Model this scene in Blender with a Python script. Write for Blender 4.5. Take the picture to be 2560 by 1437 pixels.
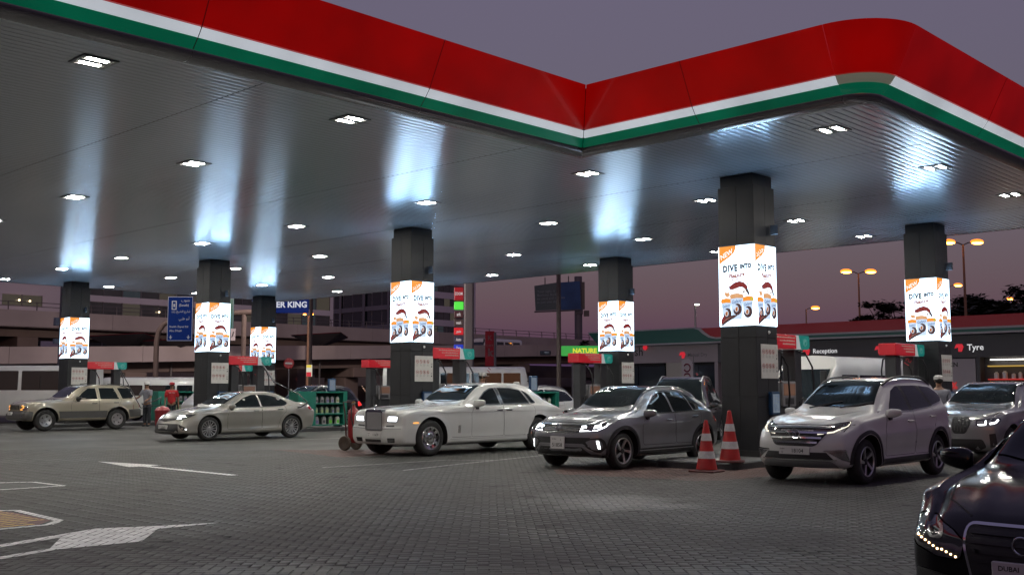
import bpy, bmesh, math, random
import numpy as np
from mathutils import Vector, Matrix
from mathutils.bvhtree import BVHTree
from mathutils.geometry import delaunay_2d_cdt
from mathutils.interpolate import poly_3d_calc
from math import sin, cos, pi, radians, sqrt, atan2, exp
random.seed(7)
for _o in list(bpy.data.objects): bpy.data.objects.remove(_o)
SC = bpy.context.scene; COL = SC.collection

# ------------------------------------------------------------------ camera
CAM_H = 1.46; YAW = radians(43.8); PITCH = math.atan((976 - 718.5) / 2680)
_cd = bpy.data.cameras.new('camera'); CAM = bpy.data.objects.new('camera', _cd); COL.objects.link(CAM)
CAM.location = (0, 0, CAM_H); CAM.rotation_euler = (pi / 2 + PITCH, 0, YAW - pi / 2)
_cd.sensor_width = 36; _cd.lens = 36 * 2680 / 2560; _cd.clip_start = 0.1; _cd.clip_end = 3000
SC.camera = CAM
# ------------------------------------------------------------------ sky (dusk) and exposure
W = bpy.data.worlds.new('World'); SC.world = W; W.use_nodes = True
nt = W.node_tree; nt.nodes.clear()
wo = nt.nodes.new('ShaderNodeOutputWorld'); add = nt.nodes.new('ShaderNodeAddShader')
tc = nt.nodes.new('ShaderNodeTexCoord'); sx = nt.nodes.new('ShaderNodeSeparateXYZ')
cr = nt.nodes.new('ShaderNodeValToRGB'); bg = nt.nodes.new('ShaderNodeBackground'); bg.inputs[1].default_value = 1.0
nt.links.new(tc.outputs['Generated'], sx.inputs[0]); nt.links.new(sx.outputs[2], cr.inputs[0])
e = cr.color_ramp.elements
e[0].position = 0.0; e[0].color = (0.055, 0.034, 0.085, 1)
e[1].position = 0.36; e[1].color = (0.092, 0.063, 0.122, 1)
x = cr.color_ramp.elements.new(0.10); x.color = (0.056, 0.035, 0.086, 1)
x = cr.color_ramp.elements.new(1.0); x.color = (0.09, 0.075, 0.145, 1)
nt.links.new(cr.outputs[0], bg.inputs[0])
sk = nt.nodes.new('ShaderNodeTexSky'); sk.sky_type = 'NISHITA'; sk.sun_disc = False
sk.sun_elevation = radians(0.3); sk.sun_rotation = radians(226); sk.dust_density = 2
bg2 = nt.nodes.new('ShaderNodeBackground'); bg2.inputs[1].default_value = 0.09
nt.links.new(sk.outputs[0], bg2.inputs[0])
nt.links.new(bg.outputs[0], add.inputs[0]); nt.links.new(bg2.outputs[0], add.inputs[1]); nt.links.new(add.outputs[0], wo.inputs[0])
vs_ = SC.view_settings
vs_.view_transform = 'Standard'; vs_.look = 'None'; vs_.exposure = 0; vs_.gamma = 1; vs_.use_curve_mapping = False
SC.render.engine = 'CYCLES'; SC.cycles.use_denoising = True; SC.cycles.max_bounces = 6
SC.cycles.sample_clamp_indirect = 6; SC.cycles.caustics_reflective = False; SC.cycles.caustics_refractive = False

# ------------------------------------------------------------------ materials
MATS = {}
def mat(name, col=(.5, .5, .5), rough=.5, metal=0., coat=0., em=None, es=1., var=0., scale=8., bump=0., bscale=60., sample=True, spec=.5, rvar=0.):
    if name in MATS: return MATS[name]
    m = bpy.data.materials.new(name); m.use_nodes = True; n = m.node_tree; b = n.nodes['Principled BSDF']
    b.inputs['Base Color'].default_value = (*col, 1); b.inputs['Roughness'].default_value = rough
    b.inputs['Metallic'].default_value = metal; b.inputs['Coat Weight'].default_value = coat; b.inputs['Coat Roughness'].default_value = .03 if rough < .5 and name[:4] != 'ceil' else .12
    b.inputs['Specular IOR Level'].default_value = spec
    if em: b.inputs['Emission Color'].default_value = (*em, 1); b.inputs['Emission Strength'].default_value = es
    if var or bump or rvar:
        t = n.nodes.new('ShaderNodeTexCoord'); nz = n.nodes.new('ShaderNodeTexNoise'); nz.inputs['Scale'].default_value = scale; nz.inputs['Detail'].default_value = 6
        n.links.new(t.outputs['Object'], nz.inputs['Vector'])
        if var:
            r = n.nodes.new('ShaderNodeValToRGB'); r.color_ramp.elements[0].position = .3; r.color_ramp.elements[1].position = .7
            r.color_ramp.elements[0].color = (*[c * (1 - var) for c in col], 1); r.color_ramp.elements[1].color = (*[min(1, c * (1 + var)) for c in col], 1)
            n.links.new(nz.outputs[0], r.inputs[0]); n.links.new(r.outputs[0], b.inputs['Base Color'])
        if rvar:
            mr = n.nodes.new('ShaderNodeMapRange'); mr.inputs[1].default_value = .3; mr.inputs[2].default_value = .7
            mr.inputs[3].default_value = max(0, rough - rvar); mr.inputs[4].default_value = min(1, rough + rvar)
            n.links.new(nz.outputs[0], mr.inputs[0]); n.links.new(mr.outputs[0], b.inputs['Roughness'])
        if bump:
            n2 = n.nodes.new('ShaderNodeTexNoise'); n2.inputs['Scale'].default_value = bscale; n2.inputs['Detail'].default_value = 3
            n.links.new(t.outputs['Object'], n2.inputs['Vector'])
            bp = n.nodes.new('ShaderNodeBump'); bp.inputs['Strength'].default_value = bump; bp.inputs['Distance'].default_value = .01
            n.links.new(n2.outputs[0], bp.inputs['Height']); n.links.new(bp.outputs[0], b.inputs['Normal'])
    if not sample: m.cycles.emission_sampling = 'NONE'
    MATS[name] = m; return m
def emat(name, col, s=1.0, sample=False): return mat(name, (.02, .02, .02), .4, em=col, es=s, sample=sample)
def paint(name, col, flake=.0, rough=.35): return mat(name, col, rough, metal=flake, coat=1.0, var=.05, scale=1.5)
BLACK = mat('black_plastic', (.015, .015, .016), .45, bump=.1)
RUBBER = mat('tyre_rubber', (.018, .018, .018), .75, bump=.2, var=.3)
CHROME = mat('chrome', (.75, .75, .76), .12, metal=1)
ALLOY = mat('alloy_wheel_silver', (.5, .5, .51), .28, metal=.9)
GLASS = mat('dark_tinted_glass', (.008, .011, .013), .03, spec=.5)
GAP = mat('panel_gap_black', (.008, .008, .008), .8)
WHITEP = mat('white_plastic', (.7, .7, .68), .5, var=.06)
STEEL = mat('galvanised_steel', (.22, .22, .23), .5, metal=.4, var=.15)

# ------------------------------------------------------------------ mesh helpers
class MB:
    def __init__(s): s.v = []; s.f = []; s.m = []
    def add(s, vs, fs, m=0, T=None):
        o = len(s.v)
        if T is not None: vs = [T @ Vector(v) for v in vs]
        s.v += [tuple(v) for v in vs]; s.f += [tuple(i + o for i in f) for f in fs]; s.m += [m] * len(fs); return s
    def box(s, x0, y0, z0, x1, y1, z1, m=0, b=0., T=None):
        if not b:
            v = [(x, y, z) for z in (z0, z1) for y in (y0, y1) for x in (x0, x1)]
            return s.add(v, [(0, 2, 3, 1), (4, 5, 7, 6), (0, 1, 5, 4), (2, 6, 7, 3), (0, 4, 6, 2), (1, 3, 7, 5)], m, T)
        bm = bmesh.new(); r = bmesh.ops.create_cube(bm, size=1)
        for v in bm.verts: v.co = ((x0 + x1) / 2 + v.co.x * (x1 - x0), (y0 + y1) / 2 + v.co.y * (y1 - y0), (z0 + z1) / 2 + v.co.z * (z1 - z0))
        bmesh.ops.bevel(bm, geom=bm.edges[:], offset=b, segments=2 if b > .02 else 1, profile=.5, affect='EDGES')
        bm.verts.index_update(); s.add([v.co.copy() for v in bm.verts], [[v.index for v in f.verts] for f in bm.faces], m, T); bm.free(); return s
    def tube(s, pts, r, n=8, m=0, T=None, cap=True):
        pts = [Vector(p) for p in pts]; rs = r if isinstance(r, (list, tuple)) else [r] * len(pts); vs = []; fs = []
        up = None
        for i, p in enumerate(pts):
            t = (pts[min(i + 1, len(pts) - 1)] - pts[max(i - 1, 0)]).normalized()
            if up is None: up = Vector((0, 0, 1)) if abs(t.z) < .9 else Vector((1, 0, 0))
            a = t.cross(up).normalized(); b = a.cross(t); up = b
            vs += [p + (a * cos(2 * pi * k / n) + b * sin(2 * pi * k / n)) * rs[i] for k in range(n)]
        for i in range(len(pts) - 1):
            for k in range(n): fs.append((i * n + k, i * n + (k + 1) % n, (i + 1) * n + (k + 1) % n, (i + 1) * n + k))
        if cap: fs += [tuple(range(n))[::-1], tuple((len(pts) - 1) * n + k for k in range(n))]
        return s.add(vs, fs, m, T)
    def lathe(s, prof, n=24, m=0, T=None, ms=None):   # profile (r, h) about +Z
        vs = []; k = len(prof)
        for i in range(n):
            a = 2 * pi * i / n; vs += [(r * cos(a), r * sin(a), h) for r, h in prof]
        for j in range(k - 1):
            s.add([], [], 0)
        o = len(s.v); s.add(vs, [], m, T)
        for i in range(n):
            for j in range(k - 1):
                s.f.append((o + i * k + j, o + ((i + 1) % n) * k + j, o + ((i + 1) % n) * k + j + 1, o + i * k + j + 1)); s.m.append(ms[j] if ms else m)
        return s
    def prism(s, poly, d0, d1, ax=1, m=0, T=None):    # polygon in the other two axes, extruded along ax
        n = len(poly)
        def P(a, b, d): return {0: (d, a, b), 1: (a, d, b), 2: (a, b, d)}[ax]
        vs = [P(a, b, d0) for a, b in poly] + [P(a, b, d1) for a, b in poly]
        return s.add(vs, [tuple(range(n)), tuple(range(2 * n - 1, n - 1, -1))] + [(i, n + i, n + (i + 1) % n, (i + 1) % n) for i in range(n)], m, T)
    def sphere(s, c, r, m=0, n=12, sc=(1, 1, 1), T=None):
        pr = [(sin(pi * j / (n // 2)), -cos(pi * j / (n // 2))) for j in range(n // 2 + 1)]
        vs = [(c[0] + r * sc[0] * p * cos(2 * pi * i / n), c[1] + r * sc[1] * p * sin(2 * pi * i / n), c[2] + r * sc[2] * h) for i in range(n) for p, h in pr]
        k = len(pr); return s.add(vs, [(i * k + j, ((i + 1) % n) * k + j, ((i + 1) % n) * k + j + 1, i * k + j + 1) for i in range(n) for j in range(k - 1)], m, T)
    def build(s, name, mats, parent=None, smooth=False, ang=35, loc=None, rz=0):
        me = mesh(name, s.v, s.f, mats, s.m, smooth, ang); return inst(name, me, parent, loc, rz)
def mesh(name, v, f, mats, mi=None, smooth=False, ang=35):
    me = bpy.data.meshes.new(name); me.from_pydata(v, [], f)
    for m in (mats if isinstance(mats, (list, tuple)) else [mats]): me.materials.append(m)
    if mi and any(mi): me.polygons.foreach_set('material_index', mi)
    bm = bmesh.new(); bm.from_mesh(me)
    bmesh.ops.recalc_face_normals(bm, faces=bm.faces); bm.to_mesh(me); bm.free()
    if smooth:
        me.polygons.foreach_set('use_smooth', [True] * len(me.polygons)); me.set_sharp_from_angle(angle=radians(ang))
    me.update(); return me
def inst(name, me, parent=None, loc=None, rz=0):
    o = bpy.data.objects.new(name, me); COL.objects.link(o)
    if parent: o.parent = parent
    if loc is not None: o.location = loc
    if rz: o.rotation_euler = (0, 0, rz)
    return o
def tag(o, label, cat, group=None, kind=None):
    if label: o['label'] = label
    if cat: o['category'] = cat
    if group: o['group'] = group
    if kind: o['kind'] = kind
    return o
def thing(name, label, cat, loc=(0, 0, 0), rz=0, group=None):
    o = bpy.data.objects.new(name, None); o.empty_display_size = .2; COL.objects.link(o); o.location = loc; o.rotation_euler = (0, 0, rz)
    return tag(o, label, cat, group)
def copy_tree(o, parent=None):
    c = o.copy(); COL.objects.link(c)
    if parent: c.parent = parent
    for ch in list(o.children): copy_tree(ch, c)
    return c
def struct(o): o['kind'] = 'structure'; return o
_TX = {}
def text_geo(s, size=1., shear=0., bold=0., align='CENTER'):
    k = (s, shear, bold, align)
    if k not in _TX:
        c = bpy.data.curves.new('t', 'FONT'); c.body = s; c.align_x = align; c.align_y = 'CENTER'; c.resolution_u = 2; c.shear = shear; c.offset = bold; c.space_character = 1.16 if bold > .05 else 1.
        o = bpy.data.objects.new('t', c); COL.objects.link(o); dg = bpy.context.evaluated_depsgraph_get()
        m = o.evaluated_get(dg).to_mesh(); _TX[k] = ([tuple(v.co) for v in m.vertices], [tuple(p.vertices) for p in m.polygons])
        bpy.data.objects.remove(o); bpy.data.curves.remove(c)
    v, f = _TX[k]; return [(a * size, b * size, 0) for a, b, _ in v], f
def frame(o, u, v):    # matrix with local x -> u, y -> v, z -> u x v, origin o
    u = Vector(u).normalized(); v = Vector(v).normalized(); w = u.cross(v)
    return Matrix(((u.x, v.x, w.x, o[0]), (u.y, v.y, w.y, o[1]), (u.z, v.z, w.z, o[2]), (0, 0, 0, 1)))
_AR = {c: (b, n) for c, b, n in [('ا', 0xFE8D, 2), ('أ', 0xFE83, 2), ('ب', 0xFE8F, 4), ('ة', 0xFE93, 2), ('ت', 0xFE95, 4), ('ج', 0xFE9D, 4), ('ح', 0xFEA1, 4), ('خ', 0xFEA5, 4), ('د', 0xFEA9, 2), ('ر', 0xFEAD, 2), ('ز', 0xFEAF, 2), ('س', 0xFEB1, 4), ('ش', 0xFEB5, 4), ('ظ', 0xFEC5, 4), ('ع', 0xFEC9, 4), ('غ', 0xFECD, 4), ('ك', 0xFED9, 4), ('ل', 0xFEDD, 4), ('م', 0xFEE1, 4), ('ن', 0xFEE5, 4), ('و', 0xFEED, 2), ('ي', 0xFEF1, 4)]}
def arab(s):           # joined letter forms in left-to-right drawing order
    out = []
    for i, c in enumerate(s):
        if c not in _AR: out.append(c); continue
        b, n = _AR[c]; pj = i > 0 and s[i - 1] in _AR and _AR[s[i - 1]][1] == 4; nj = n == 4 and i + 1 < len(s) and s[i + 1] in _AR
        out.append(chr(b + (3 if pj and nj else 2 if nj else 1 if pj else 0)))
    return ''.join(out[::-1])
def smoothstep(a, b, x):
    t = np.clip((x - a) / (b - a), 0, 1); return t * t * (3 - 2 * t)
def pchip(xs, ys, x):
    xs = np.asarray(xs, float); ys = np.asarray(ys, float); h = np.diff(xs); d = np.diff(ys) / h; m = np.zeros(len(xs))
    for i in range(1, len(xs) - 1):
        if d[i - 1] * d[i] > 0:
            w1 = 2 * h[i] + h[i - 1]; w2 = h[i] + 2 * h[i - 1]; m[i] = (w1 + w2) / (w1 / d[i - 1] + w2 / d[i])
    m[0] = d[0]; m[-1] = d[-1]
    x = np.clip(np.asarray(x, float), xs[0], xs[-1]); i = np.clip(np.searchsorted(xs, x) - 1, 0, len(xs) - 2); t = (x - xs[i]) / h[i]
    return (2 * t**3 - 3 * t**2 + 1) * ys[i] + (t**3 - 2 * t**2 + t) * h[i] * m[i] + (-2 * t**3 + 3 * t**2) * ys[i + 1] + (t**3 - t**2) * h[i] * m[i + 1]
# ================================================================== GROUND
def ground_material():
    m = bpy.data.materials.new('paver_ground'); m.use_nodes = True; n = m.node_tree; b = n.nodes['Principled BSDF']; b.inputs['Specular IOR Level'].default_value = .05
    t = n.nodes.new('ShaderNodeTexCoord'); mp = n.nodes.new('ShaderNodeMapping'); mp.inputs['Rotation'].default_value = (0, 0, radians(45))
    n.links.new(t.outputs['Object'], mp.inputs[0])
    br = n.nodes.new('ShaderNodeTexBrick'); br.inputs['Scale'].default_value = 1; br.inputs['Brick Width'].default_value = .2; br.inputs['Row Height'].default_value = .1
    br.inputs['Mortar Size'].default_value = .006; br.inputs['Color1'].default_value = (.078, .078, .073, 1); br.inputs['Color2'].default_value = (.098, .098, .092, 1); br.inputs['Mortar'].default_value = (.06, .06, .06, 1)
    n.links.new(mp.outputs[0], br.inputs[0])
    nz = n.nodes.new('ShaderNodeTexNoise'); nz.inputs['Scale'].default_value = .35; nz.inputs['Detail'].default_value = 8; n.links.new(t.outputs['Object'], nz.inputs[0])
    r = n.nodes.new('ShaderNodeMapRange'); r.inputs[1].default_value = .3; r.inputs[2].default_value = .7; r.inputs[3].default_value = .75; r.inputs[4].default_value = 1.15
    n.links.new(nz.outputs[0], r.inputs[0]); mx = n.nodes.new('ShaderNodeMix'); mx.data_type = 'RGBA'; mx.blend_type = 'MULTIPLY'; mx.inputs[0].default_value = 1
    n.links.new(br.outputs[0], mx.inputs[6]); n.links.new(r.outputs[0], mx.inputs[7]); n.links.new(mx.outputs[2], b.inputs['Base Color'])
    r2 = n.nodes.new('ShaderNodeMapRange'); r2.inputs[1].default_value = .35; r2.inputs[2].default_value = .65; r2.inputs[3].default_value = .42; r2.inputs[4].default_value = .62
    n.links.new(nz.outputs[0], r2.inputs[0]); n.links.new(r2.outputs[0], b.inputs['Roughness']); return m
def brick_material(name, c, rough=.5):
    m = bpy.data.materials.new(name); m.use_nodes = True; n = m.node_tree; b = n.nodes['Principled BSDF']
    g = n.nodes.new('ShaderNodeNewGeometry')
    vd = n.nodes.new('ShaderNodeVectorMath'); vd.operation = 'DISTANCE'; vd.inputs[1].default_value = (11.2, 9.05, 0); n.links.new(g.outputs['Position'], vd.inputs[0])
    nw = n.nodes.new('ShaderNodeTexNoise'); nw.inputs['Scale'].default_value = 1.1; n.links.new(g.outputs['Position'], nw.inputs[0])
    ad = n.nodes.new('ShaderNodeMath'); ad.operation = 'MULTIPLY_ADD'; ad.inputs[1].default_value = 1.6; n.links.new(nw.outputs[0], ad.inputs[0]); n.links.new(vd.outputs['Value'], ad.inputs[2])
    sheen_spot = n.nodes.new('ShaderNodeMapRange'); sheen_spot.interpolation_type = 'SMOOTHSTEP'; sheen_spot.inputs[1].default_value = 1.0; sheen_spot.inputs[2].default_value = 2.1; sheen_spot.inputs[3].default_value = .5; sheen_spot.inputs[4].default_value = .035; n.links.new(ad.outputs[0], sheen_spot.inputs[0]); n.links.new(sheen_spot.outputs[0], b.inputs['Specular IOR Level']); ri = n.nodes.new('ShaderNodeMapRange'); ri.inputs[3].default_value = .88; ri.inputs[4].default_value = 1.12  # specular raised around one point, a bright sheen put into the paver material
    n.links.new(g.outputs['Random Per Island'], ri.inputs[0])
    oi = n.nodes.new('ShaderNodeObjectInfo'); ro = n.nodes.new('ShaderNodeMapRange'); ro.inputs[3].default_value = .85; ro.inputs[4].default_value = 1.15
    n.links.new(oi.outputs['Random'], ro.inputs[0])
    nz = n.nodes.new('ShaderNodeTexNoise'); nz.inputs['Scale'].default_value = .5; nz.inputs['Detail'].default_value = 8; n.links.new(g.outputs['Position'], nz.inputs[0])
    n2 = n.nodes.new('ShaderNodeTexNoise'); n2.inputs['Scale'].default_value = 90; n2.inputs['Detail'].default_value = 3; n.links.new(g.outputs['Position'], n2.inputs[0])
    r = n.nodes.new('ShaderNodeMapRange'); r.inputs[1].default_value = .3; r.inputs[2].default_value = .7; r.inputs[3].default_value = .62; r.inputs[4].default_value = 1.25; n.links.new(nz.outputs[0], r.inputs[0])
    r3 = n.nodes.new('ShaderNodeMapRange'); r3.inputs[1].default_value = .3; r3.inputs[2].default_value = .7; r3.inputs[3].default_value = .75; r3.inputs[4].default_value = 1.25; n.links.new(n2.outputs[0], r3.inputs[0])
    n3 = n.nodes.new('ShaderNodeTexNoise'); n3.inputs['Scale'].default_value = 1.3; n3.inputs['Detail'].default_value = 4; n3.inputs['Roughness'].default_value = .65; n.links.new(g.outputs['Position'], n3.inputs[0])
    r4 = n.nodes.new('ShaderNodeMapRange'); r4.inputs[1].default_value = .60; r4.inputs[2].default_value = .70; r4.inputs[3].default_value = 1.; r4.inputs[4].default_value = .42; n.links.new(n3.outputs[0], r4.inputs[0])
    p = [ri, ro, r, r3, r4]; last = p[0].outputs[0]
    for q in p[1:]:
        k = n.nodes.new('ShaderNodeMath'); k.operation = 'MULTIPLY'; n.links.new(last, k.inputs[0]); n.links.new(q.outputs[0], k.inputs[1]); last = k.outputs[0]
    mx = n.nodes.new('ShaderNodeMix'); mx.data_type = 'RGBA'; mx.blend_type = 'MULTIPLY'; mx.inputs[0].default_value = 1; mx.inputs[6].default_value = (*c, 1)
    n.links.new(last, mx.inputs[7]); n.links.new(mx.outputs[2], b.inputs['Base Color'])
    r2 = n.nodes.new('ShaderNodeMapRange'); r2.inputs[1].default_value = .35; r2.inputs[2].default_value = .65; r2.inputs[3].default_value = rough - .1; r2.inputs[4].default_value = rough + .1
    n.links.new(nz.outputs[0], r2.inputs[0]); n.links.new(r2.outputs[0], b.inputs['Roughness'])
    bp = n.nodes.new('ShaderNodeBump'); bp.inputs['Strength'].default_value = .25; bp.inputs['Distance'].default_value = .004; n.links.new(n2.outputs[0], bp.inputs['Height']); n.links.new(bp.outputs[0], b.inputs['Normal'])
    return m
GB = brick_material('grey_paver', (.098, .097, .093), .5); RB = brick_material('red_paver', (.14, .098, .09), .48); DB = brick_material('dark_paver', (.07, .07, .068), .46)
PAINT = mat('road_paint_white', (.68, .68, .67), .5, var=.25, scale=6, bump=.3); PAINTL = mat('lane_paint_worn', (.33, .33, .32), .55, var=.4, scale=5, bump=.3); PAINTY = mat('road_paint_yellow', (.5, .3, .04), .55, var=.2); PAINTR = mat('road_paint_maroon', (.16, .05, .05), .6, var=.2)
def in_poly(x, y, P):
    c = False; j = len(P) - 1
    for i in range(len(P)):
        if (P[i][1] > y) != (P[j][1] > y) and x < (P[j][0] - P[i][0]) * (y - P[i][1]) / (P[j][1] - P[i][1]) + P[i][0]: c = not c
        j = i
    return c
gnd = MB(); N = 40
gnd.add([(-1500, -1500, -.009), (1500, -1500, -.009), (1500, 1500, -.009), (-1500, 1500, -.009)], [(0, 1, 2, 3)])
GROUND = struct(gnd.build('ground', ground_material()))
RED = [(14.6, 19.2), (22, 19.6), (22, 24.6), (15.6, 24.4)]; RED2 = [(14.9, 9.9), (14.4, 12.7), (15.4, 13.6), (22, 13.2), (22, 8.9)]
DARK1 = [(13.1, 15.3), (12.6, 16.9), (15.2, 16.9), (14.3, 15.3)]
S45 = sqrt(.5)
def uv2xy(u, v): return (u - v) * S45, (u + v) * S45     # u: view direction of the 45 degree bond
fw = (cos(YAW), sin(YAW)); rt = (sin(YAW), -cos(YAW))
def visible(x, y, m=.5):
    d = x * fw[0] + y * fw[1]; l = x * rt[0] + y * rt[1]
    return d > 7.3 and abs(l) < d * .4776 + m
bricks = []
a_ = .1; UM = 27.0
for i in range(int(7 / a_), int(UM / a_)):
    for j in range(-int(14 / a_), int(14 / a_)):
        k = (i - j) % 4
        if k == 0: c = ((i + 1) * a_, (j + .5) * a_, 0)
        elif k == 3: c = ((i + .5) * a_, (j + 1) * a_, 1)
        else: continue
        x, y = uv2xy(c[0], c[1])
        if visible(x, y, .25): bricks.append((x, y, c[2]))
bricks.sort(key=lambda b: b[0] * fw[0] + b[1] * fw[1] + (0 if visible(b[0], b[1], -.1) and b[0] * fw[0] + b[1] * fw[1] > 8.42 else 100))
BL, BW, CH = .097, .047, .006
def brick_vf():
    v = [(-BL, -BW, -.03), (BL, -BW, -.03), (BL, BW, -.03), (-BL, BW, -.03), (-BL, -BW, -.005), (BL, -BW, -.005), (BL, BW, -.005), (-BL, BW, -.005),
         (-BL + CH, -BW + CH, 0), (BL - CH, -BW + CH, 0), (BL - CH, BW - CH, 0), (-BL + CH, BW - CH, 0)]
    f = [(8, 9, 10, 11)] + [(a, (a + 1) % 4, (a + 1) % 4 + 4, a + 4) for a in range(4)] + [(a + 4, (a + 1) % 4 + 4, (a + 1) % 4 + 8, a + 8) for a in range(4)]
    return np.array(v), f
bv, bf = brick_vf()
one = mesh('paver', [tuple(v) for v in bv], bf, GB)
rr = random.Random(3)
def pick(x, y): return 1 if in_poly(x, y, RED) or in_poly(x, y, RED2) else 2 if in_poly(x, y, DARK1) else 0
tilt = [(rr.gauss(0, .004), rr.gauss(0, .005), rr.gauss(0, .0005)) for _ in bricks]
for (x, y, o), (tx, ty, dz) in list(zip(bricks, tilt))[:300]:
    ob = inst('brick', one, GROUND, (x, y, dz)); ob.rotation_euler = (tx, ty, radians(45) + (pi / 2 if o else 0))
rest = bricks[300:]; nb = len(rest)
V = np.zeros((nb, 12, 3)); mi = []
for q, ((x, y, o), (tx, ty, dz)) in enumerate(zip(rest, tilt[300:])):
    a = radians(45) + (pi / 2 if o else 0); ca, sa = cos(a), sin(a)
    V[q, :, 0] = x + bv[:, 0] * ca - bv[:, 1] * sa; V[q, :, 1] = y + bv[:, 0] * sa + bv[:, 1] * ca
    V[q, :, 2] = bv[:, 2] + dz + bv[:, 0] * ty * .6 + bv[:, 1] * tx * .6; mi += [pick(x, y)] * 9
F = (np.array(bf)[None] + (np.arange(nb) * 12)[:, None, None]).reshape(-1, 4)
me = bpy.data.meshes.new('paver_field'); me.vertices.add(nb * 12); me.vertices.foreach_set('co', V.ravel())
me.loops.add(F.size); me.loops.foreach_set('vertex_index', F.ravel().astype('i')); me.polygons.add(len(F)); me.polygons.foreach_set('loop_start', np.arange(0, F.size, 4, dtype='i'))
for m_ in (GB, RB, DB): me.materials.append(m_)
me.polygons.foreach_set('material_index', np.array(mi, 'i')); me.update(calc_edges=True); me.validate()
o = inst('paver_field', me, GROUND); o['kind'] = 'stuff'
# painted marks: clipped to the brick tops so the joints stay open
def clip_poly(P, R):
    for i in range(len(R)):
        a, b = R[i], R[(i + 1) % len(R)]; out = []
        for q in range(len(P)):
            p0, p1 = P[q - 1], P[q]
            s0 = (b[0] - a[0]) * (p0[1] - a[1]) - (b[1] - a[1]) * (p0[0] - a[0]); s1 = (b[0] - a[0]) * (p1[1] - a[1]) - (b[1] - a[1]) * (p1[0] - a[0])
            if (s0 >= 0) != (s1 >= 0): t = s0 / (s0 - s1); out.append((p0[0] + t * (p1[0] - p0[0]), p0[1] + t * (p1[1] - p0[1])))
            if s1 >= 0: out.append(p1)
        P = out
        if not P: return P
    return P
def marking(name, polys, m, z=.0035, step=True):
    mb = MB()
    for P in polys:
        xs = [p[0] for p in P]; ys = [p[1] for p in P]; hit = False
        for (x, y, o), (tx, ty, dz) in zip(bricks, tilt):
            if not (min(xs) - .12 < x < max(xs) + .12 and min(ys) - .12 < y < max(ys) + .12): continue
            a = radians(45) + (pi / 2 if o else 0); ca, sa = cos(a), sin(a); l, w = BL - CH * .5, BW - CH * .5
            R = [(x + u * ca - v * sa, y + u * sa + v * ca) for u, v in ((-l, -w), (l, -w), (l, w), (-l, w))]
            Q = clip_poly(list(P), R)
            if len(Q) > 2: mb.add([(px, py, z) for px, py in Q], [tuple(range(len(Q)))]); hit = True
        if not hit or not step: mb.add([(px, py, z) for px, py in P], [tuple(range(len(P)))])
    return struct(mb.build(name, m))
marking('painted_arrow', [[(10.26, 21.74), (9.95, 19.75), (10.17, 19.68), (10.17, 16.5), (10.33, 16.5), (10.33, 19.68), (10.62, 19.75)]], PAINT)
marking('painted_arrow', [[(6.5, 10.72), (5.8, 10.98), (5.3, 11.22), (3.6, 10.5), (3.6, 10.35), (4.75, 10.8), (4.35, 10.12), (3.4, 9.8), (3.4, 9.65), (4.4, 10.02), (5.17, 9.95), (5.75, 10.72)]], PAINT)
def band(P, w, close=False):
    out = []; n = len(P)
    for i in range(n if close else n - 1):
        a, b = P[i], P[(i + 1) % n]; d = sqrt((b[0] - a[0])**2 + (b[1] - a[1])**2); nx, ny = -(b[1] - a[1]) / d * w / 2, (b[0] - a[0]) / d * w / 2
        out.append([(a[0] + nx, a[1] + ny), (a[0] - nx, a[1] - ny), (b[0] - nx, b[1] - ny), (b[0] + nx, b[1] + ny)])
    return out
marking('painted_box_outline', band([(4.0, 14.6), (5.42, 13.62), (5.34, 12.2), (5.1, 11.92), (3.9, 11.9)], .1), PAINT)
st = []
for k in range(14):
    y0 = 12.03 + k * .17; st.append([(3.7, y0), (5.0 + (.25 if y0 > 12.3 else 0), y0), (5.0 + (.25 if y0 > 12.3 else 0), y0 + .085), (3.7, y0 + .085)])
marking('painted_hatch', st, PAINTY, z=.005); marking('painted_hatch_ground', [[(3.7, 12.0), (5.03, 12.0), (5.28, 12.3), (5.32, 13.5), (3.7, 14.6)]], PAINTR, z=.003)
marking('drain_cover', [[(6.3, 16.7), (7.15, 16.68), (7.12, 17.5), (6.3, 17.9)]], mat('dark_cover', (.03, .03, .03), .6, bump=.3), z=.003)
marking('drain_cover_edge', band([(6.35, 16.58), (7.3, 16.56), (7.25, 17.6), (6.3, 18.1)], .09), PAINT, z=.005)
marking('lane_line', band([(13.0, 15.25), (14.9, 15.75), (17.6, 16.35), (22.0, 17.4)], .07), PAINTL)
marking('lane_line', band([(15.0, 27.1), (19.6, 26.95), (23.0, 26.9)], .07), PAINTL)
marking('lane_line', band([(12.4, 16.9), (15.6, 16.85), (16.2, 16.1)], .07), PAINTL)

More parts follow.
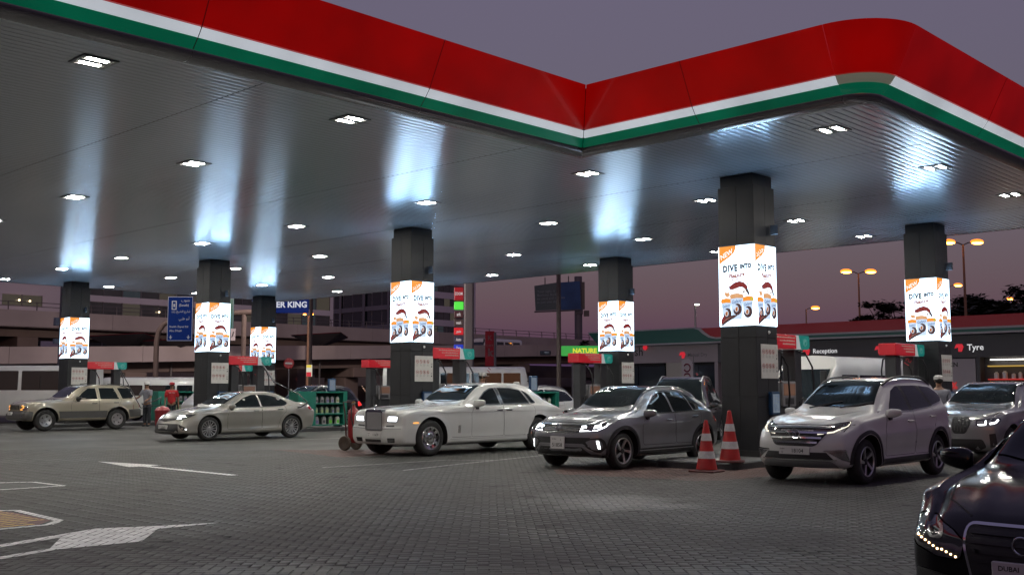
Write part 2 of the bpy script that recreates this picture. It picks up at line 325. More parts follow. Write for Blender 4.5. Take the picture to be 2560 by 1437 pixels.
# ================================================================== CANOPY
CZ = 5.86
CAN = thing('canopy', 'huge white ribbed station canopy edged with glowing red, white and green fascia', 'canopy'); CK = 1.024; CAN.scale = (CK, CK, CK); CAN.location = (0, 0, CAM_H * (1 - CK))
CEIL = mat('ceiling_aluminium', (.80, .85, .92), .18, metal=.52, var=.04, scale=.3, rvar=.03)
CEILD = mat('ceiling_joint', (.05, .05, .055), .7)
def em_panel(name, base, em, es, edge):
    m = mat(name, base, .35, em=em, es=es, coat=.2, sample=False, var=.05, scale=.7); n = m.node_tree; b = n.nodes['Principled BSDF']
    # lamps inside the box: brightness wanders a little along the panel
    nz = n.nodes.new('ShaderNodeTexNoise'); nz.inputs['Scale'].default_value = .9; nz.inputs['Detail'].default_value = 2
    t = n.nodes.new('ShaderNodeTexCoord'); n.links.new(t.outputs['Object'], nz.inputs[0])
    r = n.nodes.new('ShaderNodeMapRange'); r.inputs[1].default_value = .3; r.inputs[2].default_value = .7; r.inputs[3].default_value = es * (1 - edge); r.inputs[4].default_value = es * (1 + edge)
    n.links.new(nz.outputs[0], r.inputs[0]); n.links.new(r.outputs[0], b.inputs['Emission Strength']); return m
FRED = em_panel('fascia_red', (.16, .001, .001), (1, .002, .001), .175, .22); FWHT = em_panel('fascia_white', (.6, .6, .6), (.85, .92, 1.0), .48, .12); FGRN = em_panel('fascia_green', (.002, .10, .06), (.0, .5, .25), .13, .25)
COVE = mat('cove_aluminium', (.34, .34, .36), .22, metal=.8, var=.04)
XE, YW, YR, XF, YB, XL, RC = 15.15, 12.7, 7.05, 30.7, 45.3, -9.0, .45
SEAM = mat('fascia_seam', (.09, .012, .012), .7)
# ribbed ceiling: one cambered strip per 150 mm
P_ = .15; strips = {}
def strip_mesh(L):
    k = round(L, 2)
    if k not in strips:
        pr = []; n = 4
        for q in range(n + 1):
            u = -.069 + .138 * q / n; pr.append((u, -.0038 * (1 - (u / .069)**2)))
        pr = [(-.069, .018)] + pr + [(.069, .018)]; m_ = len(pr)
        v = [(x, a, b) for x in (0, L) for a, b in pr]; f = [(i, i + 1, m_ + i + 1, m_ + i) for i in range(m_ - 1)]
        strips[k] = mesh('ceiling_strip', v, f, CEIL, None, True, 50)
    return strips[k]
y = YR + .25; cnt = 0
while y < YB - .2:
    x0 = XL if y > YW + .2 else XE + .25
    inst('ceiling_strip', strip_mesh(XF - .15 - x0), CAN, (x0, y, CZ)); y += P_; cnt += 1
mb = MB()
mb.box(XL, YW + .2, CZ + .024, XF - .1, YB - .1, CZ + .08); mb.box(XE + .2, YR + .2, CZ + .024, XF - .1, YW + .2, CZ + .08)
for x in (1.0, 8.4, 14.0, 18.75, 23.0, 27.0): mb.box(x, (YW if x < XE else YR) + .3, CZ - .0045, x + .012, YB - .2, CZ + .019)
mb.build('ceiling_deck', CEILD, CAN)
mb = MB(); mb.prism([(XL, YW + .3), (XE + .3, YW + .3), (XE + .3, YR + .3), (XF - .3, YR + .3), (XF - .3, YB - .3), (XL, YB - .3)], CZ + .3, CZ + 1.0, 2); mb.build('roof', mat('roof_sheet', (.3, .3, .3), .7), CAN)
# fascia: outline walked at the green's lower edge; outward normals; profile offsets lean outward
def fascia_run(p0, p1, nrm, n, e0=0, e1=0):
    """panels between two outline points; e0/e1 = +1 mitre growing outward (convex), -1 shrinking (concave)"""
    d = Vector((p1[0] - p0[0], p1[1] - p0[1])); L = d.length; d.normalize(); nv = Vector(nrm)
    for i in range(n):
        a, b = L * i / n, L * (i + 1) / n; g = .008
        for nm, m, (o0, z0), (o1, z1) in (('red_panel', FRED, (.22, 6.25), (.57, 6.95)), ('white_panel', FWHT, (.125, 6.125), (.21, 6.235)), ('green_panel', FGRN, (.005, 5.985), (.115, 6.115))):
            def pt(t, o, z, end0, end1):
                if end0: t -= e0 * o
                if end1: t += e1 * o
                q = Vector(p0) + d * t + nv * o; return (q.x, q.y, z)
            th = .06; A = [pt(a + g, o0, z0, i == 0 and e0, False), pt(b - g, o0, z0, False, i == n - 1 and e1), pt(b - g, o1, z1, False, i == n - 1 and e1), pt(a + g, o1, z1, i == 0 and e0, False)]
            B = [(x - nv.x * th, y - nv.y * th, z) for x, y, z in A]
            MB().add(A + B, [(0, 1, 2, 3), (7, 6, 5, 4), (0, 4, 5, 1), (1, 5, 6, 2), (2, 6, 7, 3), (3, 7, 4, 0)]).build(nm, m, CAN)
        if i:
            S_ = MB(); vs = []
            for o, z in ((.0, 5.98), (.122, 6.118), (.216, 6.24), (.57, 6.952)):
                for t_ in (a - .007, a + .007): q = Vector(p0) + d * t_ + nv * (o + .004); vs.append((q.x, q.y, z))
            S_.add(vs, [(0, 1, 3, 2), (2, 3, 5, 4), (4, 5, 7, 6)]); S_.build('panel_seam', SEAM, CAN)
        cv = [(-.26, 5.855), (-.2, 5.853), (-.1, 5.862), (-.04, 5.885), (-.005, 5.925), (.0, 5.975)]; c = MB(); vs = []
        for t, e_0, e_1 in ((a + .003, i == 0 and e0, False), (b - .003, False, i == n - 1 and e1)):
            for o, z in cv: vs.append(pt(t, o, z, e_0, e_1))
        k = len(cv); c.add(vs, [(q, q + 1, k + q + 1, k + q) for q in range(k - 1)]); c.build('cove_panel', COVE, CAN, True, 60)
fascia_run((XL, YW), (XE, YW), (0, -1), 6, 0, -1)
fascia_run((XE, YW), (XE, YR + RC), (-1, 0), 2, -1, 0)
fascia_run((XE + RC, YR), (XF, YR), (0, -1), 4, 0, 1)
fascia_run((XF, YR), (XF, YB), (1, 0), 9, 1, 1); fascia_run((XF, YB), (XL, YB), (0, 1), 9, 1, 0)
def arc_panel(nm, m, prof, smooth=True):
    vs = []; n = 10; k = len(prof)
    for i in range(n + 1):
        a = pi + (pi / 2) * (i + (.03 if i == 0 else -.03 if i == n else 0)) / n
        for o, z in prof: vs.append((XE + RC + cos(a) * (RC + o), YR + RC + sin(a) * (RC + o), z))
    MB().add(vs, [(i * k + q, (i + 1) * k + q, (i + 1) * k + q + 1, i * k + q + 1) for i in range(n) for q in range(k - 1)]).build(nm, m, CAN, True, 60)
arc_panel('red_panel', FRED, [(.16, 6.25), (.22, 6.25), (.57, 6.95), (.51, 6.95)]); arc_panel('white_panel', mat('fascia_white_unlit', (.5, .48, .4), .4, em=(.8, .8, .6), es=.09, sample=False), [(.065, 6.125), (.125, 6.125), (.21, 6.235), (.15, 6.235)])
arc_panel('green_panel', FGRN, [(-.05, 5.985), (.005, 5.985), (.115, 6.115), (.05, 6.115)]); arc_panel('cove_panel', COVE, [(-.26, 5.855), (-.2, 5.853), (-.1, 5.862), (-.04, 5.885), (-.005, 5.925), (0, 5.975)])
mb = MB()
for (p0, p1, nv) in (((XL, YW), (XE + .02, YW), (0, 1)), ((XE, YW), (XE, YR + .5), (1, 0)), ((XE + .5, YR), (XF - .1, YR), (0, 1)), ((XF, YR + .1), (XF, YB - .1), (-1, 0)), ((XF - .1, YB), (XL, YB), (0, -1))):
    a = (p0[0], p0[1]); b = (p1[0], p1[1]); i0, i1 = .06, .12
    A = [(a[0] + nv[0] * i0, a[1] + nv[1] * i0, 5.98), (b[0] + nv[0] * i0, b[1] + nv[1] * i0, 5.98), (b[0] - nv[0] * .44, b[1] - nv[1] * .44, 6.93), (a[0] - nv[0] * .44, a[1] - nv[1] * .44, 6.93)]
    B = [(x + nv[0] * .2, y + nv[1] * .2, z) for x, y, z in A]; mb.add(A + B, [(0, 1, 2, 3), (7, 6, 5, 4), (0, 4, 5, 1), (1, 5, 6, 2), (2, 6, 7, 3), (3, 7, 4, 0)])
mb.build('fascia_backing', GAP, CAN)
# recessed downlights
LAMP = emat('lamp_white', (1.0, .95, .86), 740, True); LRIM = mat('lamp_housing', (.12, .12, .12), .4, metal=.5)
lt = thing('ceiling_light', None, 'ceiling light', (0, 0, 0))
mb = MB(); f_ = .25
for q in ((-f_, -f_, f_, -f_ + .05), (-f_, f_ - .05, f_, f_), (-f_, -f_ + .05, -f_ + .05, f_ - .05), (f_ - .05, -f_ + .05, f_, f_ - .05), (-f_ + .05, -.05, f_ - .05, .05)): mb.box(q[0], q[1], -.009, q[2], q[3], .004)
mb.build('housing', LRIM, lt)
mb = MB(); mb.box(-f_ + .051, -f_ + .051, -.004, f_ - .051, f_ - .051, 0); mb.build('reflector', mat('lamp_reflector', (.2, .2, .19), .4), lt)
for s in (-1, 1):
    mb = MB(); mb.box(-.14, s * .12 - .036, -.0075, .14, s * .12 + .036, -.0045); mb.build('lamp', LAMP, lt)
_LL = set(); COLN = [(19.6, 11.95, 'tallest column'), (28.8, 11.95, 'rightmost column'), (19.6, 22.7, 'column at the limousine'), (28.8, 22.7, 'column behind the grey crossover'), (19.6, 33.2, 'column at the blue road sign'), (28.8, 44.1, 'smallest column'), (19.6, 44.1, 'leftmost column'), (28.8, 33.2, 'column behind the limousine pump')]
first = True
LX = [(6.25, ''), (10.55, ''), (16.6, ''), (20.9, ''), (25.05, ''), (28.95, '')]
for ix, (x, _) in enumerate(LX):
    for iy, y in enumerate([8.42, 13.78, 18.7, 23.95, 28.8, 33.95, 38.55, 43.8]):
        if y < 12 and x < 16: continue
        o = lt if first else copy_tree(lt); first = False; o.location = (x * CK, y * CK, CAM_H + (CZ - .006 - CAM_H) * CK)
        cn = min(COLN, key=lambda c_: (c_[0] - x)**2 + (c_[1] - y)**2); dx, dy = x - cn[0], y - cn[1]
        lat = dx * sin(YAW) - dy * cos(YAW); dep = dx * cos(YAW) + dy * sin(YAW)
        wd = [w_ for v_, w_ in sorted(((abs(dep), 'beyond' if dep > 0 else 'in front of'), (abs(lat), 'right of' if lat > 0 else 'left of')), reverse=True)]
        lb = f'twin-bar ceiling downlight {wd[0]} the {cn[2]}'
        if lb in _LL: lb = f'twin-bar ceiling downlight {wd[0].replace(" of", "")} and {wd[1]} the {cn[2]}'
        if lb in _LL: lb = lb.replace('twin-bar', 'farther twin-bar')
        if lb in _LL: lb = lb.replace('farther', 'farthest')
        _LL.add(lb); o['label'] = lb; o['group'] = 'downlights in the canopy ceiling'
# ================================================================== COLUMNS WITH SCREENS
STONE = mat('column_cladding', (.024, .025, .028), .5, var=.12, scale=3, bump=.05, rvar=.08, spec=.25); STONED = mat('column_core', (.02, .02, .02), .8)
SCRW = emat('screen_white', (.60, .82, 1.0), 3.5, True)
def pr(name, c, s=.95): return emat('print_' + name, c, s)
PO = pr('orange', (1.0, .33, .02)); PT = pr('tan', (.80, .42, .2)); PD = pr('dark', (.03, .025, .035), .9); PK = pr('rose', (.42, .15, .12)); PR = pr('chocolate_red', (.22, .01, .01)); PB = pr('brown', (.06, .02, .02)); PW = pr('white', (1, 1, 1), 1.15); PC = pr('cup', (.62, .78, 1.0), 1.0); PG = pr('blue', (.10, .20, .42)); PCR = pr('caramel', (.75, .38, .16)); PL = pr('lime', (.45, .65, .05))
SM = [SCRW, PO, PT, PD, PK, PR, PB, PW, PC, PG, PCR, PL]
def advert(ar):
    Wd, Hh = .83, 1.67; mb = MB(); mb.box(0, 0, -.02, Wd, Hh, 0, 0)
    L = [0]
    def poly(P, m, dz=None):
        L[0] += 1; z = .0006 * (dz if dz is not None else L[0]); mb.add([(x * Wd, (1 - y) * Hh, z) for x, y in P], [tuple(range(len(P)))], m)
    def txt(s, cx, cy, h, m, ang=0, shear=0, bold=0, sx=1.):
        L[0] += 1; v, f = text_geo(s, h, shear, bold); ca, sa = cos(ang), sin(ang)
        mb.add([(cx * Wd + (a * sx * ca - b * sa), (1 - cy) * Hh + a * sx * sa + b * ca, .0006 * L[0]) for a, b, _ in v], f, m)
    def strip(P, ws, m):
        A = []; B = []
        for i, p in enumerate(P):
            q0, q1 = P[max(i - 1, 0)], P[min(i + 1, len(P) - 1)]; dx, dy = q1[0] - q0[0], (q1[1] - q0[1]) * 2; l = sqrt(dx * dx + dy * dy); w = ws[i]
            A.append((p[0] - dy / l * w, p[1] + dx / l * w / 2)); B.append((p[0] + dy / l * w, p[1] - dx / l * w / 2))
        L[0] += 1; n = len(P); mb.add([(x * Wd, (1 - y) * Hh, .0006 * L[0]) for x, y in A + B], [(i, i + 1, n + i + 1, n + i) for i in range(n - 1)], m)
    poly([(0, 0), (.49, 0), (.48, .045), (.43, .09), (.33, .13), (.2, .165), (.09, .195), (0, .225)], 1)
    if ar: txt(arab('جديد'), .22, .085, .17, 7, .5, 0, .012)
    else: txt('NEW', .21, .105, .14, 7, .42, .2, .02)
    txt('DIVE', .315, .285, .185, 3, .02, 0, .07, .80); txt('INTO', .765, .268, .122, 3, .02, 0, .10, .80)
    txt('Pleasure', .49, .375, .135, 4, .12, .35, .05, .86)
    strip([(.27, .435), (.4, .424), (.55, .417), (.74, .414)], [.004, .014, .012, .003], 4)
    # milk splash, chocolate ribbon
    poly([(.2, .62), (.26, .56), (.36, .545), (.5, .53), (.62, .525), (.72, .54), (.78, .575), (.74, .61), (.6, .6), (.4, .605), (.3, .63)], 7)
    poly([(.12, .56), (.16, .62), (.22, .645), (.3, .62), (.26, .575), (.2, .585)], 2); poly([(.17, .575), (.2, .61), (.24, .6), (.22, .58)], 10)
    strip([(.28, .525), (.36, .518), (.46, .497), (.58, .485), (.68, .495), (.76, .525), (.79, .56)], [.04, .06, .075, .075, .065, .05, .03], 5)
    strip([(.78, .54), (.8, .575), (.83, .6), (.85, .63)], [.02, .035, .03, .012], 6)
    poly([(.81, .47), (.83, .465), (.84, .49), (.82, .515), (.805, .5)], 6); poly([(.68, .585), (.7, .572), (.73, .575), (.71, .598)], 6); poly([(.52, .56), (.54, .555), (.55, .565), (.53, .57)], 6)
    for (cx, ty, w, sk_, lid, by) in ((.19, .685, .31, -.05, 2, .94), (.82, .675, .33, .06, 1, .92), (.505, .635, .40, 0., 2, .97)):
        poly([(cx - w * .46, ty + .01), (cx + w * .46, ty + .01 - sk_ * .1), (cx + w * .34 - sk_ * .4, by - .05), (cx - w * .34 - sk_ * .4, by - .05)], 8)
        poly([(cx - w * .5, ty), (cx - w * .42, ty - .026), (cx, ty - .036), (cx + w * .42, ty - .026), (cx + w * .5, ty), (cx + w * .46, ty + .028), (cx, ty + .02), (cx - w * .46, ty + .028)], lid if lid == 1 else (10 if cx > .4 else 1))
        if lid == 1: poly([(cx + .08, ty - .02), (cx + .125, ty - .01), (cx + .13, ty + .022), (cx + .09, ty + .02)], 11)
        if cx > .4 and lid == 2: poly([(cx - .06, ty - .028), (cx + .05, ty - .026), (cx + .04, ty + .005), (cx - .05, ty + .003)], 2)
        txt('Galaxy', cx - .01, ty + .062, .078 * w / .3, 9, .16, .3, .02, .85); strip([(cx - .09, ty + .098), (cx, ty + .092), (cx + .08, ty + .094)], [.002] * 3, 9)
        c = (cx - sk_ * .3, ty + .16); K = [(c[0] + .105 * cos(a) * (1 - .02 * k), c[1] + .062 * sin(a) * (1 - .02 * k)) for k, a in enumerate([q * .52 - 1.9 for q in range(11)])]
        strip(K, [.01, .026, .038, .044, .046, .046, .044, .038, .03, .02, .006], 6)
        poly([(c[0] - .045, c[1] - .005), (c[0] - .02, c[1] - .03), (c[0] + .03, c[1] - .028), (c[0] + .035, c[1] + .01), (c[0], c[1] + .03), (c[0] - .04, c[1] + .022)], 10); strip([(c[0] + .02, c[1] - .03), (c[0] - .02, c[1]), (c[0] + .01, c[1] + .025)], [.004, .018, .006], 5)
    strip([(.08, .995), (.1, .965), (.17, .93), (.28, .905), (.4, .885), (.52, .868)], [.015, .045, .065, .06, .04, .006], 6); strip([(.07, .97), (.09, .93), (.13, .895), (.17, .865)], [.015, .045, .04, .004], 5)
    strip([(.1, .955), (.2, .912), (.34, .885)], [.003, .011, .003], 4)
    return mesh('advert_screen', mb.v, mb.f, SM, mb.m)
ADN, ADA = advert(False), advert(True)
NOT = mat('notice_board_white', (.50, .50, .48), .5, var=.05); NRED = mat('notice_red', (.35, .03, .03), .5); NBLK = mat('notice_black', (.03, .03, .03), .5); NGRY = mat('notice_print_grey', (.25, .25, .25), .5)
def notice():
    w, h = .66, .70; mb = MB(); mb.box(0, 0, 0, w, h, .012, 0)
    def ring(cx, cy, r0, r1, m, z):
        n = 20; v = [(cx + r * cos(2 * pi * i / n), cy + r * sin(2 * pi * i / n), z) for r in (r0, r1) for i in range(n)]; mb.add(v, [(i, (i + 1) % n, n + (i + 1) % n, n + i) for i in range(n)], m)
    def rect(x0, y0, x1, y1, m, z=.014, a=0):
        cx, cy = (x0 + x1) / 2, (y0 + y1) / 2; mb.add([(cx + (x - cx) * cos(a) - (y - cy) * sin(a), cy + (x - cx) * sin(a) + (y - cy) * cos(a), z) for x, y in ((x0, y0), (x1, y0), (x1, y1), (x0, y1))], [(0, 1, 2, 3)], m)
    for r in range(2):
        for c in range(4):
            cx, cy = .085 + c * .128, .545 - r * .29
            ring(cx, cy, .040, .050, 1, .0145)
            g = (r * 4 + c) % 4     # cigarette, flame, phone, can / camera, engine, dog, bottle pictograms
            if g == 0: rect(cx - .028, cy - .006, cx + .028, cy + .006, 2); rect(cx + .018, cy + .008, cx + .024, cy + .022, 2)
            elif g == 1: rect(cx - .005, cy - .028, cx + .005, cy + .006, 2); ring(cx, cy + .012, 0, .014, 2, .014)
            elif g == 2: rect(cx - .013, cy - .025, cx + .013, cy + .025, 2)
            else: rect(cx - .018, cy - .025, cx + .018, cy + .012, 2); rect(cx - .007, cy + .012, cx + .007, cy + .028, 2)
            rect(cx - .042, cy - .004, cx + .042, cy + .004, 1, .015, -.785)
            for q in range(4): rect(cx - .04, cy - .075 - q * .016, cx + .04 - .012 * ((q + c) % 3), cy - .069 - q * .016, 3)
    rect(.555, .03, .557, .67, 3)
    for cy in (.48, .22): ring(.607, cy, .014, .022, 2, .0145); rect(.59, cy - .09, .624, cy - .05, 2); rect(.585, cy - .16, .63, cy - .155, 3); rect(.585, cy - .18, .63, cy - .175, 3)
    return mesh('notice_board', mb.v, mb.f, [NOT, NRED, NBLK, NGRY], mb.m)
NOTICE = notice(); BLUEF = mat('blue_sign_frame', (.01, .04, .10), .35); POST = emat('poster_print', (.45, .55, .68), .28); POST2 = mat('poster_pattern', (.12, .18, .3), .4)
def poster_mesh():
    mb = MB(); mb.box(-.17, -.24, -.09, .17, .24, 0, 0, .02); mb.box(-.125, -.19, .0, .125, .19, .004, 1)
    r = random.Random(4)
    for k in range(26):
        x, y, w, h = r.uniform(-.10, .08), r.uniform(-.17, .15), r.uniform(.01, .05), r.uniform(.008, .03); mb.box(x, y, .004, x + w, y + h, .0055 + .0002 * k, 2)
    return mesh('poster_box', mb.v, mb.f, [BLUEF, POST, POST2], mb.m)
POSTER = poster_mesh()
CW, CD = .83, .85
def clad(w, z0, z1):
    k = (round(w, 3), round(z1 - z0, 3))
    if k not in _CL:
        mb = MB(); mb.box(.003, -.018, .003, w - .003, 0, z1 - z0 - .003, 0, .004); _CL[k] = mesh('cladding_panel', mb.v, mb.f, STONE)
    return _CL[k]
_CL = {}
def column(x, y, label, number, nface=-1, lab_full=True):
    t = thing('column', label, 'column', (x, y, 0), 0, 'fuel island columns')
    mb = MB(); mb.box(.02, .02, .1, CW - .02, CD - .02, 2.79); mb.box(.02, .02, 4.46, CW - .02, CD - .02, 5.71); mb.box(.03, .03, 2.79, CW - .03, CD - .03, 4.46); mb.build('core', STONED, t)
    mb = MB(); mb.box(-.02, -.02, .0, CW + .02, CD + .02, .25, 0, .008); mb.build('plinth', STONED, t)
    mb = MB(); mb.box(.035, .035, 5.71, CW - .035, CD - .035, 5.955, 0, .006); mb.build('collar', STONE, t)
    for (o, u) in (((0, CD), (0, -1)), ((0, 0), (1, 0)), ((CW, 0), (0, 1)), ((CW, CD), (-1, 0))):
        Wf = CW if u[0] else CD; a = atan2(u[1], u[0])
        for z0, z1 in ((.25, 1.33), (1.33, 2.54), (2.54, 2.78), (4.47, 5.71)):
            for p0, p1 in ((.0, .44), (.44, Wf)):
                c = inst('cladding_panel', clad(p1 - p0, z0, z1), t, (o[0] + u[0] * p0 - u[1] * -.018, o[1] + u[1] * p0 - u[0] * .0 + (u[0] * .018), z0), a)
                c.location = (o[0] + u[0] * p0 + (-u[1]) * .018, o[1] + u[1] * p0 + u[0] * .018, z0)
        s = inst('advert_screen', ADA if u[0] == 1 or u[1] == 1 else ADN, t); ww = (Wf - .83) / 2
        ld = bpy.data.lights.new('ceiling_fill', 'AREA'); ld.shape = 'RECTANGLE'; ld.size = .8; ld.size_y = .05; ld.energy = 8; ld.color = (.34, .63, 1.0)  # unseen strip lamp added above each screen to brighten the ceiling
        lo = bpy.data.objects.new('ceiling_fill', ld); COL.objects.link(lo); lo.parent = t; q_ = Vector((u[1], -u[0], 0)); ld.spread = radians(150); zv = -(q_ * .84 + Vector((0, 0, .54))).normalized(); xv = Vector((u[0], u[1], 0)); yv = zv.cross(xv)
        lo.matrix_local = Matrix(((xv.x, yv.x, zv.x, o[0] + u[0] * Wf / 2 + q_.x * .04), (xv.y, yv.y, zv.y, o[1] + u[1] * Wf / 2 + q_.y * .04), (xv.z, yv.z, zv.z, 4.475), (0, 0, 0, 1)))
        s.matrix_local = frame((o[0] + u[0] * ww + u[1] * .012, o[1] + u[1] * ww - u[0] * .012, 2.79), (u[0], u[1], 0), (0, 0, 1))
    n = inst('notice_board', NOTICE, t); n.matrix_local = frame((.16, -.001, 1.71), (1, 0, 0), (0, 0, 1))
    p = inst('poster_box', POSTER, t); p.matrix_local = frame((.56, -.10, 1.2), (1, 0, 0), (0, 0, 1))
    mb = MB(); mb.sphere((.5, .0, 2.66), .035, 0, 10); mb.build('dome_camera', WHITEP, t, True)
    if number:
        mb = MB(); mb.box(.60, -.21, 4.70, .64, -.02, 4.90, 0, .005); mb.build('number_sign', mat('number_sign_grey', (.035, .035, .04), .5), t)
        mb = MB(); v, f = text_geo(number, .15, 0, .01); mb.add(v, f, 0, frame((.598, -.115, 4.80), (0, -1, 0), (0, 0, 1))); c = mb.build('number', mat('number_red', (.3, .03, .04), .5), t.children[-1])
    return t
CX0, CX1, CYS = 19.2, 28.35, [11.52, 22.25, 32.77, 43.65]
column(CX0, CYS[0], 'tallest charcoal column, behind the two traffic cones, left of the pearl white seven-seater', '15')
column(CX1, CYS[0], 'rightmost charcoal column rising above the rear of the pearl white seven-seater', '13')
column(CX0, CYS[1], 'charcoal column behind the white limousine bonnet', '11')
column(CX1, CYS[1], 'charcoal column rising behind the grey crossover, beside the green sign', '9')
column(CX0, CYS[2], 'charcoal column behind the champagne sedan windscreen, beside the blue road sign', '7')
column(CX1, CYS[3], 'smallest charcoal column, in front of the blue burger sign', '1')
column(CX0, CYS[3], 'leftmost charcoal column, above the beige four wheel drive', '3')
column(CX1, CYS[2], 'charcoal column hidden straight behind the one at the limousine bonnet', '5')

# ------------------------------------------------------------------ fuel islands
KERB = mat('island_kerb', (.03, .03, .032), .5, var=.2, bump=.2); ITOP = mat('island_top', (.14, .14, .135), .6, var=.15, scale=4, bump=.2)
def island(y, label, x0=18.5):
    t = thing('fuel_island', label, 'kerb island', (0, y, 0), 0, 'raised fuel islands')
    P = []; x1, y0, y1, r = 31.0, -.62, 1.15, .45
    for cx, cy, a0 in ((x0 + r, y0 + r, pi), (x1 - r, y0 + r, 1.5 * pi), (x1 - r, y1 - r, 0), (x0 + r, y1 - r, .5 * pi)):
        for k in range(7): P.append((cx + r * cos(a0 + k * pi / 12), cy + r * sin(a0 + k * pi / 12)))
    c = ((x0 + x1) / 2, (y0 + y1) / 2); Q = [(p[0] + (.12 if p[0] < c[0] else -.12), p[1] + (.12 if p[1] < c[1] else -.12)) for p in P]
    n = len(P); v = [(a, b, -.02) for a, b in P] + [(a, b, .11) for a, b in P] + [(a + (.015 if a < c[0] else -.015), b + (.015 if b < c[1] else -.015), .13) for a, b in P] + [(a, b, .13) for a, b in Q]
    f = [(k * n + i, k * n + (i + 1) % n, (k + 1) * n + (i + 1) % n, (k + 1) * n + i) for k in range(3) for i in range(n)]
    MB().add(v, f).build('kerb', KERB, t); mb = MB(); mb.add([(a, b, .128) for a, b in Q], [tuple(range(n))]); mb.build('paving', ITOP, t); return t
for y, l in zip(CYS, ['black kerbed fuel island with the two traffic cones', 'fuel island beside the white limousine', 'fuel island with the large green oil rack', 'farthest fuel island behind the beige four wheel drive']): island(y, l, 17.0 if y < 15 else 18.5)
# ------------------------------------------------------------------ fuel pumps
PRED = em_panel('pump_header_red', (.35, .012, .02), (1, .02, .035), .13, .15); PGRN = em_panel('pump_header_green', (.01, .16, .14), (.02, .9, .75), .09, .15)
PWS = emat('pump_header_white', (.8, .85, .85), .4); PDK = mat('pump_body_dark', (.03, .031, .034), .4, var=.1, rvar=.1); PGY = mat('pump_panel_grey', (.22, .22, .23), .4, metal=.3); SCRD = emat('pump_display', (.25, .4, .45), .3); SCRO = emat('pump_poster_orange', (.7, .33, .2), .16)
HOSE = mat('hose_black', (.012, .012, .013), .4)
PSCR = emat('header_lettering', (.95, .55, .45), .3)
def pump():
    t = thing('fuel_pump', None, 'fuel pump'); L = 1.75
    mb = MB(); mb.box(0, 0, 2.36, 1.18, .46, 2.68, 0, .012); mb.build('header', PRED, t)
    h = t.children[0]
    mb = MB(); mb.prism([(1.36, 2.40), (1.40, 2.36), (1.66, 2.36), (1.72, 2.38), (1.75, 2.44), (1.75, 2.62), (1.72, 2.68), (1.28, 2.68)], 0, .46, 1); mb.build('header_end', PGRN, t)
    mb = MB(); mb.prism([(1.182, 2.68), (1.277, 2.68), (1.357, 2.40), (1.395, 2.36), (1.30, 2.36)], .004, .456, 1); mb.build('header_stripe', PWS, t)
    mb = MB(); r = random.Random(2)
    for q in range(3):          # three lines of small lettering, too small to read
        x = .95 - q * .02
        xa = .35 + .12 * q
        while xa < 1.1:
            w = r.uniform(.02, .07); mb.box(xa, -.003, 2.60 - q * .075, min(xa + w, 1.12), -.0005, 2.60 - q * .075 + r.uniform(.022, .036)); xa += w + .014
    mb.build('lettering', PSCR, h)
    mb = MB(); n = 18
    for r0, r1, a0, a1 in ((.07, .082, 0, 2 * pi), (.03, .045, .3, 4.2)):
        v = [(1.55 + rr_ * cos(a0 + (a1 - a0) * i / n), -.002, 2.52 + rr_ * sin(a0 + (a1 - a0) * i / n)) for rr_ in (r0, r1) for i in range(n + 1)]; mb.add(v, [(i, i + 1, n + 2 + i, n + 1 + i) for i in range(n)])
    mb.build('emblem', emat('emblem_mint', (.4, .9, .8), .35), t.children[1])
    for x in (.16, 1.22): mb = MB(); mb.box(x, .08, 0, x + .3, .38, 2.36, 0, .015); mb.build('pillar', PDK, t)
    mb = MB(); mb.box(.47, .05, 0, 1.21, .41, 1.05, 0, .02); mb.build('cabinet', PDK, t)
    for s, yy in ((-1, .05), (1, .41)):
        mb = MB(); mb.box(.55, yy - .04, 1.05, 1.13, yy + .04, 1.62, 0, .02); d = mb.build('display_head', PGY, t)
        y0 = yy + s * .041
        mb = MB(); mb.box(.6, min(y0, y0 + s * .006), 1.30, 1.08, max(y0, y0 + s * .006), 1.56); mb.build('screen', SCRD if s > 0 else SCRO, d)
        mb = MB(); mb.box(.66, min(y0, y0 + s * .006), 1.10, 1.02, max(y0, y0 + s * .006), 1.24); mb.build('keypad', PDK, d)
    for x, s in ((.28, -1), (.36, 1), (1.34, -1), (1.42, 1)):
        y0 = .08 if s < 0 else .38
        mb = MB(); mb.tube([(x, y0 + s * .02, 2.33), (x + .06, y0 + s * .16, 2.26), (x + .17, y0 + s * .26, 1.95), (x + .21, y0 + s * .27, 1.3), (x + .17, y0 + s * .22, .6), (x + .06, y0 + s * .16, .38), (x - .02, y0 + s * .1, .6), (x, y0 + s * .05, 1.0)], .022, 6); mb.build('hose', HOSE, t, True)
        mb = MB(); mb.tube([(x, y0 + s * .05, .98), (x, y0 + s * .06, 1.12), (x, y0 + s * .12, 1.25)], [.02, .035, .02], 6); mb.box(x - .02, y0 + s * .04 - .015, 1.0, x + .02, y0 + s * .04 + .015, 1.16); mb.build('nozzle', PDK, t)
    return t
P0 = pump(); pl = []
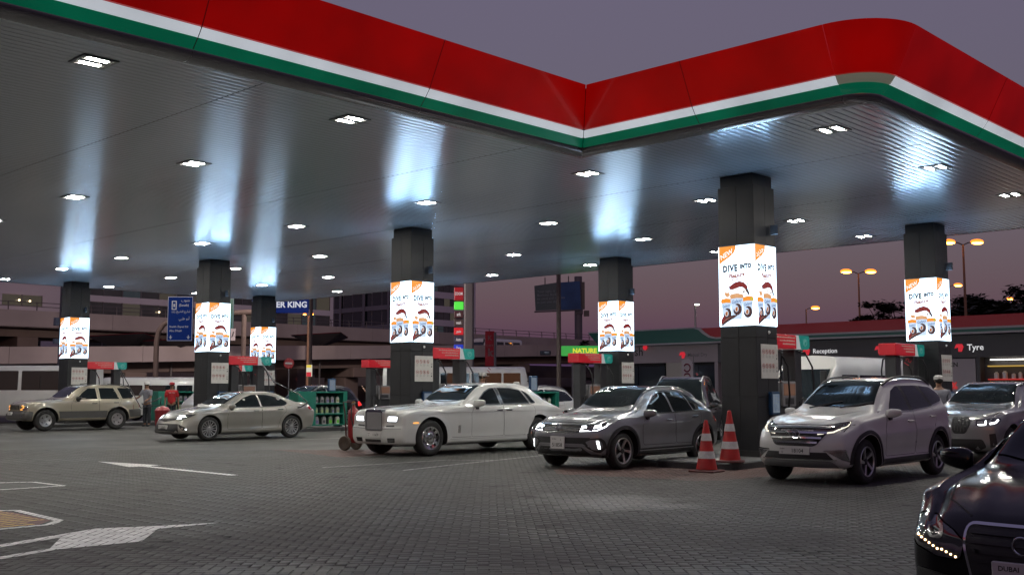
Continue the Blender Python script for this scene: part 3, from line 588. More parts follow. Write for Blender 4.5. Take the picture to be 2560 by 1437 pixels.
for (x, y, lb) in ((20.02, CYS[0] + .2, 'fuel pump with red and green header right of the tallest column by the cones'), (26.4, CYS[0] + .3, 'fuel pump with red and green header left of the rightmost column'), (20.08, CYS[1] + .2, 'fuel pump with red and green header right of the column behind the limousine bonnet'), (26.4, CYS[1] + .1, 'fuel pump with red and green header left of the column behind the grey crossover'),
                   (20.15, CYS[2] + .2, 'fuel pump with red and green header behind the champagne sedan'), (26.4, CYS[2] + .3, 'fuel pump whose red header peeks out left of the column behind the limousine bonnet'), (20.1, CYS[3] + .2, 'fuel pump with red and green header above the beige four wheel drive'), (26.4, CYS[3] + .3, 'fuel pump whose lower red header hangs left of the smallest column')):
    o = P0 if not pl else copy_tree(P0); pl.append(o); o.location = (x, y, .13); o.scale = (1, 1, .945); tag(o, lb, 'fuel pump', 'fuel pumps on the islands')
# ------------------------------------------------------------------ green oil racks with bottles
RG = mat('rack_green', (.004, .13, .09), .35, var=.08, scale=2, coat=.3); RGD = mat('rack_inside', (.008, .05, .04), .6)
def rack():
    t = thing('oil_rack', None, 'display rack')
    mb = MB(); mb.box(0, 0, .05, .78, .6, 1.30, 0, .012); mb.build('cabinet', RG, t)
    mb = MB(); mb.box(2.02, 0, .05, 2.2, .6, 1.30, 0, .012); mb.build('side_panel', RG, t)
    mb = MB(); mb.box(.785, .54, .05, 2.015, .6, 1.24, 0); mb.build('back_panel', RGD, t)
    mb = MB(); mb.box(.785, 0, 1.24, 2.015, .6, 1.30, 0, .006); mb.build('top', RG, t)
    for z in (.08, .48, .86): mb = MB(); mb.box(.785, .01, z - .03, 2.015, .535, z + .02, 0, .004); mb.build('shelf', RG, t)
    for x in (.1, 1.95): mb = MB(); mb.box(x, .08, 0, x + .1, .5, .05); mb.build('foot', BLACK, t)
    return t
BOT = [mat('bottle_' + n, c, .35, var=.08) for n, c in (('grey', (.22, .22, .23)), ('green_grey', (.2, .26, .2)), ('silver', (.3, .3, .3)), ('pale', (.42, .44, .4)))]; BLB = [mat('bottle_label_' + n, c, .5) for n, c in (('violet', (.12, .1, .22)), ('lime', (.12, .5, .03)), ('dark', (.06, .06, .07)), ('olive', (.25, .3, .12)))]
_bm = {}
def bottle(big, c, l):
    k = (big, c, l)
    if k not in _bm:
        s = 1.25 if big else 1.; t = thing('oil_bottle', None, 'bottle'); _bm[k] = t
        mb = MB(); mb.prism([(-.06 * s, 0), (.06 * s, 0), (.062 * s, .17 * s), (.035 * s, .215 * s), (.025 * s, .22 * s), (-.005, .22 * s), (-.05 * s, .2 * s), (-.062 * s, .17 * s)], -.04 * s, .04 * s, 1); mb.build('body', BOT[c], t)
        mb = MB(); mb.lathe([(0, .215 * s), (.018 * s, .215 * s), (.018 * s, .255 * s), (0, .255 * s)], 8, 0, Matrix.Translation((.01 * s, 0, 0))); mb.build('cap', BLB[2], t)
        mb = MB(); mb.box(-.045 * s, -.043 * s, .03 * s, .045 * s, -.0405 * s, .12 * s); mb.build('label_sticker', BLB[l], t); return t
    return copy_tree(_bm[k])
_poster = None
def place_rack(x, y, lb, sh, first=None):
    global R0, _poster
    o = R0 if first else copy_tree(R0); o.location = (x, y, .13); tag(o, lb, 'display rack', 'green oil racks on the islands')
    rows = [(.88, [(0, 0, 2)] * 2 + [(0, 0, 0)] * 2 + [(0, 3, 3)], 'upper'), (.50, [(0, 1, 3)] * 3 + [(0, 1, 0), (0, 2, 3)], 'middle'), (.10, [(1, 0, 0), (1, 2, 2), (1, 1, 1), (1, 3, 1)], 'bottom')]
    for z, bs, nm in rows:
        for q, b in enumerate(bs):
            bt = bottle(*b); bt.location = (x + .9 + q * (1.05 / (len(bs) - 1)) * .92 + random.uniform(-.02, .02), y + .16, z + .13); bt.rotation_euler = (0, 0, random.uniform(-.15, .15))
            tag(bt, ('large ' if b[0] else '') + ['grey', 'green grey', 'silver', 'pale'][b[1]] + ' oil bottle with ' + ['violet', 'lime', 'dark', 'olive'][b[2]] + f' sticker, {nm} shelf, {sh}', 'bottle', f'oil bottles on the {nm} shelf, {sh}')
R0 = rack(); place_rack(22.75, 32.5, 'green oil rack behind the champagne sedan', 'rack behind champagne sedan', True); place_rack(23.1, 43.4, 'green oil rack behind the two attendants', 'rack behind attendants'); place_rack(23.2, 22.3, 'green oil rack behind the white limousine', 'rack behind limousine')
for x, y, lb in ((24.4, 32.6, 'blue framed poster box standing on the green oil rack behind the champagne sedan'), (24.45, 22.4, 'blue framed poster box standing on the rack behind the limousine')):
    p = inst('poster_stand', POSTER, None); p.matrix_world = frame((x, y + .1, 1.67), (1, 0, 0), (0, 0, 1)); tag(p, lb, 'poster', 'blue poster boxes on the racks')
# ------------------------------------------------------------------ traffic cones
CONE = mat('cone_red', (.33, .008, .008), .5, var=.2, scale=5); CWH = mat('cone_reflective', (.42, .42, .43), .35, var=.15, scale=14)
def cone(x, y, z, H, lb, square=False):
    t = thing('traffic_cone', lb, 'traffic cone', (x, y, z), random.uniform(0, 1), 'traffic cones by the tallest column')
    r = lambda h: .165 * (H / .93) * (1 - h / H) + .032
    mb = MB()
    if square: mb.box(-.25, -.25, 0, .25, .25, .035, 0, .012)
    else: mb.lathe([(0, 0), (.27, 0), (.28, .012), (.27, .035), (.2, .045), (0, .045)], 28)
    mb.build('base', mat('cone_base', (.10, .012, .012) if not square else (.09, .02, .02), .6), t)
    hs = [.045, .26 * H, .40 * H, .60 * H, .74 * H, H]; pf = [(r(.045), .0451)]
    mb = MB(); mb.lathe([(r(h), h) for h in (.045, .1, .26 * H, .4 * H, .6 * H, .74 * H, H - .01)] + [(.02, H), (0, H)], 28); mb.build('body', CONE, t, True)
    for a, b in ((.26 * H, .40 * H), (.60 * H, .74 * H)): mb = MB(); mb.lathe([(r(a) - .004, a), (r(a) + .004, a), (r(b) + .004, b), (r(b) - .004, b)], 28); mb.build('reflective_band', CWH, t, True, 60)
cone(16.62, 11.05, 0, .93, 'red and white traffic cone with torn lower band standing on the pavers', True); cone(17.48, 11.1, .13, .96, 'red and white traffic cone standing on the island kerb by the tallest column')
# ------------------------------------------------------------------ wheeled fire extinguisher
t = thing('fire_extinguisher', 'large red wheeled fire extinguisher standing by the limousine grille', 'fire extinguisher', (16.55, 21.3, 0), .3)
ER = mat('extinguisher_red', (.22, .008, .012), .35, coat=.5, var=.1)
mb = MB(); mb.lathe([(0, .18), (.1, .19), (.135, .25), (.14, .35), (.14, .88), (.12, .98), (.05, 1.05), (.035, 1.1), (0, 1.1)], 24); mb.build('cylinder', ER, t, True)
mb = MB(); mb.tube([(0, 0, 1.08), (0, 0, 1.2)], .03, 8); mb.tube([(-.08, 0, 1.16), (.08, 0, 1.16)], .014, 6); mb.build('valve', mat('brass', (.35, .2, .06), .35, metal=.8), t, True)
mb = MB(); mb.tube([(-.15, .1, .25), (-.16, .14, .9), (-.16, .2, 1.18), (.16, .2, 1.18), (.16, .14, .9), (.15, .1, .25)], .018, 8); mb.tube([(-.17, .05, .18), (.17, .05, .18)], .02, 8); mb.build('trolley_frame', mat('extinguisher_frame', (.06, .012, .012), .5), t, True)
mb = MB(); mb.tube([(0, -.03, 1.15), (-.2, -.08, 1.12), (-.24, -.1, .8), (-.18, -.15, .5), (-.08, -.16, .45)], .018, 8); mb.build('hose', HOSE, t, True)
for s in (-1, 1):
    mb = MB(); mb.lathe([(0, -.03), (.07, -.03), (.08, -.035), (.16, -.04), (.18, -.02), (.18, .02), (.16, .04), (.08, .035), (.07, .03), (0, .03)], 24, 0, frame((s * .24, .08, .18), (0, 1, 0), (0, 0, 1))); mb.build('wheel', mat('extinguisher_wheel', (.05, .035, .025), .7, var=.2), t, True)
# ================================================================== VEHICLES
class Car:
    """body lofted along x (0 = front bumper, + to the rear; near side is -y), wheel arches cut, then panes, lamps and trim laid on its surface"""
    def __init__(s, root, S, paint_m, lower=BLACK):
        s.t = root; s.S = S; s.pm = paint_m; L = S['L']; s.xo = S['fo']      # origin under the front axle
        nx = 120; t = np.linspace(0, 1, nx); xs = L * (.5 - .5 * np.cos(pi * t)) * .5 + L * t * .5
        xs = np.unique(np.concatenate([[0, .012, .03, .06], xs[(xs > .07) & (xs < L - .07)], [L - .06, L - .03, L - .012, L]]))
        K = lambda k: pchip([p[0] for p in S[k]], [p[1] for p in S[k]], xs)
        top, belt, sill, hw, rw = K('top'), K('belt'), K('sill'), K('hw'), K('rw')
        ins = np.interp(np.minimum(xs, L - xs), [0, .012, .03, .06], [.05, .026, .01, 0])
        M = 52; rings = []
        for i, x in enumerate(xs):
            w, zb, zs, zt, r = hw[i] - ins[i], belt[i] - ins[i] * .3, sill[i] + ins[i], top[i] - ins[i], rw[i] - ins[i]
            zb = min(zb, zt - .03); dz = zb - zs; tz = zt - zb
            P = [(0, zs), (w * .55, zs), (w * .90, zs + .005), (w * .975, zs + .05), (w * S.get('low', .995), zs + .28 * dz), (w, zs + .55 * dz), (w * .992, zs + .8 * dz), (w * .965, zb - .004),
                 (w * .945 + (r - w * .945) * .12, zb + tz * .12), (w * .93 + (r - w * .93) * .55, zb + tz * .55), (r + .012, zt - min(.075, tz * .45) - S.get('crown', .03)), (r - .05, zt - S.get('crown', .03) * .72), (r * .55, zt - S.get('crown', .03) * .3), (0, zt)]
            P = np.array(P); n = len(P); seg = np.sqrt((np.diff(P, axis=0)**2).sum(1))**.5; k = np.concatenate([[0], np.cumsum(seg)]); u = np.linspace(0, k[-1], M)
            # centripetal catmull-rom
            T = []
            Pm = np.vstack([P[0] * [-1, 1] if P[1][0] != 0 else P[0], P, P[-2] * [-1, 1]]); Pm[0] = [-P[1][0], P[1][1]]
            for q in u:
                j = min(max(np.searchsorted(k, q) - 1, 0), n - 2); f = (q - k[j]) / (k[j + 1] - k[j]); p0, p1, p2, p3 = Pm[j], Pm[j + 1], Pm[j + 2], Pm[j + 3]
                d1 = k[j + 1] - k[j]; d0 = k[j] - k[j - 1] if j > 0 else d1; d2 = k[j + 2] - k[j + 1] if j < n - 2 else d1
                m1 = d1 * ((p1 - p0) / d0 - (p2 - p0) / (d0 + d1) + (p2 - p1) / d1); m2 = d1 * ((p2 - p1) / d1 - (p3 - p1) / (d1 + d2) + (p3 - p2) / d2)
                T.append((2 * f**3 - 3 * f**2 + 1) * p1 + (f**3 - 2 * f**2 + f) * m1 + (-2 * f**3 + 3 * f**2) * p2 + (f**3 - f**2) * m2)
            rings.append(np.array(T))
        R = np.array(rings); full = np.concatenate([R, R[:, -2:0:-1] * [-1, 1]], axis=1); m = full.shape[1]
        V = np.zeros((len(xs), m, 3)); V[:, :, 0] = xs[:, None]; V[:, :, 1] = full[:, :, 0]; V[:, :, 2] = full[:, :, 1]
        caps = []
        for e, i in ((0, 0), (1, len(xs) - 1)):
            c = np.array([xs[i], 0, (sill[i] + top[i]) / 2]); cr = []
            for q in (.82, .64, .46, .28, .12): r_ = V[i].copy(); r_[:, 1] = V[i][:, 1] * q; r_[:, 2] = c[2] + (V[i][:, 2] - c[2]) * q; cr.append(r_)
            caps.append((cr, c))
        allv = [V.reshape(-1, 3)] + [np.vstack(c) for c, _ in caps] + [np.array([c]) for _, c in caps]; A = np.vstack(allv)
        # body side crease and wheel flares
        for ax in (S['fo'], S['fo'] + S['wb']):
            d = np.sqrt((A[:, 0] - ax)**2 + (A[:, 2] - S['R'])**2); A[:, 1] += np.sign(A[:, 1]) * S.get('flare', .012) * np.exp(-((d - S['R'] - .07) / .07)**2) * smoothstep(.5, .7, np.abs(A[:, 1]))
        for z0, z1, x0, x1, dp, sg in S.get('crease', []):
            zc = z0 + (z1 - z0) * np.clip((A[:, 0] - x0) / (x1 - x0), 0, 1); f = smoothstep(x0 - .05, x0 + .3, A[:, 0]) * (1 - smoothstep(x1 - .3, x1 + .05, A[:, 0]))
            A[:, 1] += np.sign(A[:, 1]) * dp * f * np.exp(-((A[:, 2] - zc) / sg)**2) * smoothstep(.5, .7, np.abs(A[:, 1]))
        W_ = max(h for _, h in S['hw']); y2 = np.abs(A[:, 1]) / W_; ff = 1 - smoothstep(0, S.get('Lf', .75), A[:, 0]); fr = 1 - smoothstep(0, .7, L - A[:, 0])
        fz = pchip([p[0] for p in S['fz']], [p[1] for p in S['fz']], A[:, 2]); rz = pchip([p[0] for p in S['rz']], [p[1] for p in S['rz']], A[:, 2])
        A[:, 0] += ff * (S.get('fc', .25) * y2**S.get('fp', 2.6) + fz) - fr * (S.get('rc', .14) * y2**2.6 + rz)
        A[:, 0] -= s.xo
        for k_ in S.get('hoodcrease', []):       # raised bonnet lines: (x0, x1, y0, y1, height, sigma)
            x0, x1, y0, y1, h_, sg = k_; tt = np.clip((A[:, 0] - x0) / (x1 - x0), 0, 1); yc = y0 + (y1 - y0) * tt
            A[:, 2] += h_ * np.exp(-((np.abs(A[:, 1]) - yc) / sg)**2) * smoothstep(x0 - .1, x0 + .15, A[:, 0]) * (1 - smoothstep(x1 - .3, x1, A[:, 0])) * smoothstep(.6, .8, A[:, 2])
        n = len(xs); F = [(i * m + j, i * m + (j + 1) % m, (i + 1) * m + (j + 1) % m, (i + 1) * m + j) for i in range(n - 1) for j in range(m)]
        o = n * m
        for e, i in ((0, 0), (1, n - 1)):
            b = i * m
            for q in range(5): F += [(b + j, o + q * m + j, o + q * m + (j + 1) % m, b + (j + 1) % m) for j in range(m)]; b = o + q * m
            cidx = n * m + 10 * m + e; F += [(b + j, cidx, b + (j + 1) % m) for j in range(m)]; o += 5 * m
        me = mesh('body', [tuple(v) for v in A], F, [paint_m, GAP], None, True, 60)
        s.vn = [v.normal.copy() for v in me.vertices]; s.me = me; s.bvh = BVHTree.FromPolygons([v.co.copy() for v in me.vertices], [tuple(p.vertices) for p in me.polygons]); s.polys = [tuple(p.vertices) for p in me.polygons]; s.co = [v.co.copy() for v in me.vertices]
        # wheel arches
        ob = inst('body', me, root); Ra = S['R'] + S.get('gap', .055); cb = MB(); tr = S['tw'] + .06
        for ax in (0, S['wb']):
            for sg in (-1, 1):
                prof = [(Ra * cos(a), S['R'] + S.get('ay', .01) + Ra * sin(a)) for a in np.linspace(-.25, pi + .25, 30)] + [(-Ra * .9, -.2), (Ra * .9, -.2)]
                y0, y1 = sg * (W_ - S['tw'] - .12), sg * (W_ + .3); cb.prism([(ax + a, b) for a, b in prof], min(y0, y1), max(y0, y1), 1, 1)
        cm = mesh('cut', cb.v, cb.f, [GAP, GAP], [1] * len(cb.f)); co = inst('cut', cm, root)
        md = ob.modifiers.new('b', 'BOOLEAN'); md.operation = 'DIFFERENCE'; md.object = co; md.solver = 'EXACT'
        dg = bpy.context.evaluated_depsgraph_get(); nm = bpy.data.meshes.new_from_object(ob.evaluated_get(dg)); ob.modifiers.clear(); ob.data = nm; nm.name = 'body'
        bpy.data.objects.remove(co); nm.polygons.foreach_set('use_smooth', [True] * len(nm.polygons)); nm.set_sharp_from_angle(angle=radians(40))
        s.body = ob; s.W = W_
    def hit(s, o, d):
        loc, nr, fi, _ = s.bvh.ray_cast(Vector(o), Vector(d))
        if loc is None: loc, nr, fi, _ = s.bvh.find_nearest(Vector(o) + Vector(d) * 3)
        P = s.polys[fi]; w = poly_3d_calc([s.co[i] for i in P], loc); n = Vector((0, 0, 0))
        for i, q in zip(P, w): n += s.vn[i] * q
        n.normalize()
        if n.dot(nr) < 0: n = -n
        return loc, n
    def ray(s, a, q, z):    # view from azimuth a (0 = from the front, 90 = from the near side): right coordinate q, height z
        if a == 'top': return (q, z, 4.), (0, 0, -1)
        c, g = cos(radians(a)), sin(radians(a)); d = Vector((c, g, 0)); r = Vector((g, -c, 0)); o = r * q - d * 8; return (o.x - (0 if a == 90 else s.xo), o.y, z), (d.x, d.y, 0)
    def patch(s, name, poly, a, m, off=.004, res=.07, parent=None, mir=False, depth=.012, rnd=0., both=False):
        if rnd: poly = round_poly(poly, rnd)
        P = []
        for i in range(len(poly)):
            p, q = Vector(poly[i]), Vector(poly[(i + 1) % len(poly)]); k = max(1, int((q - p).length / res + .5)); P += [p + (q - p) * j / k for j in range(k)]
        nB = len(P); xs = [p.x for p in P]; ys = [p.y for p in P]; pts = list(P)
        gx = np.arange(min(xs) + res * .5, max(xs), res); gy = np.arange(min(ys) + res * .5, max(ys), res); tp = [(p.x, p.y) for p in P]
        for u in gx:
            for v in gy:
                if in_poly(u, v, tp) and min((u - p[0])**2 + (v - p[1])**2 for p in tp) > (res * .45)**2: pts.append(Vector((u, v)))
        vo, _, fo, ov, _, _ = delaunay_2d_cdt(pts, [(i, (i + 1) % nB) for i in range(nB)], [list(range(nB))], 1, 1e-6)
        hv = [s.hit(*s.ray(a, p.x, p.y)) for p in vo]
        V = [l + n * off for l, n in hv]; Nn = [n for _, n in hv]; F = [tuple(f) for f in fo]; ec = {}
        for f in F:
            for i in range(len(f)): e = (f[i], f[(i + 1) % len(f)]); ec[e] = 1
        bd = [e for e in ec if (e[1], e[0]) not in ec]; nV = len(V); mp = {}
        for e in bd:
            for i in e:
                if i not in mp: mp[i] = len(V); V.append(hv[i][0] - hv[i][1] * depth); Nn.append(hv[i][1])
        nF = len(F); F += [(e[0], e[1], mp[e[1]], mp[e[0]]) for e in bd]
        # keep outward orientation
        if F:
            f = F[0]; nrm = (V[f[1]] - V[f[0]]).cross(V[f[2]] - V[f[0]])
            if nrm.dot(Nn[f[0]]) < 0: F = [f[::-1] for f in F]
        objs = []
        for sgn in ([1, -1] if both else [-1] if mir else [1]):
            me = bpy.data.meshes.new(name); me.from_pydata([(v.x, v.y * sgn, v.z) for v in V], [], F if sgn > 0 else [f[::-1] for f in F]); me.materials.append(m)
            me.polygons.foreach_set('use_smooth', [True] * nF + [False] * (len(F) - nF)); me.normals_split_custom_set_from_vertices([(n.x, n.y * sgn, n.z) for n in Nn]); me.update()
            pr = parent[len(objs)] if isinstance(parent, list) else parent
            objs.append(inst(name, me, pr or s.t))
        return objs
    def line(s, name, pts, a, m=GAP, w=.012, off=.002, parent=None, both=True, close=False, dep=0.):
        pts = [Vector(p) for p in pts]; P = []
        n = len(pts)
        for i in range(n if close else n - 1):
            p, q = pts[i], pts[(i + 1) % n]; k = max(1, int((q - p).length / .06)); P += [p + (q - p) * j / k for j in range(k)]
        if not close: P.append(pts[-1])
        V = []; Nn = []
        for i, p in enumerate(P):
            if close: d = P[(i + 1) % len(P)] - P[i - 1]
            else: d = P[min(i + 1, len(P) - 1)] - P[max(i - 1, 0)]
            d.normalize(); nn = Vector((-d.y, d.x)) * w / 2
            for sg in (1, -1): l, nr = s.hit(*s.ray(a, p.x + nn.x * sg, p.y + nn.y * sg)); V.append(l + nr * off); Nn.append(nr)
        k = len(P); F = [(2 * i, 2 * i + 1, (2 * i + 3) % (2 * k), (2 * i + 2) % (2 * k)) for i in range(k if close else k - 1)]
        if dep:                           # a solid bar rather than a flush strip
            o = len(V); V += [v - n_ * (off + .01) for v, n_ in zip(V, Nn)]; Nn += Nn; F += [(2 * i, 2 * i + 2, o + 2 * i + 2, o + 2 * i) for i in range(k - 1)] + [(2 * i + 1, 2 * i + 3, o + 2 * i + 3, o + 2 * i + 1) for i in range(k - 1)]
        out = []
        for sgn in ([1, -1] if both else [1]):
            pr = parent[len(out)] if isinstance(parent, list) else parent
            me = bpy.data.meshes.new(name); me.from_pydata([(v.x, v.y * sgn, v.z) for v in V], [], F); me.materials.append(m)
            me.polygons.foreach_set('use_smooth', [True] * len(F)); me.normals_split_custom_set_from_vertices([(q.x, q.y * sgn, q.z) for q in Nn]); out.append(inst(name, me, pr or s.t))
        return out
    def shell(s, name, poly, a, mat_, **k): return s.patch(name, poly, a, mat_, **k)
    def plate(s, z, txt, w=.52, h=.11, y=0., sq=False, dx=-.012, tilt=0.):
        l, n = s.hit((-6, y, z), (1, 0, 0)); T = frame((l.x + dx, y, z), (0, -1, 0), (sin(tilt), 0, cos(tilt)))
        mb = MB(); mb.box(-w / 2, -h / 2, -.03, w / 2, h / 2, 0, 0, .004, T); p = mb.build('number_plate', PLATE, s.t)
        mb = MB()
        for st, cx, cy, hh in txt: v, f = text_geo(st, hh, 0, .012); mb.add([(a_ + cx, b_ + cy, .002) for a_, b_, _ in v], f, 0, T)
        mb.build('plate_lettering', NBLK, p); return p
    def wheels(s, kind, steer=0., yin=.0):
        S = s.S
        for ax in (0, S['wb']):
            for sg in (-1, 1): make_wheel(s.t, kind, S['R'], S['rim'], S['tw'], (ax, sg * (s.W - S['tw'] / 2 - S.get('win', .035)), S['R']), 0 if sg < 0 else pi, steer if ax == 0 else 0)
    def mirror(s, x, y, z, m, sz=1., both=True):
        for sg in (-1, 1):
            mb = MB(); bm = bmesh.new(); bmesh.ops.create_uvsphere(bm, u_segments=16, v_segments=10, radius=1)
            for v in bm.verts:
                c = v.co; c.x = (1 if c.x > 0 else -1) * abs(c.x)**.55; c.y = (1 if c.y > 0 else -1) * abs(c.y)**.8; c.z = (1 if c.z > 0 else -1) * abs(c.z)**.6
                v.co = (x + c.x * .075 * sz * (.4 if c.x > 0 else 1) * (1 - .25 * max(0, c.y)) + .03 * c.y, sg * (y + .10 * sz + c.y * .12 * sz), z + c.z * .070 * sz * (1 - .22 * c.y) + .010 * c.y)
            bm.verts.index_update(); mb.add([v.co.copy() for v in bm.verts], [[v.index for v in f.verts] for f in bm.faces]); bm.free()
            o = mb.build('wing_mirror', m, s.t, True, 70)
            mb = MB(); mb.prism([(x - .06, z - .05 * sz), (x + .05, z - .05 * sz), (x + .045, z - .115 * sz), (x - .03, z - .115 * sz)], min(sg * (y - .09), sg * (y + .05)), max(sg * (y - .09), sg * (y + .05)), 1); mb.build('mirror_foot', BLACK, o)
    def door(s, poly, handle=None, hm=None, gap=.013):
        p = round_poly(poly, .05); ds = s.patch('door', p, 90, s.pm, off=.0032, res=.085, both=True, depth=.001)
        s.line('door_gap', p, 90, GAP, gap, .0022, ds, True, True)
        if handle:
            x, z = handle
            for sg, d in zip((1, -1), ds):
                l, n = s.hit(*s.ray(90, x, z)); mb = MB(); mb.box(x - .10, l.y - .032, z - .013, x + .10, l.y + .0, z + .013, 0, .008)
                if sg < 0: mb.v = [(a_, -b_, c_) for a_, b_, c_ in mb.v]
                mb.build('handle', hm or s.pm, d)
        return ds
    def rail(s, x0, x1, y, z0, z1, zm, m, r=.016, n=10):
        for sg in (-1, 1):
            P = []
            for i in range(n + 1):
                t = i / n; x = x0 + (x1 - x0) * t; l, nn = s.bvh.ray_cast(Vector((x, y, 4)), Vector((0, 0, -1)))[:2]; P.append((x, sg * y, l.z + zm * min(1, 6 * t, 6 * (1 - t))))
            mb = MB(); mb.tube(P, r, 8); mb.build('roof_rail', m, s.t, True, 60)
def round_poly(P, r, n=4):
    out = []; k = len(P)
    for i in range(k):
        p, a, b = Vector(P[i]), Vector(P[i - 1]), Vector(P[(i + 1) % k]); u, v = a - p, b - p; q = min(r, u.length * .45, v.length * .45); s0, s1 = p + u.normalized() * q, p + v.normalized() * q
        for j in range(n + 1): t = j / n; c = s0 * (1 - t)**2 + p * 2 * t * (1 - t) + s1 * t * t; out.append((c.x, c.y))
    return out
PLATE = mat('plate_white', (.5, .5, .49), .45)
RIMD = mat('rim_dark', (.03, .03, .032), .4, metal=.5); DISC = mat('brake_disc', (.12, .12, .12), .4, metal=.8)
_wm = {}
def make_wheel(parent, kind, R, rim, tw, loc, rz, steer):
    k = (kind, R, rim, tw)
    if k not in _wm:
        h = tw / 2; A = frame((0, 0, 0), (1, 0, 0), (0, 0, 1))      # lathe axis z -> -y (outer face)
        mb = MB(); mb.lathe([(rim - .02, h * .75), (rim, h * .92), (rim + .012, h * .98), (rim + (R - rim) * .55, h * 1.0), (R - .03, h * .90), (R - .008, h * .70), (R, h * .35), (R, -h * .35), (R - .008, -h * .7), (R - .03, -h * .92), (rim, -h * .9), (rim - .02, -h * .6)], 40, 0, A)
        for zz in (-.28, .0, .28): pass
        ty = mesh('tyre', mb.v, mb.f, RUBBER, None, True, 40)
        mb = MB(); mb.lathe([(rim - .006, h * .86), (rim - .022, h * .80), (rim - .03, h * .5), (rim - .04, -h * .6), (.06, -h * .6)], 32, 0, A); mb.lathe([(.05, h * .2), (rim * .72, h * .2), (rim * .72, h * .05), (.05, h * .05)], 24, 1, A); hb = mesh('wheel', mb.v, mb.f, [RIMD, DISC], mb.m, True, 40)
        mb = MB(); mm = [ALLOY, RIMD, CHROME]
        mb.lathe([(rim + .004, h * .93), (rim - .004, h * 1.0), (rim - .016, h * .98), (rim - .024, h * .86)], 40, 0 if kind != 'limo' else 2, A)
        def spoke(a, w0, w1, r0, r1, z0, z1, off0=0, off1=0, m=0, th=.03):
            c, g = cos(a), sin(a); pts = [(r0, off0 - w0, z0), (r0, off0 + w0, z0), (r1, off1 + w1, z1), (r1, off1 - w1, z1)]
            v = [(r * c - t * g, r * g + t * c, z) for r, t, z in pts] + [(r * c - t * .8 * g, r * g + t * .8 * c, z - th) for r, t, z in pts]
            mb.add(v, [(0, 1, 2, 3), (0, 4, 5, 1), (1, 5, 6, 2), (2, 6, 7, 3), (3, 7, 4, 0)], m, A)
        hz = h * .72; ez = h * .93
        if kind == 'limo':
            n = 10
            mb.lathe([(0, h * .90), (.03, h * .90), (.035, h * .86), (.09, h * .83), (.12, h * .74), (rim * .56, h * .70), (rim * .64, h * .78)], 40, 2, A)
            for i in range(n): a = 2 * pi * i / n; spoke(a, rim * .17 * .55, rim * .2, rim * .60, rim - .012, h * .78, h * .95, 0, 0, 2, .05)
            mb.lathe([(rim * .86, h * .93), (rim - .01, h * .965)], 40, 2, A); mb.lathe([(0, h * .905), (.024, h * .905)], 16, 1, A)
        elif kind == 'jeep':
            n = 5
            mb.lathe([(0, h * .86), (.045, h * .86), (.06, h * .78), (.085, h * .72)], 24, 0, A)
            for i in range(n): a = 2 * pi * i / n + .3; spoke(a, .028, .034, .05, rim - .014, h * .74, ez, .022, .03, 0, .05); spoke(a, .028, .034, .05, rim - .014, h * .74, ez, -.022, -.03, 0, .05)
            for i in range(n): a = 2 * pi * (i + .5) / n + .3; spoke(a, .05, .05, rim * .74, rim - .012, h * .86, ez, 0, 0, 0, .03)
        elif kind == 'twin':
            n = 5
            mb.lathe([(0, h * .80), (.03, h * .80), (.05, h * .74), (.07, h * .68)], 24, 0, A)
            for i in range(n):
                a = 2 * pi * i / n + .3
                for sg in (-1, 1): spoke(a, .011, .016, .045, rim - .012, hz, ez, sg * .014, sg * .058)
                spoke(a + pi / n, .008, .011, .05, rim - .012, hz - .006, ez - .004)
        elif kind == 'blade':
            n = 5
            mb.lathe([(0, h * .8), (.035, h * .8), (.055, h * .72), (.065, h * .66)], 24, 1, A)
            for i in range(n): a = 2 * pi * i / n + .5; spoke(a, .018, .030, .045, rim - .012, hz, ez, .012, -.03); spoke(a, .005, .014, .06, rim - .012, hz - .01, ez - .006, .055, .035, 1)
        else:
            n = 6
            mb.lathe([(0, h * .8), (.04, h * .8), (.06, h * .72), (.07, h * .66)], 24, 0, A)
            for i in range(n): a = 2 * pi * i / n; spoke(a, .018, .02, .05, rim - .012, hz, ez)
        rm = mesh('rim', mb.v, mb.f, mm, mb.m); _wm[k] = (hb, ty, rm)
    hb, ty, rm = _wm[k]; w = inst('wheel', hb, parent, loc, rz + steer); w.rotation_euler = (0, random.uniform(0, 6), 0)
    w.matrix_local = Matrix.Translation(loc) @ Matrix.Rotation(rz + steer, 4, 'Z') @ Matrix.Rotation(random.uniform(0, 1.2), 4, 'Y')
    inst('tyre', ty, w); inst('rim', rm, w); return w
LEDW = emat('led_white', (.92, .96, 1.0), 5.5, True); LEDW2 = emat('led_soft', (1, .93, .75), 1.2); LENS = mat('lamp_lens', (.05, .05, .055), .06, spec=.8, coat=1); LENSB = mat('lamp_chrome_inside', (.35, .35, .36), .2, metal=.9); REDL = mat('tail_lens_red', (.30, .005, .008), .12, coat=1, em=(1, .01, .01), es=.06); AMB = emat('lamp_amber', (1, .42, .08), 1.6); MESHM = mat('grille_mesh', (.012, .012, .013), .4, bump=.4, bscale=200)
def seated(root, x, y, z, shirt, skin=(.16, .09, .06)): pass
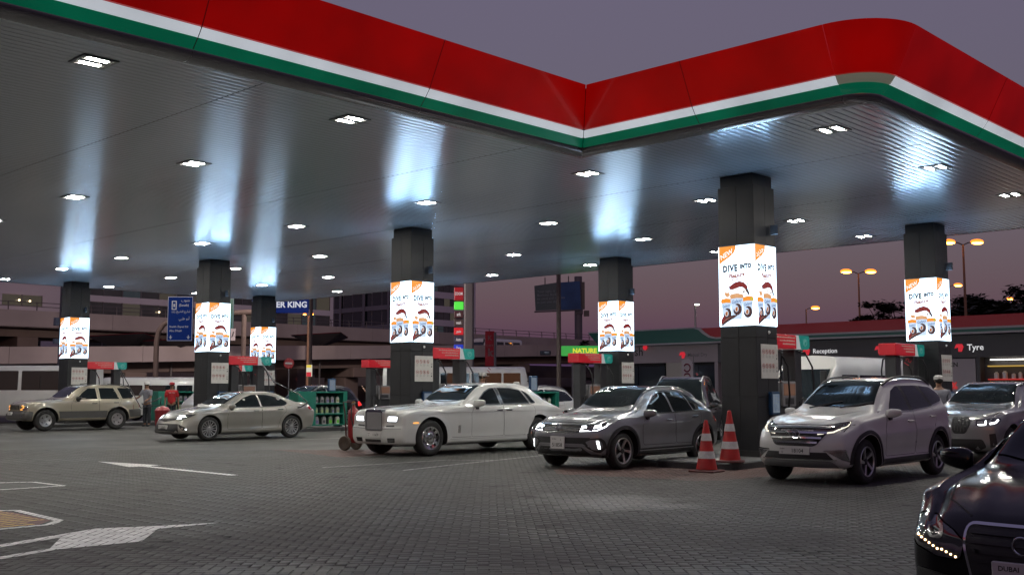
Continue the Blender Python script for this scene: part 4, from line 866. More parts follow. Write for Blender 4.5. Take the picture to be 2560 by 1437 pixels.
# ------------------------------------------------------------------ 1 pearl white seven-seater
def place(root, x, y, rz): root.location = (x, y, 0); root.rotation_euler = (0, 0, rz)
PEARL = paint('paint_pearl_white', (.54, .545, .53)); SILVT = mat('satin_silver_trim', (.32, .32, .33), .3, metal=.8)
t = thing('parked_car', 'pearl white seven-seat crossover with large barred grille, right of the traffic cones', 'car', group='cars at the pumps'); place(t, 16.1, 8.55, 0)
S = dict(L=4.44, fo=.80, wb=2.72, R=.355, rim=.235, tw=.22, flare=.022, gap=.055, low=.985, crown=.035, fc=.30, fp=2.4,
    top=[(0, .86), (.06, .93), (.2, .985), (.6, 1.055), (1.2, 1.125), (1.32, 1.15), (1.7, 1.42), (2.0, 1.60), (2.25, 1.655), (2.8, 1.69), (3.4, 1.685), (3.9, 1.64), (4.14, 1.57), (4.34, 1.22), (4.44, 1.0)],
    belt=[(0, .78), (.2, .90), (.9, 1.0), (1.4, 1.045), (3.0, 1.10), (4.1, 1.17), (4.44, .95)], sill=[(0, .27), (.3, .26), (.8, .25), (2, .25), (3.8, .28), (4.44, .36)],
    hw=[(0, .76), (.25, .82), (.8, .865), (2.4, .865), (3.9, .85), (4.44, .76)], rw=[(0, .62), (.3, .70), (1.2, .75), (1.6, .66), (2.1, .585), (3.2, .59), (4.05, .565), (4.44, .58)],
    fz=[(.2, .10), (.45, .0), (.6, .0), (.8, .05), (.95, .16), (1.1, .22)], rz=[(.3, .06), (.55, 0), (.9, .04), (1.2, .1)], crease=[(.74, .86, .9, 4.2, .012, .05), (.42, .5, 1.2, 3.3, -.016, .08)], hoodcrease=[(-.55, .6, .38, .52, .018, .05)])
c = Car(t, S, PEARL)
def windscreen(c, x0, x1, w0, w1, m=GLASS, bow=.10, nm='windscreen', ins=.055):
    rw = lambda x: float(pchip([p[0] for p in c.S['rw']], [p[1] for p in c.S['rw']], [x + c.xo])[0]) - ins
    wb_, wt_ = rw(x0 + bow), rw(x1 + bow * .4)
    P = [(x0 + bow * (abs(y) / wb_)**2, y) for y in np.linspace(-wb_, wb_, 9)] + [(x, rw(x)) for x in np.linspace(x0 + bow, x1 + bow * .4, 6)[1:-1]] + [(x1 + bow * .4 * (abs(y) / wt_)**2, y) for y in np.linspace(wt_, -wt_, 9)] + [(x, -rw(x)) for x in np.linspace(x1 + bow * .4, x0 + bow, 6)[1:-1]]
    return c.patch(nm, P, 'top', m, off=.009, res=.07, depth=.02)
windscreen(c, .60, 1.28, .70, .575)
mb = MB(); 
for y0, y1 in ((-.1, -.62), (.45, -.08)):
    l0 = c.hit((.56, y0, 4), (0, 0, -1))[0]; l1 = c.hit((.70, y1, 4), (0, 0, -1))[0]; mb.tube([l0 + Vector((0, 0, .02)), l1 + Vector((0, 0, .025))], .012, 6)
mb.build('wiper', BLACK, t)
c.patch('side_window', [(.90, 1.12), (1.02, 1.24), (1.30, 1.46), (1.52, 1.535), (1.60, 1.54), (1.66, 1.135)], 90, GLASS, both=True, rnd=.03)
c.patch('side_window', [(1.78, 1.14), (1.72, 1.545), (2.28, 1.55), (2.52, 1.19)], 90, GLASS, both=True, rnd=.03)
c.patch('quarter_window', [(2.64, 1.215), (2.42, 1.545), (2.92, 1.52), (3.22, 1.36), (3.06, 1.275)], 90, GLASS, both=True, rnd=.04)
c.patch('window_pillar_trim', [(1.655, 1.13), (1.59, 1.545), (1.73, 1.548), (1.79, 1.135)], 90, BLACK, both=True, off=.003); c.patch('window_pillar_trim', [(2.51, 1.185), (2.27, 1.552), (2.43, 1.545), (2.65, 1.21)], 90, BLACK, both=True, off=.003)
c.line('window_line', [(.88, 1.105), (1.7, 1.12), (2.6, 1.19), (3.0, 1.25)], 90, SILVT, .012, .006)
c.door([(.62, .42), (.60, .80), (.72, 1.08), (1.70, 1.115), (1.74, .80), (1.72, .42)], (1.55, .955)); c.door([(1.75, .42), (1.77, .80), (1.74, 1.12), (2.55, 1.17), (2.66, 1.0), (2.42, .72), (2.26, .42)], (2.46, 1.02))
c.patch('sill_trim', [(.47, .375), (.48, .295), (2.24, .305), (2.26, .395)], 90, BLACK, both=True, off=.012)
for ax in (0, 2.72):
    P = [(ax + .425 * cos(a), .365 + .425 * sin(a)) for a in np.linspace(-.22, pi + .22, 22)] + [(ax + .478 * cos(a), .365 + .478 * sin(a)) for a in np.linspace(pi + .22, -.22, 22)]
    c.patch('arch_trim', P, 90, BLACK, both=True, off=.016, res=.2)
c.patch('grille', round_poly([(-.50, .885), (.50, .885), (.50, .80), (.36, .62), (.30, .60), (-.30, .60), (-.36, .62), (-.50, .80)], .03), 0, MESHM, off=.004, res=.06)
g = t.children[-1]
for z, w in ((.875, .52), (.80, .50), (.725, .43), (.655, .37)): c.line('grille_bar', [(-w, z), (0, z + .004), (w, z)], 0, CHROME, .028, .024, g, False, dep=1)
l, n = c.hit((-6, 0, .80), (1, 0, 0))
def emblem3(l, r, parent, n=24, dx=-.03):     # three interlocked ovals
    mb = MB()
    for (a, b, cy) in ((1.0, .68, 0), (.30, .56, 0.06), (.62, .26, .26)):
        P = [(l.x + dx, r * a * cos(q), l.z + r * (cy + b * sin(q))) for q in np.linspace(0, 2 * pi, n)]; mb.tube(P, r * .085, 6, cap=False)
    return mb.build('emblem', CHROME, parent, True)
emblem3(l, .092, t)
hl = c.patch('headlight', [(.28, .77), (.55, .80), (.83, .90), (.905, .985), (.72, .96), (.44, .905), (.29, .875)], 40, LENS, off=.006, res=.05, both=True)
c.line('light_strip', [(.33, .785), (.56, .815), (.81, .912), (.875, .965)], 40, LEDW2, .022, .011, hl)
c.patch('fog_lamp_housing', [(.44, .52), (.74, .535), (.80, .36), (.66, .40)], 40, LENSB, both=True, off=.006); c.line('fog_lamp_edge', [(.40, .535), (.72, .548), (.77, .42)], 40, CHROME, .016, .012)
c.patch('lower_intake', [(-.50, .51), (.50, .51), (.60, .40), (-.60, .40)], 0, MESHM, off=.006); c.patch('bumper_guard', [(-.56, .388), (.56, .388), (.66, .285), (-.66, .285)], 0, SILVT, off=.02, rnd=.04)
c.line('guard_edge', [(-.64, .40), (-.55, .40), (.55, .40), (.64, .40)], 0, CHROME, .014, .012, None, False)
c.plate(.525, [('18104', .06, 0, .085), ('DUBAI', -.2, .028, .028), ('U', -.2, -.022, .045)])
c.line('bonnet_gap', [(.77, .93), (.5, .925), (.0, .93), (-.5, .925), (-.77, .93)], 0, GAP, .010, .002, None, False); c.line('wing_gap', [(-.52, .70), (-.2, .735), (.56, .765)], 'top', GAP, .010, .002)
c.patch('tail_light', [(3.42, 1.0), (3.30, 1.13), (3.46, 1.16), (3.62, 1.02)], 90, REDL, both=True, off=.02, rnd=.03)
c.rail(1.15, 3.05, .56, 1.6, 1.6, .055, BLACK, .018); c.mirror(.78, .83, 1.10, PEARL, 1.0); c.wheels('blade', .0)

# ------------------------------------------------------------------ 2 grey crossover
GREYP = paint('paint_metal_grey', (.21, .215, .23), .5, .3)
t = thing('parked_car', 'metallic grey compact crossover with silver roof rails beside the traffic cones', 'car', group='cars at the pumps'); place(t, 16.0, 13.35, 0)
S = dict(L=4.24, fo=.83, wb=2.62, R=.345, rim=.24, tw=.225, flare=.02, gap=.05, crown=.04, fc=.30, fp=2.4, low=.985,
    top=[(0, .80), (.06, .87), (.2, .94), (.6, 1.0), (1.15, 1.06), (1.28, 1.09), (1.65, 1.34), (1.95, 1.49), (2.3, 1.545), (2.7, 1.555), (3.2, 1.52), (3.55, 1.45), (3.9, 1.25), (4.1, 1.05), (4.24, .92)],
    belt=[(0, .74), (.2, .86), (.9, .95), (1.4, .98), (3.0, 1.03), (3.9, 1.06), (4.24, .86)], sill=[(0, .25), (.3, .24), (.8, .22), (2, .22), (3.6, .25), (4.24, .34)],
    hw=[(0, .82), (.25, .88), (.8, .925), (2.3, .925), (3.6, .92), (4.24, .82)], rw=[(0, .66), (.3, .74), (1.1, .80), (1.5, .70), (2.0, .615), (3.0, .60), (3.6, .56), (4.24, .6)],
    fz=[(.2, .09), (.42, .0), (.6, .0), (.78, .04), (.9, .13), (1.05, .2)], rz=[(.3, .06), (.55, 0), (.9, .05), (1.2, .1)], crease=[(.83, .90, .7, 4.0, .012, .035), (.42, .46, 1.2, 3.2, .012, .05), (.62, .64, 1.2, 3.2, -.012, .09)], hoodcrease=[(-.6, .5, .45, .58, .016, .05)])
c = Car(t, S, GREYP); windscreen(c, .55, 1.20, .74, .60)
c.patch('side_window', [(.74, 1.03), (.92, 1.18), (1.22, 1.355), (1.45, 1.425), (1.58, 1.43), (1.60, 1.045)], 90, GLASS, both=True, rnd=.03)
c.patch('side_window', [(1.66, 1.047), (1.64, 1.432), (2.06, 1.42), (2.22, 1.40), (2.32, 1.07)], 90, GLASS, both=True, rnd=.03); c.patch('quarter_window', [(2.36, 1.072), (2.27, 1.395), (2.42, 1.36), (2.72, 1.09)], 90, GLASS, both=True, rnd=.02)
c.line('window_trim', [(.72, 1.018), (1.6, 1.034), (2.74, 1.078)], 90, CHROME, .014, .007); c.line('window_trim', [(.73, 1.03), (.92, 1.20), (1.22, 1.375), (1.5, 1.448), (2.1, 1.437), (2.42, 1.375), (2.74, 1.09)], 90, CHROME, .014, .007)
c.door([(.58, .44), (.56, .78), (.70, 1.0), (1.62, 1.025), (1.64, .44)], (1.42, .90), CHROME); c.door([(1.66, .44), (1.645, 1.025), (2.55, 1.05), (2.52, .85), (2.24, .62), (2.18, .44)], (2.30, .95), CHROME)
c.patch('sill_trim', [(.45, .375), (.46, .265), (2.15, .275), (2.17, .39)], 90, BLACK, both=True, off=.010); c.line('sill_strip', [(.42, .335), (2.2, .35)], 90, SILVT, .016, .016)
for ax in (0, 2.62):
    P = [(ax + .405 * cos(a), .355 + .405 * sin(a)) for a in np.linspace(-.22, pi + .22, 22)] + [(ax + .46 * cos(a), .355 + .46 * sin(a)) for a in np.linspace(pi + .22, -.22, 22)]
    c.patch('arch_trim', P, 90, BLACK, both=True, off=.014, res=.2)
c.patch('grille', round_poly([(-.58, .835), (.58, .835), (.58, .74), (.44, .685), (-.44, .685), (-.58, .74)], .02), 0, MESHM, off=.004); g = t.children[-1]
for z, w in ((.825, .60), (.76, .58), (.695, .46)): c.line('grille_bar', [(-w, z), (0, z), (w, z)], 0, CHROME, .016, .016, g, False, dep=1)
l, n = c.hit((-6, 0, .76), (1, 0, 0)); mb = MB(); T = frame((l.x - .028, 0, .757), (0, -1, 0), (0, 0, 1)); rr2 = .068
mb.tube([T @ Vector((rr2 * cos(q), rr2 * sin(q), 0)) for q in np.linspace(0, 2 * pi, 25)], .008, 6, cap=False)
for P in ([(-.028, .056), (0, .004), (.028, .056)], [(-.058, .03), (-.03, -.052), (0, -.008), (.03, -.052), (.058, .03)]): mb.tube([T @ Vector((a, b, 0)) for a, b in P], .007, 6)
mb.build('emblem', CHROME, t, True)
hl = c.patch('headlight', [(.37, .70), (.72, .715), (.90, .795), (.955, .87), (.70, .845), (.40, .825)], 40, LENS, off=.006, res=.05, both=True)
c.line('light_strip', [(.40, .715), (.72, .73), (.885, .80), (.93, .855)], 40, LEDW, .016, .011, hl); c.patch('lamp_lens', [(.44, .75), (.53, .755), (.53, .81), (.44, .805)], 40, LEDW, off=.012, both=True, parent=hl); c.patch('lamp_lens', [(.66, .765), (.80, .79), (.80, .83), (.68, .815)], 40, LEDW, off=.012, both=True, parent=hl)
fp = c.patch('fog_panel', round_poly([(.42, .53), (.55, .58), (.78, .60), (.86, .54), (.90, .42), (.78, .33), (.60, .35)], .03), 40, BLACK, off=.012, both=True); c.patch('fog_panel_inner', round_poly([(.50, .52), (.60, .56), (.74, .57), (.80, .52), (.82, .42), (.74, .37), (.62, .39)], .03), 40, GREYP, off=.016, both=True, parent=fp); c.patch('light_strip', [(.70, .545), (.745, .545), (.775, .40), (.735, .40)], 40, LEDW, off=.020, both=True, parent=fp)
c.line('bumper_trim', [(-.78, .42), (-.5, .47), (.5, .47), (.78, .42)], 0, SILVT, .02, .012, None, False); c.line('bumper_trim', [(-.80, .30), (-.52, .44), (.52, .44), (.80, .30)], 0, SILVT, .018, .012, None, False)
c.patch('lower_intake', [(-.66, .60), (.66, .60), (.60, .49), (-.60, .49)], 0, MESHM, off=.004); c.patch('lower_intake', [(-.50, .425), (.50, .425), (.66, .29), (-.66, .29)], 0, MESHM, off=.004); c.patch('bumper_lower', [(-.82, .285), (.82, .285), (.80, .235), (-.80, .235)], 0, BLACK, off=.016)
c.plate(.50, [('51858', .0, -.045, .10), ('DUBAI', -.07, .065, .035), ('L', .09, .055, .05)], .34, .23, 0, True, -.035)
c.line('bonnet_gap', [(.80, .90), (.5, .875), (.0, .87), (-.5, .875), (-.80, .90)], 0, GAP, .010, .002, None, False); c.line('wing_gap', [(-.5, .72), (-.1, .77), (.50, .80)], 'top', GAP, .010, .002)
c.patch('tail_light', [(3.18, .82), (3.10, .93), (3.24, .98), (3.36, .84)], 90, REDL, both=True, off=.012, rnd=.03); c.rail(1.0, 2.75, .595, 1.5, 1.5, .06, ALLOY, .018); c.mirror(.72, .885, 1.03, GREYP, 1.05); c.wheels('blade')
P = [(1.25, -.46), (1.25, .46), (2.2, .46), (2.2, -.46)]; c.patch('roof_glass', P, 'top', GLASS, off=.003)

# ------------------------------------------------------------------ 3 white limousine
LIMO = paint('paint_cream_white', (.49, .50, .49))
t = thing('parked_car', 'long cream white limousine with upright chrome grille and square lit headlamps', 'car', group='cars at the pumps'); place(t, 16.25, 19.05, 0)
S = dict(L=5.84, fo=.86, wb=3.57, R=.405, rim=.265, tw=.26, flare=.018, gap=.06, crown=.03, fc=.10, fp=3.5, low=.99, rc=.2,
    top=[(0, 1.0), (.06, 1.035), (.25, 1.065), (1.0, 1.12), (1.85, 1.165), (2.0, 1.19), (2.35, 1.42), (2.65, 1.58), (2.95, 1.635), (3.4, 1.655), (3.9, 1.645), (4.35, 1.58), (4.8, 1.36), (5.15, 1.16), (5.5, 1.08), (5.84, .95)],
    belt=[(0, .90), (.25, .99), (1.0, 1.05), (2.1, 1.09), (4.0, 1.10), (5.0, 1.08), (5.84, .86)], sill=[(0, .26), (.4, .24), (1.5, .24), (4, .24), (5.2, .27), (5.84, .34)],
    hw=[(0, .90), (.2, .94), (.9, .985), (3, .995), (4.6, .99), (5.84, .86)], rw=[(0, .74), (.4, .78), (1.8, .82), (2.2, .74), (2.7, .665), (3.5, .65), (4.4, .63), (5.0, .66), (5.84, .62)],
    fz=[(.2, .06), (.45, .0), (.62, .0), (.66, .03), (1.0, .045), (1.1, .1)], rz=[(.3, .05), (.55, 0), (.9, .05), (1.2, .1)], crease=[(.30, .30, .9, 5.0, .01, .05), (.98, .98, .5, 5.2, .008, .03)], hoodcrease=[(-.8, 1.1, .33, .36, .022, .035)])
c = Car(t, S, LIMO); windscreen(c, 1.16, 1.80, .76, .63, bow=.13)
W1 = [(1.46, 1.135), (1.62, 1.27), (1.86, 1.42), (2.08, 1.505), (2.22, 1.52), (2.24, 1.14)]; W2 = [(2.36, 1.14), (2.34, 1.525), (2.8, 1.52), (3.12, 1.47), (3.28, 1.15)]; W3 = [(3.34, 1.155), (3.19, 1.46), (3.32, 1.41), (3.50, 1.165)]
for nm, w in (('side_window', W1), ('side_window', W2), ('quarter_window', W3)): p = round_poly(w, .03); c.patch(nm, p, 90, GLASS, both=True); c.line('window_trim', p, 90, CHROME, .022, .009, None, True, True)
c.patch('window_pillar', [(2.26, 1.13), (2.245, 1.53), (2.32, 1.53), (2.34, 1.13)], 90, CHROME, both=True, off=.005)
c.door([(1.24, .40), (1.24, .95), (1.36, 1.105), (2.30, 1.118), (2.30, .40)], (2.16, 1.0), CHROME); c.door([(2.315, .40), (2.315, 1.118), (3.36, 1.12), (3.44, 1.0), (3.34, .75), (3.18, .55), (3.15, .40)], (2.48, 1.0), CHROME)
c.line('coach_line', [(-.35, .905), (.4, .955), (1.4, .965), (3.6, .97), (4.6, .93)], 90, NGRY, .007, .0045); c.line('sill_line', [(.55, .36), (2.3, .365), (3.15, .37)], 90, NGRY, .010, .003)
c.patch('side_vent', [(.80, .50), (.88, .50), (.87, .67), (.81, .67)], 90, CHROME, both=True, off=.012); c.line('wing_panel_gap', [(.62, .41), (.80, .40), (1.22, .40)], 90, GAP, .008, .002)
l, n = c.hit((-6, 0, .85), (1, 0, 0)); x0 = l.x - .055

mb = MB(); P = [(-.30, .57), (-.30, .985), (-.25, 1.035), (.25, 1.035), (.30, .985), (.30, .57)]; I = [(-.27, .60), (-.27, .955), (-.235, .985), (.235, .985), (.27, .955), (.27, .60)]
n_ = 6; V = [(x0, y, z) for y, z in P] + [(x0, y, z) for y, z in I] + [(x0 + .25, y, z) for y, z in P] + [(x0 + .04, y, z) for y, z in I]
mb.add(V, [(i, (i + 1) % 6, 6 + (i + 1) % 6, 6 + i) for i in range(6)] + [(i, 12 + i, 12 + (i + 1) % 6, (i + 1) % 6) for i in range(6)] + [(6 + i, 6 + (i + 1) % 6, 18 + (i + 1) % 6, 18 + i) for i in range(6)]); gr = mb.build('grille', CHROME, t)
mb = MB(); mb.box(x0 + .035, -.272, .598, x0 + .045, .272, .987); mb.build('grille_back', GAP, gr)
vane = MB().box(-.0048, -.0048, -.19, .02, .0048, .19); vm = mesh('vane', vane.v, vane.f, mat('vane_polished', (.8, .8, .8), .3, metal=.75))
for i in range(23): inst('vane', vm, gr, (x0 + .008, -.253 + i * .023, .79))
mb = MB(); mb.lathe([(0, 0), (.02, 0), (.012, .03), (.006, .05)], 10, 0, Matrix.Translation((x0 + .03, 0, 1.035))); mb.tube([(x0 + .04, 0, 1.07), (x0 + .02, 0, 1.11), (x0 + .0, 0, 1.125)], [.012, .016, .006], 8); mb.tube([(x0 + .02, 0, 1.10), (x0 + .08, .03, 1.13)], [.01, .003], 6); mb.tube([(x0 + .02, 0, 1.10), (x0 + .08, -.03, 1.13)], [.01, .003], 6); mb.build('mascot', CHROME, t, True)
hl = c.patch('headlight', round_poly([(.40, .765), (.72, .765), (.74, .90), (.42, .90)], .025), 0, CHROME, off=.006, res=.05, both=True); c.patch('lamp_lens', round_poly([(.425, .78), (.70, .78), (.715, .885), (.445, .885)], .02), 0, LEDW, off=.010, both=True, parent=hl)
c.patch('headlight_vent', [(.38, .655), (.64, .665), (.63, .70), (.38, .69)], 0, BLACK, off=.005, both=True); c.line('bumper_gap', [(-.85, .625), (-.3, .615), (.3, .615), (.85, .625)], 0, GAP, .009, .002, None, False)
c.patch('lower_intake', [(-.33, .375), (.22, .375), (.22, .315), (-.33, .315)], 0, MESHM, off=.004); v_ = c.patch('corner_vent', [(.44, .315), (.66, .32), (.68, .415), (.44, .41)], 0, MESHM, off=.004, both=True); c.line('vent_bar', [(.46, .345), (.66, .35)], 0, CHROME, .012, .01, v_); c.line('vent_bar', [(.46, .38), (.66, .385)], 0, CHROME, .012, .01, v_)
c.patch('side_marker', [(-.52, .73), (-.38, .735), (-.38, .765), (-.52, .76)], 90, AMB, both=True, off=.006)
c.plate(.475, [('11659', .06, 0, .085), ('DUBAI', -.18, .028, .028), ('F', -.18, -.022, .045)], .46, .12)
c.line('bonnet_gap', [(-.78, .27), (.2, .34), (1.12, .40)], 'top', CHROME, .014, .004); c.line('bonnet_side_gap', [(-.80, .66), (.3, .76), (1.2, .80)], 'top', GAP, .009, .002)
c.patch('tail_light', [(4.62, .72), (4.60, .92), (4.72, .92), (4.76, .72)], 90, REDL, both=True, off=.008); c.mirror(1.42, .95, 1.17, LIMO, 1.25); c.wheels('limo')

# ------------------------------------------------------------------ 4 champagne sedan
CHAMP = paint('paint_champagne', (.30, .29, .265), .45, .3)
t = thing('parked_car', 'champagne beige sedan refuelling behind the painted arrow, left of the white limousine', 'car', group='cars at the pumps'); place(t, 16.75, 29.25, 0)
S = dict(L=4.98, fo=1.03, wb=2.88, R=.35, rim=.245, tw=.22, flare=.012, gap=.045, crown=.035, fc=.26, fp=2.3, low=.985, rc=.2,
    top=[(0, .66), (.06, .72), (.25, .80), (.8, .90), (1.35, .98), (1.5, 1.03), (1.9, 1.24), (2.3, 1.40), (2.7, 1.445), (3.1, 1.445), (3.5, 1.39), (4.0, 1.20), (4.3, 1.115), (4.6, 1.10), (4.78, 1.06), (4.9, .9)],
    belt=[(0, .60), (.25, .74), (1.0, .87), (1.5, .92), (3.0, .96), (4.2, 1.02), (4.9, .84)], sill=[(0, .22), (.4, .19), (1.5, .19), (4, .20), (4.9, .32)],
    hw=[(0, .80), (.3, .86), (.97, .91), (3, .92), (4.2, .90), (4.9, .78)], rw=[(0, .62), (.4, .72), (1.3, .77), (1.8, .67), (2.3, .57), (3.2, .55), (3.8, .58), (4.4, .68), (4.9, .62)],
    fz=[(.18, .0), (.3, .0), (.5, .06), (.7, .16), (.85, .24)], rz=[(.3, .08), (.6, .02), (.95, .0), (1.1, .06)], crease=[(.80, .88, .8, 4.5, .014, .035), (.36, .44, 1.3, 3.6, -.02, .10)], hoodcrease=[(-.7, .5, .40, .55, .014, .06)])
c = Car(t, S, CHAMP); windscreen(c, .50, 1.32, .75, .56)
c.patch('side_window', [(.72, .965), (.95, 1.09), (1.25, 1.24), (1.55, 1.325), (1.72, 1.335), (1.74, .98)], 90, GLASS, both=True, rnd=.03); c.patch('side_window', [(1.80, .982), (1.78, 1.337), (2.05, 1.335), (2.35, 1.285), (2.60, 1.19), (2.74, 1.09), (2.68, 1.03), (2.55, 1.0)], 90, GLASS, both=True, rnd=.04)
c.line('window_trim', [(.70, .952), (1.75, .967), (2.55, .988), (2.74, 1.05)], 90, CHROME, .012, .006)
c.door([(.60, .32), (.58, .70), (.70, .945), (1.76, .962), (1.78, .32)], (1.55, .85), CHROME); c.door([(1.795, .32), (1.775, .962), (2.60, .99), (2.66, .85), (2.44, .62), (2.36, .32)], (2.42, .885), CHROME)
hl = c.patch('headlight', [(.42, .615), (.66, .625), (.98, .74), (1.02, .775), (.74, .755), (.46, .70)], 45, LENS, off=.005, both=True, res=.05); c.patch('lamp_lens', [(.48, .63), (.66, .645), (.74, .70), (.70, .735), (.50, .69)], 45, LEDW, off=.010, both=True, parent=hl, res=.05)
c.patch('grille', [(-.62, .50), (.62, .50), (.70, .26), (.60, .22), (-.60, .22), (-.70, .26)], 0, MESHM, off=.005, rnd=.03); c.line('grille_bar', [(-.62, .66), (-.3, .625), (0, .61), (.3, .625), (.62, .66)], 0, CHROME, .02, .014, None, False, dep=1); c.patch('grille_slot', [(-.55, .645), (0, .595), (.55, .645), (.45, .60), (0, .545), (-.45, .60)], 0, MESHM, off=.004)
l, n = c.hit((-6, 0, .60), (1, 0, 0)); emblem3(l, .075, t)
c.patch('corner_vent', [(.56, .50), (.78, .40), (.84, .31), (.70, .32), (.58, .43)], 45, BLACK, both=True, off=.006); mb = MB()
fo_ = c.patch('fog_lamp', [(.77, .36), (.81, .36), (.81, .33), (.77, .33)], 45, LEDW, both=True, off=.012)
c.patch('bumper_lip', [(-.80, .225), (.80, .225), (.80, .19), (-.80, .19)], 0, BLACK, off=.015); c.plate(.40, [('5 91632', .04, 0, .075), ('F', -.2, 0, .05)], .50, .11)
c.line('bonnet_gap', [(-.72, .52), (-.1, .72), (.46, .78)], 'top', GAP, .010, .002)
c.patch('tail_light', [(3.62, .86), (3.50, .93), (3.66, .97), (3.84, .95), (3.86, .86)], 90, REDL, both=True, off=.006, rnd=.02); c.mirror(.72, .87, .985, CHAMP, .95); c.wheels('twin')
l, n = c.hit((3.08, -3, .93), (0, 1, 0)); mb = MB(); mb.tube([l + Vector((0, .0, 0)), l + Vector((.05, -.1, .02)), l + Vector((.14, -.18, .10)), l + Vector((.22, -.2, .16))], [.018, .018, .028, .026], 8); nz = mb.build('fuel_nozzle', PDK, None, True); nz.location = (16.75, 29.25, 0); tag(nz, 'black fuel nozzle stuck in the filler of the champagne sedan', 'fuel nozzle', 'nozzles in use')
mb = MB(); a = l + Vector((.22, -.2, .16)); a = (a.x + 16.75, a.y + 29.25, a.z); mb.tube([a, (a[0] - .1, a[1] + .3, a[2] + .25), (a[0] - .2, a[1] + 1.6, 1.75), (21.45, 32.9, 2.45)], .02, 6); h_ = mb.build('fuel_hose', HOSE, None, True); tag(h_, 'black fuel hose stretched from the pump to the champagne sedan', 'fuel hose')

# ------------------------------------------------------------------ 5 beige four wheel drive
BEIGE = paint('paint_sand_beige', (.29, .26, .20), .3, .3); CLADG = mat('cladding_grey', (.07, .068, .066), .45, var=.05)
t = thing('parked_car', 'sand beige boxy four wheel drive with dark grey lower cladding, far left', 'car', group='cars at the pumps'); place(t, 16.6, 40.3, 0)
S = dict(L=4.62, fo=.84, wb=2.72, R=.385, rim=.225, tw=.25, flare=.014, gap=.075, ay=.02, crown=.03, fc=.16, fp=2.6, low=.995, rc=.08,
    top=[(0, .98), (.06, 1.01), (.25, 1.06), (.9, 1.11), (1.45, 1.15), (1.58, 1.18), (1.95, 1.46), (2.2, 1.61), (2.5, 1.665), (3.2, 1.685), (3.9, 1.66), (4.2, 1.60), (4.45, 1.28), (4.56, 1.1), (4.62, 1.0)],
    belt=[(0, .90), (.25, 1.0), (.9, 1.05), (1.6, 1.09), (4.3, 1.12), (4.62, .92)], sill=[(0, .38), (.4, .35), (1.5, .34), (4, .36), (4.62, .44)],
    hw=[(0, .84), (.3, .89), (.9, .925), (3, .93), (4.2, .92), (4.62, .86)], rw=[(0, .66), (.4, .74), (1.5, .79), (1.9, .70), (2.3, .635), (3.6, .62), (4.2, .60), (4.62, .66)],
    fz=[(.3, .04), (.5, .0), (.62, .0), (.66, .06), (.95, .08), (1.1, .14)], rz=[(.35, .0), (.55, 0), (.72, .02), (.78, .08), (1.1, .1)], crease=[(.72, .73, .4, 4.3, .014, .03)], hoodcrease=[(-.7, .5, .3, .42, .02, .06)])
c = Car(t, S, BEIGE); windscreen(c, .78, 1.32, .74, .62)
c.patch('side_window', [(1.12, 1.135), (1.36, 1.36), (1.62, 1.54), (1.80, 1.565), (1.90, 1.565), (1.92, 1.145)], 90, GLASS, both=True, rnd=.02); c.patch('side_window', [(2.04, 1.148), (2.04, 1.57), (2.62, 1.565), (2.78, 1.15)], 90, GLASS, both=True, rnd=.02); c.patch('quarter_window', [(2.92, 1.155), (2.78, 1.56), (3.34, 1.545), (3.54, 1.17)], 90, GLASS, both=True, rnd=.03)
c.door([(.92, .46), (.92, .95), (1.02, 1.12), (1.46, 1.50), (1.72, 1.60), (1.97, 1.605), (1.98, .46)], (1.80, .985), BLACK); c.door([(2.0, .46), (1.995, 1.605), (2.70, 1.60), (2.88, 1.12), (2.74, .86), (2.36, .78), (2.28, .46)], (2.66, 1.01), BLACK)
c.patch('lower_cladding', [(.47, .70), (.50, .45), (2.28, .46), (2.30, .71)], 90, CLADG, both=True, off=.016); c.patch('rear_cladding', [(3.16, .75), (3.22, .46), (3.80, .50), (3.84, .76)], 90, CLADG, both=True, off=.016); c.patch('front_cladding', [(-.76, .70), (-.74, .42), (-.5, .42), (-.45, .69)], 90, CLADG, both=True, off=.016)
c.line('lower_trim', [(.50, .47), (2.28, .475)], 90, CHROME, .016, .02)
c.patch('front_bumper', [(-.88, .715), (.88, .715), (.86, .42), (-.86, .42)], 0, CLADG, off=.03, rnd=.04); c.patch('grille', round_poly([(-.44, .98), (.44, .98), (.40, .75), (-.40, .75)], .03), 0, BEIGE, off=.008); g = t.children[-1]
for k in range(7): y = -.33 + k * .11; c.patch('grille_slot', round_poly([(y - .034, .945), (y + .034, .945), (y + .032, .77), (y - .032, .77)], .02), 0, GAP, off=.012, parent=g)
hl = c.patch('headlight', round_poly([(.47, .97), (.70, .95), (.83, .92), (.84, .76), (.46, .755)], .03), 25, LENSB, off=.008, both=True); c.patch('lamp_lens', round_poly([(.52, .93), (.66, .915), (.67, .82), (.53, .825)], .03), 25, AMB, off=.013, both=True, parent=hl)
c.line('indicator', [(.47, .775), (.60, .775)], 25, AMB, .04, .013, hl); c.patch('fog_lamp', round_poly([(.62, .58), (.72, .58), (.72, .50), (.62, .50)], .04), 0, LENSB, off=.036, both=True)
c.plate(.63, [('1 72', 0, 0, .07)], .40, .12, .18, dx=-.05); c.line('bonnet_gap', [(-.70, .56), (-.2, .74), (.76, .80)], 'top', GAP, .010, .002)
c.patch('tail_light', [(3.62, .80), (3.60, 1.06), (3.70, 1.09), (3.775, 1.0), (3.77, .80)], 90, REDL, both=True, off=.012, rnd=.03)
c.rail(1.5, 3.3, .60, 1.6, 1.6, .045, BLACK, .014)
mb = MB()
for x in (1.9, 3.0): mb.tube([(x, -.6, 1.715), (x, 0, 1.735), (x, .6, 1.715)], .014, 6)
mb.build('roof_crossbar', BLACK, t, True); c.mirror(1.17, .90, 1.17, BLACK, 1.0); c.wheels('jeep')

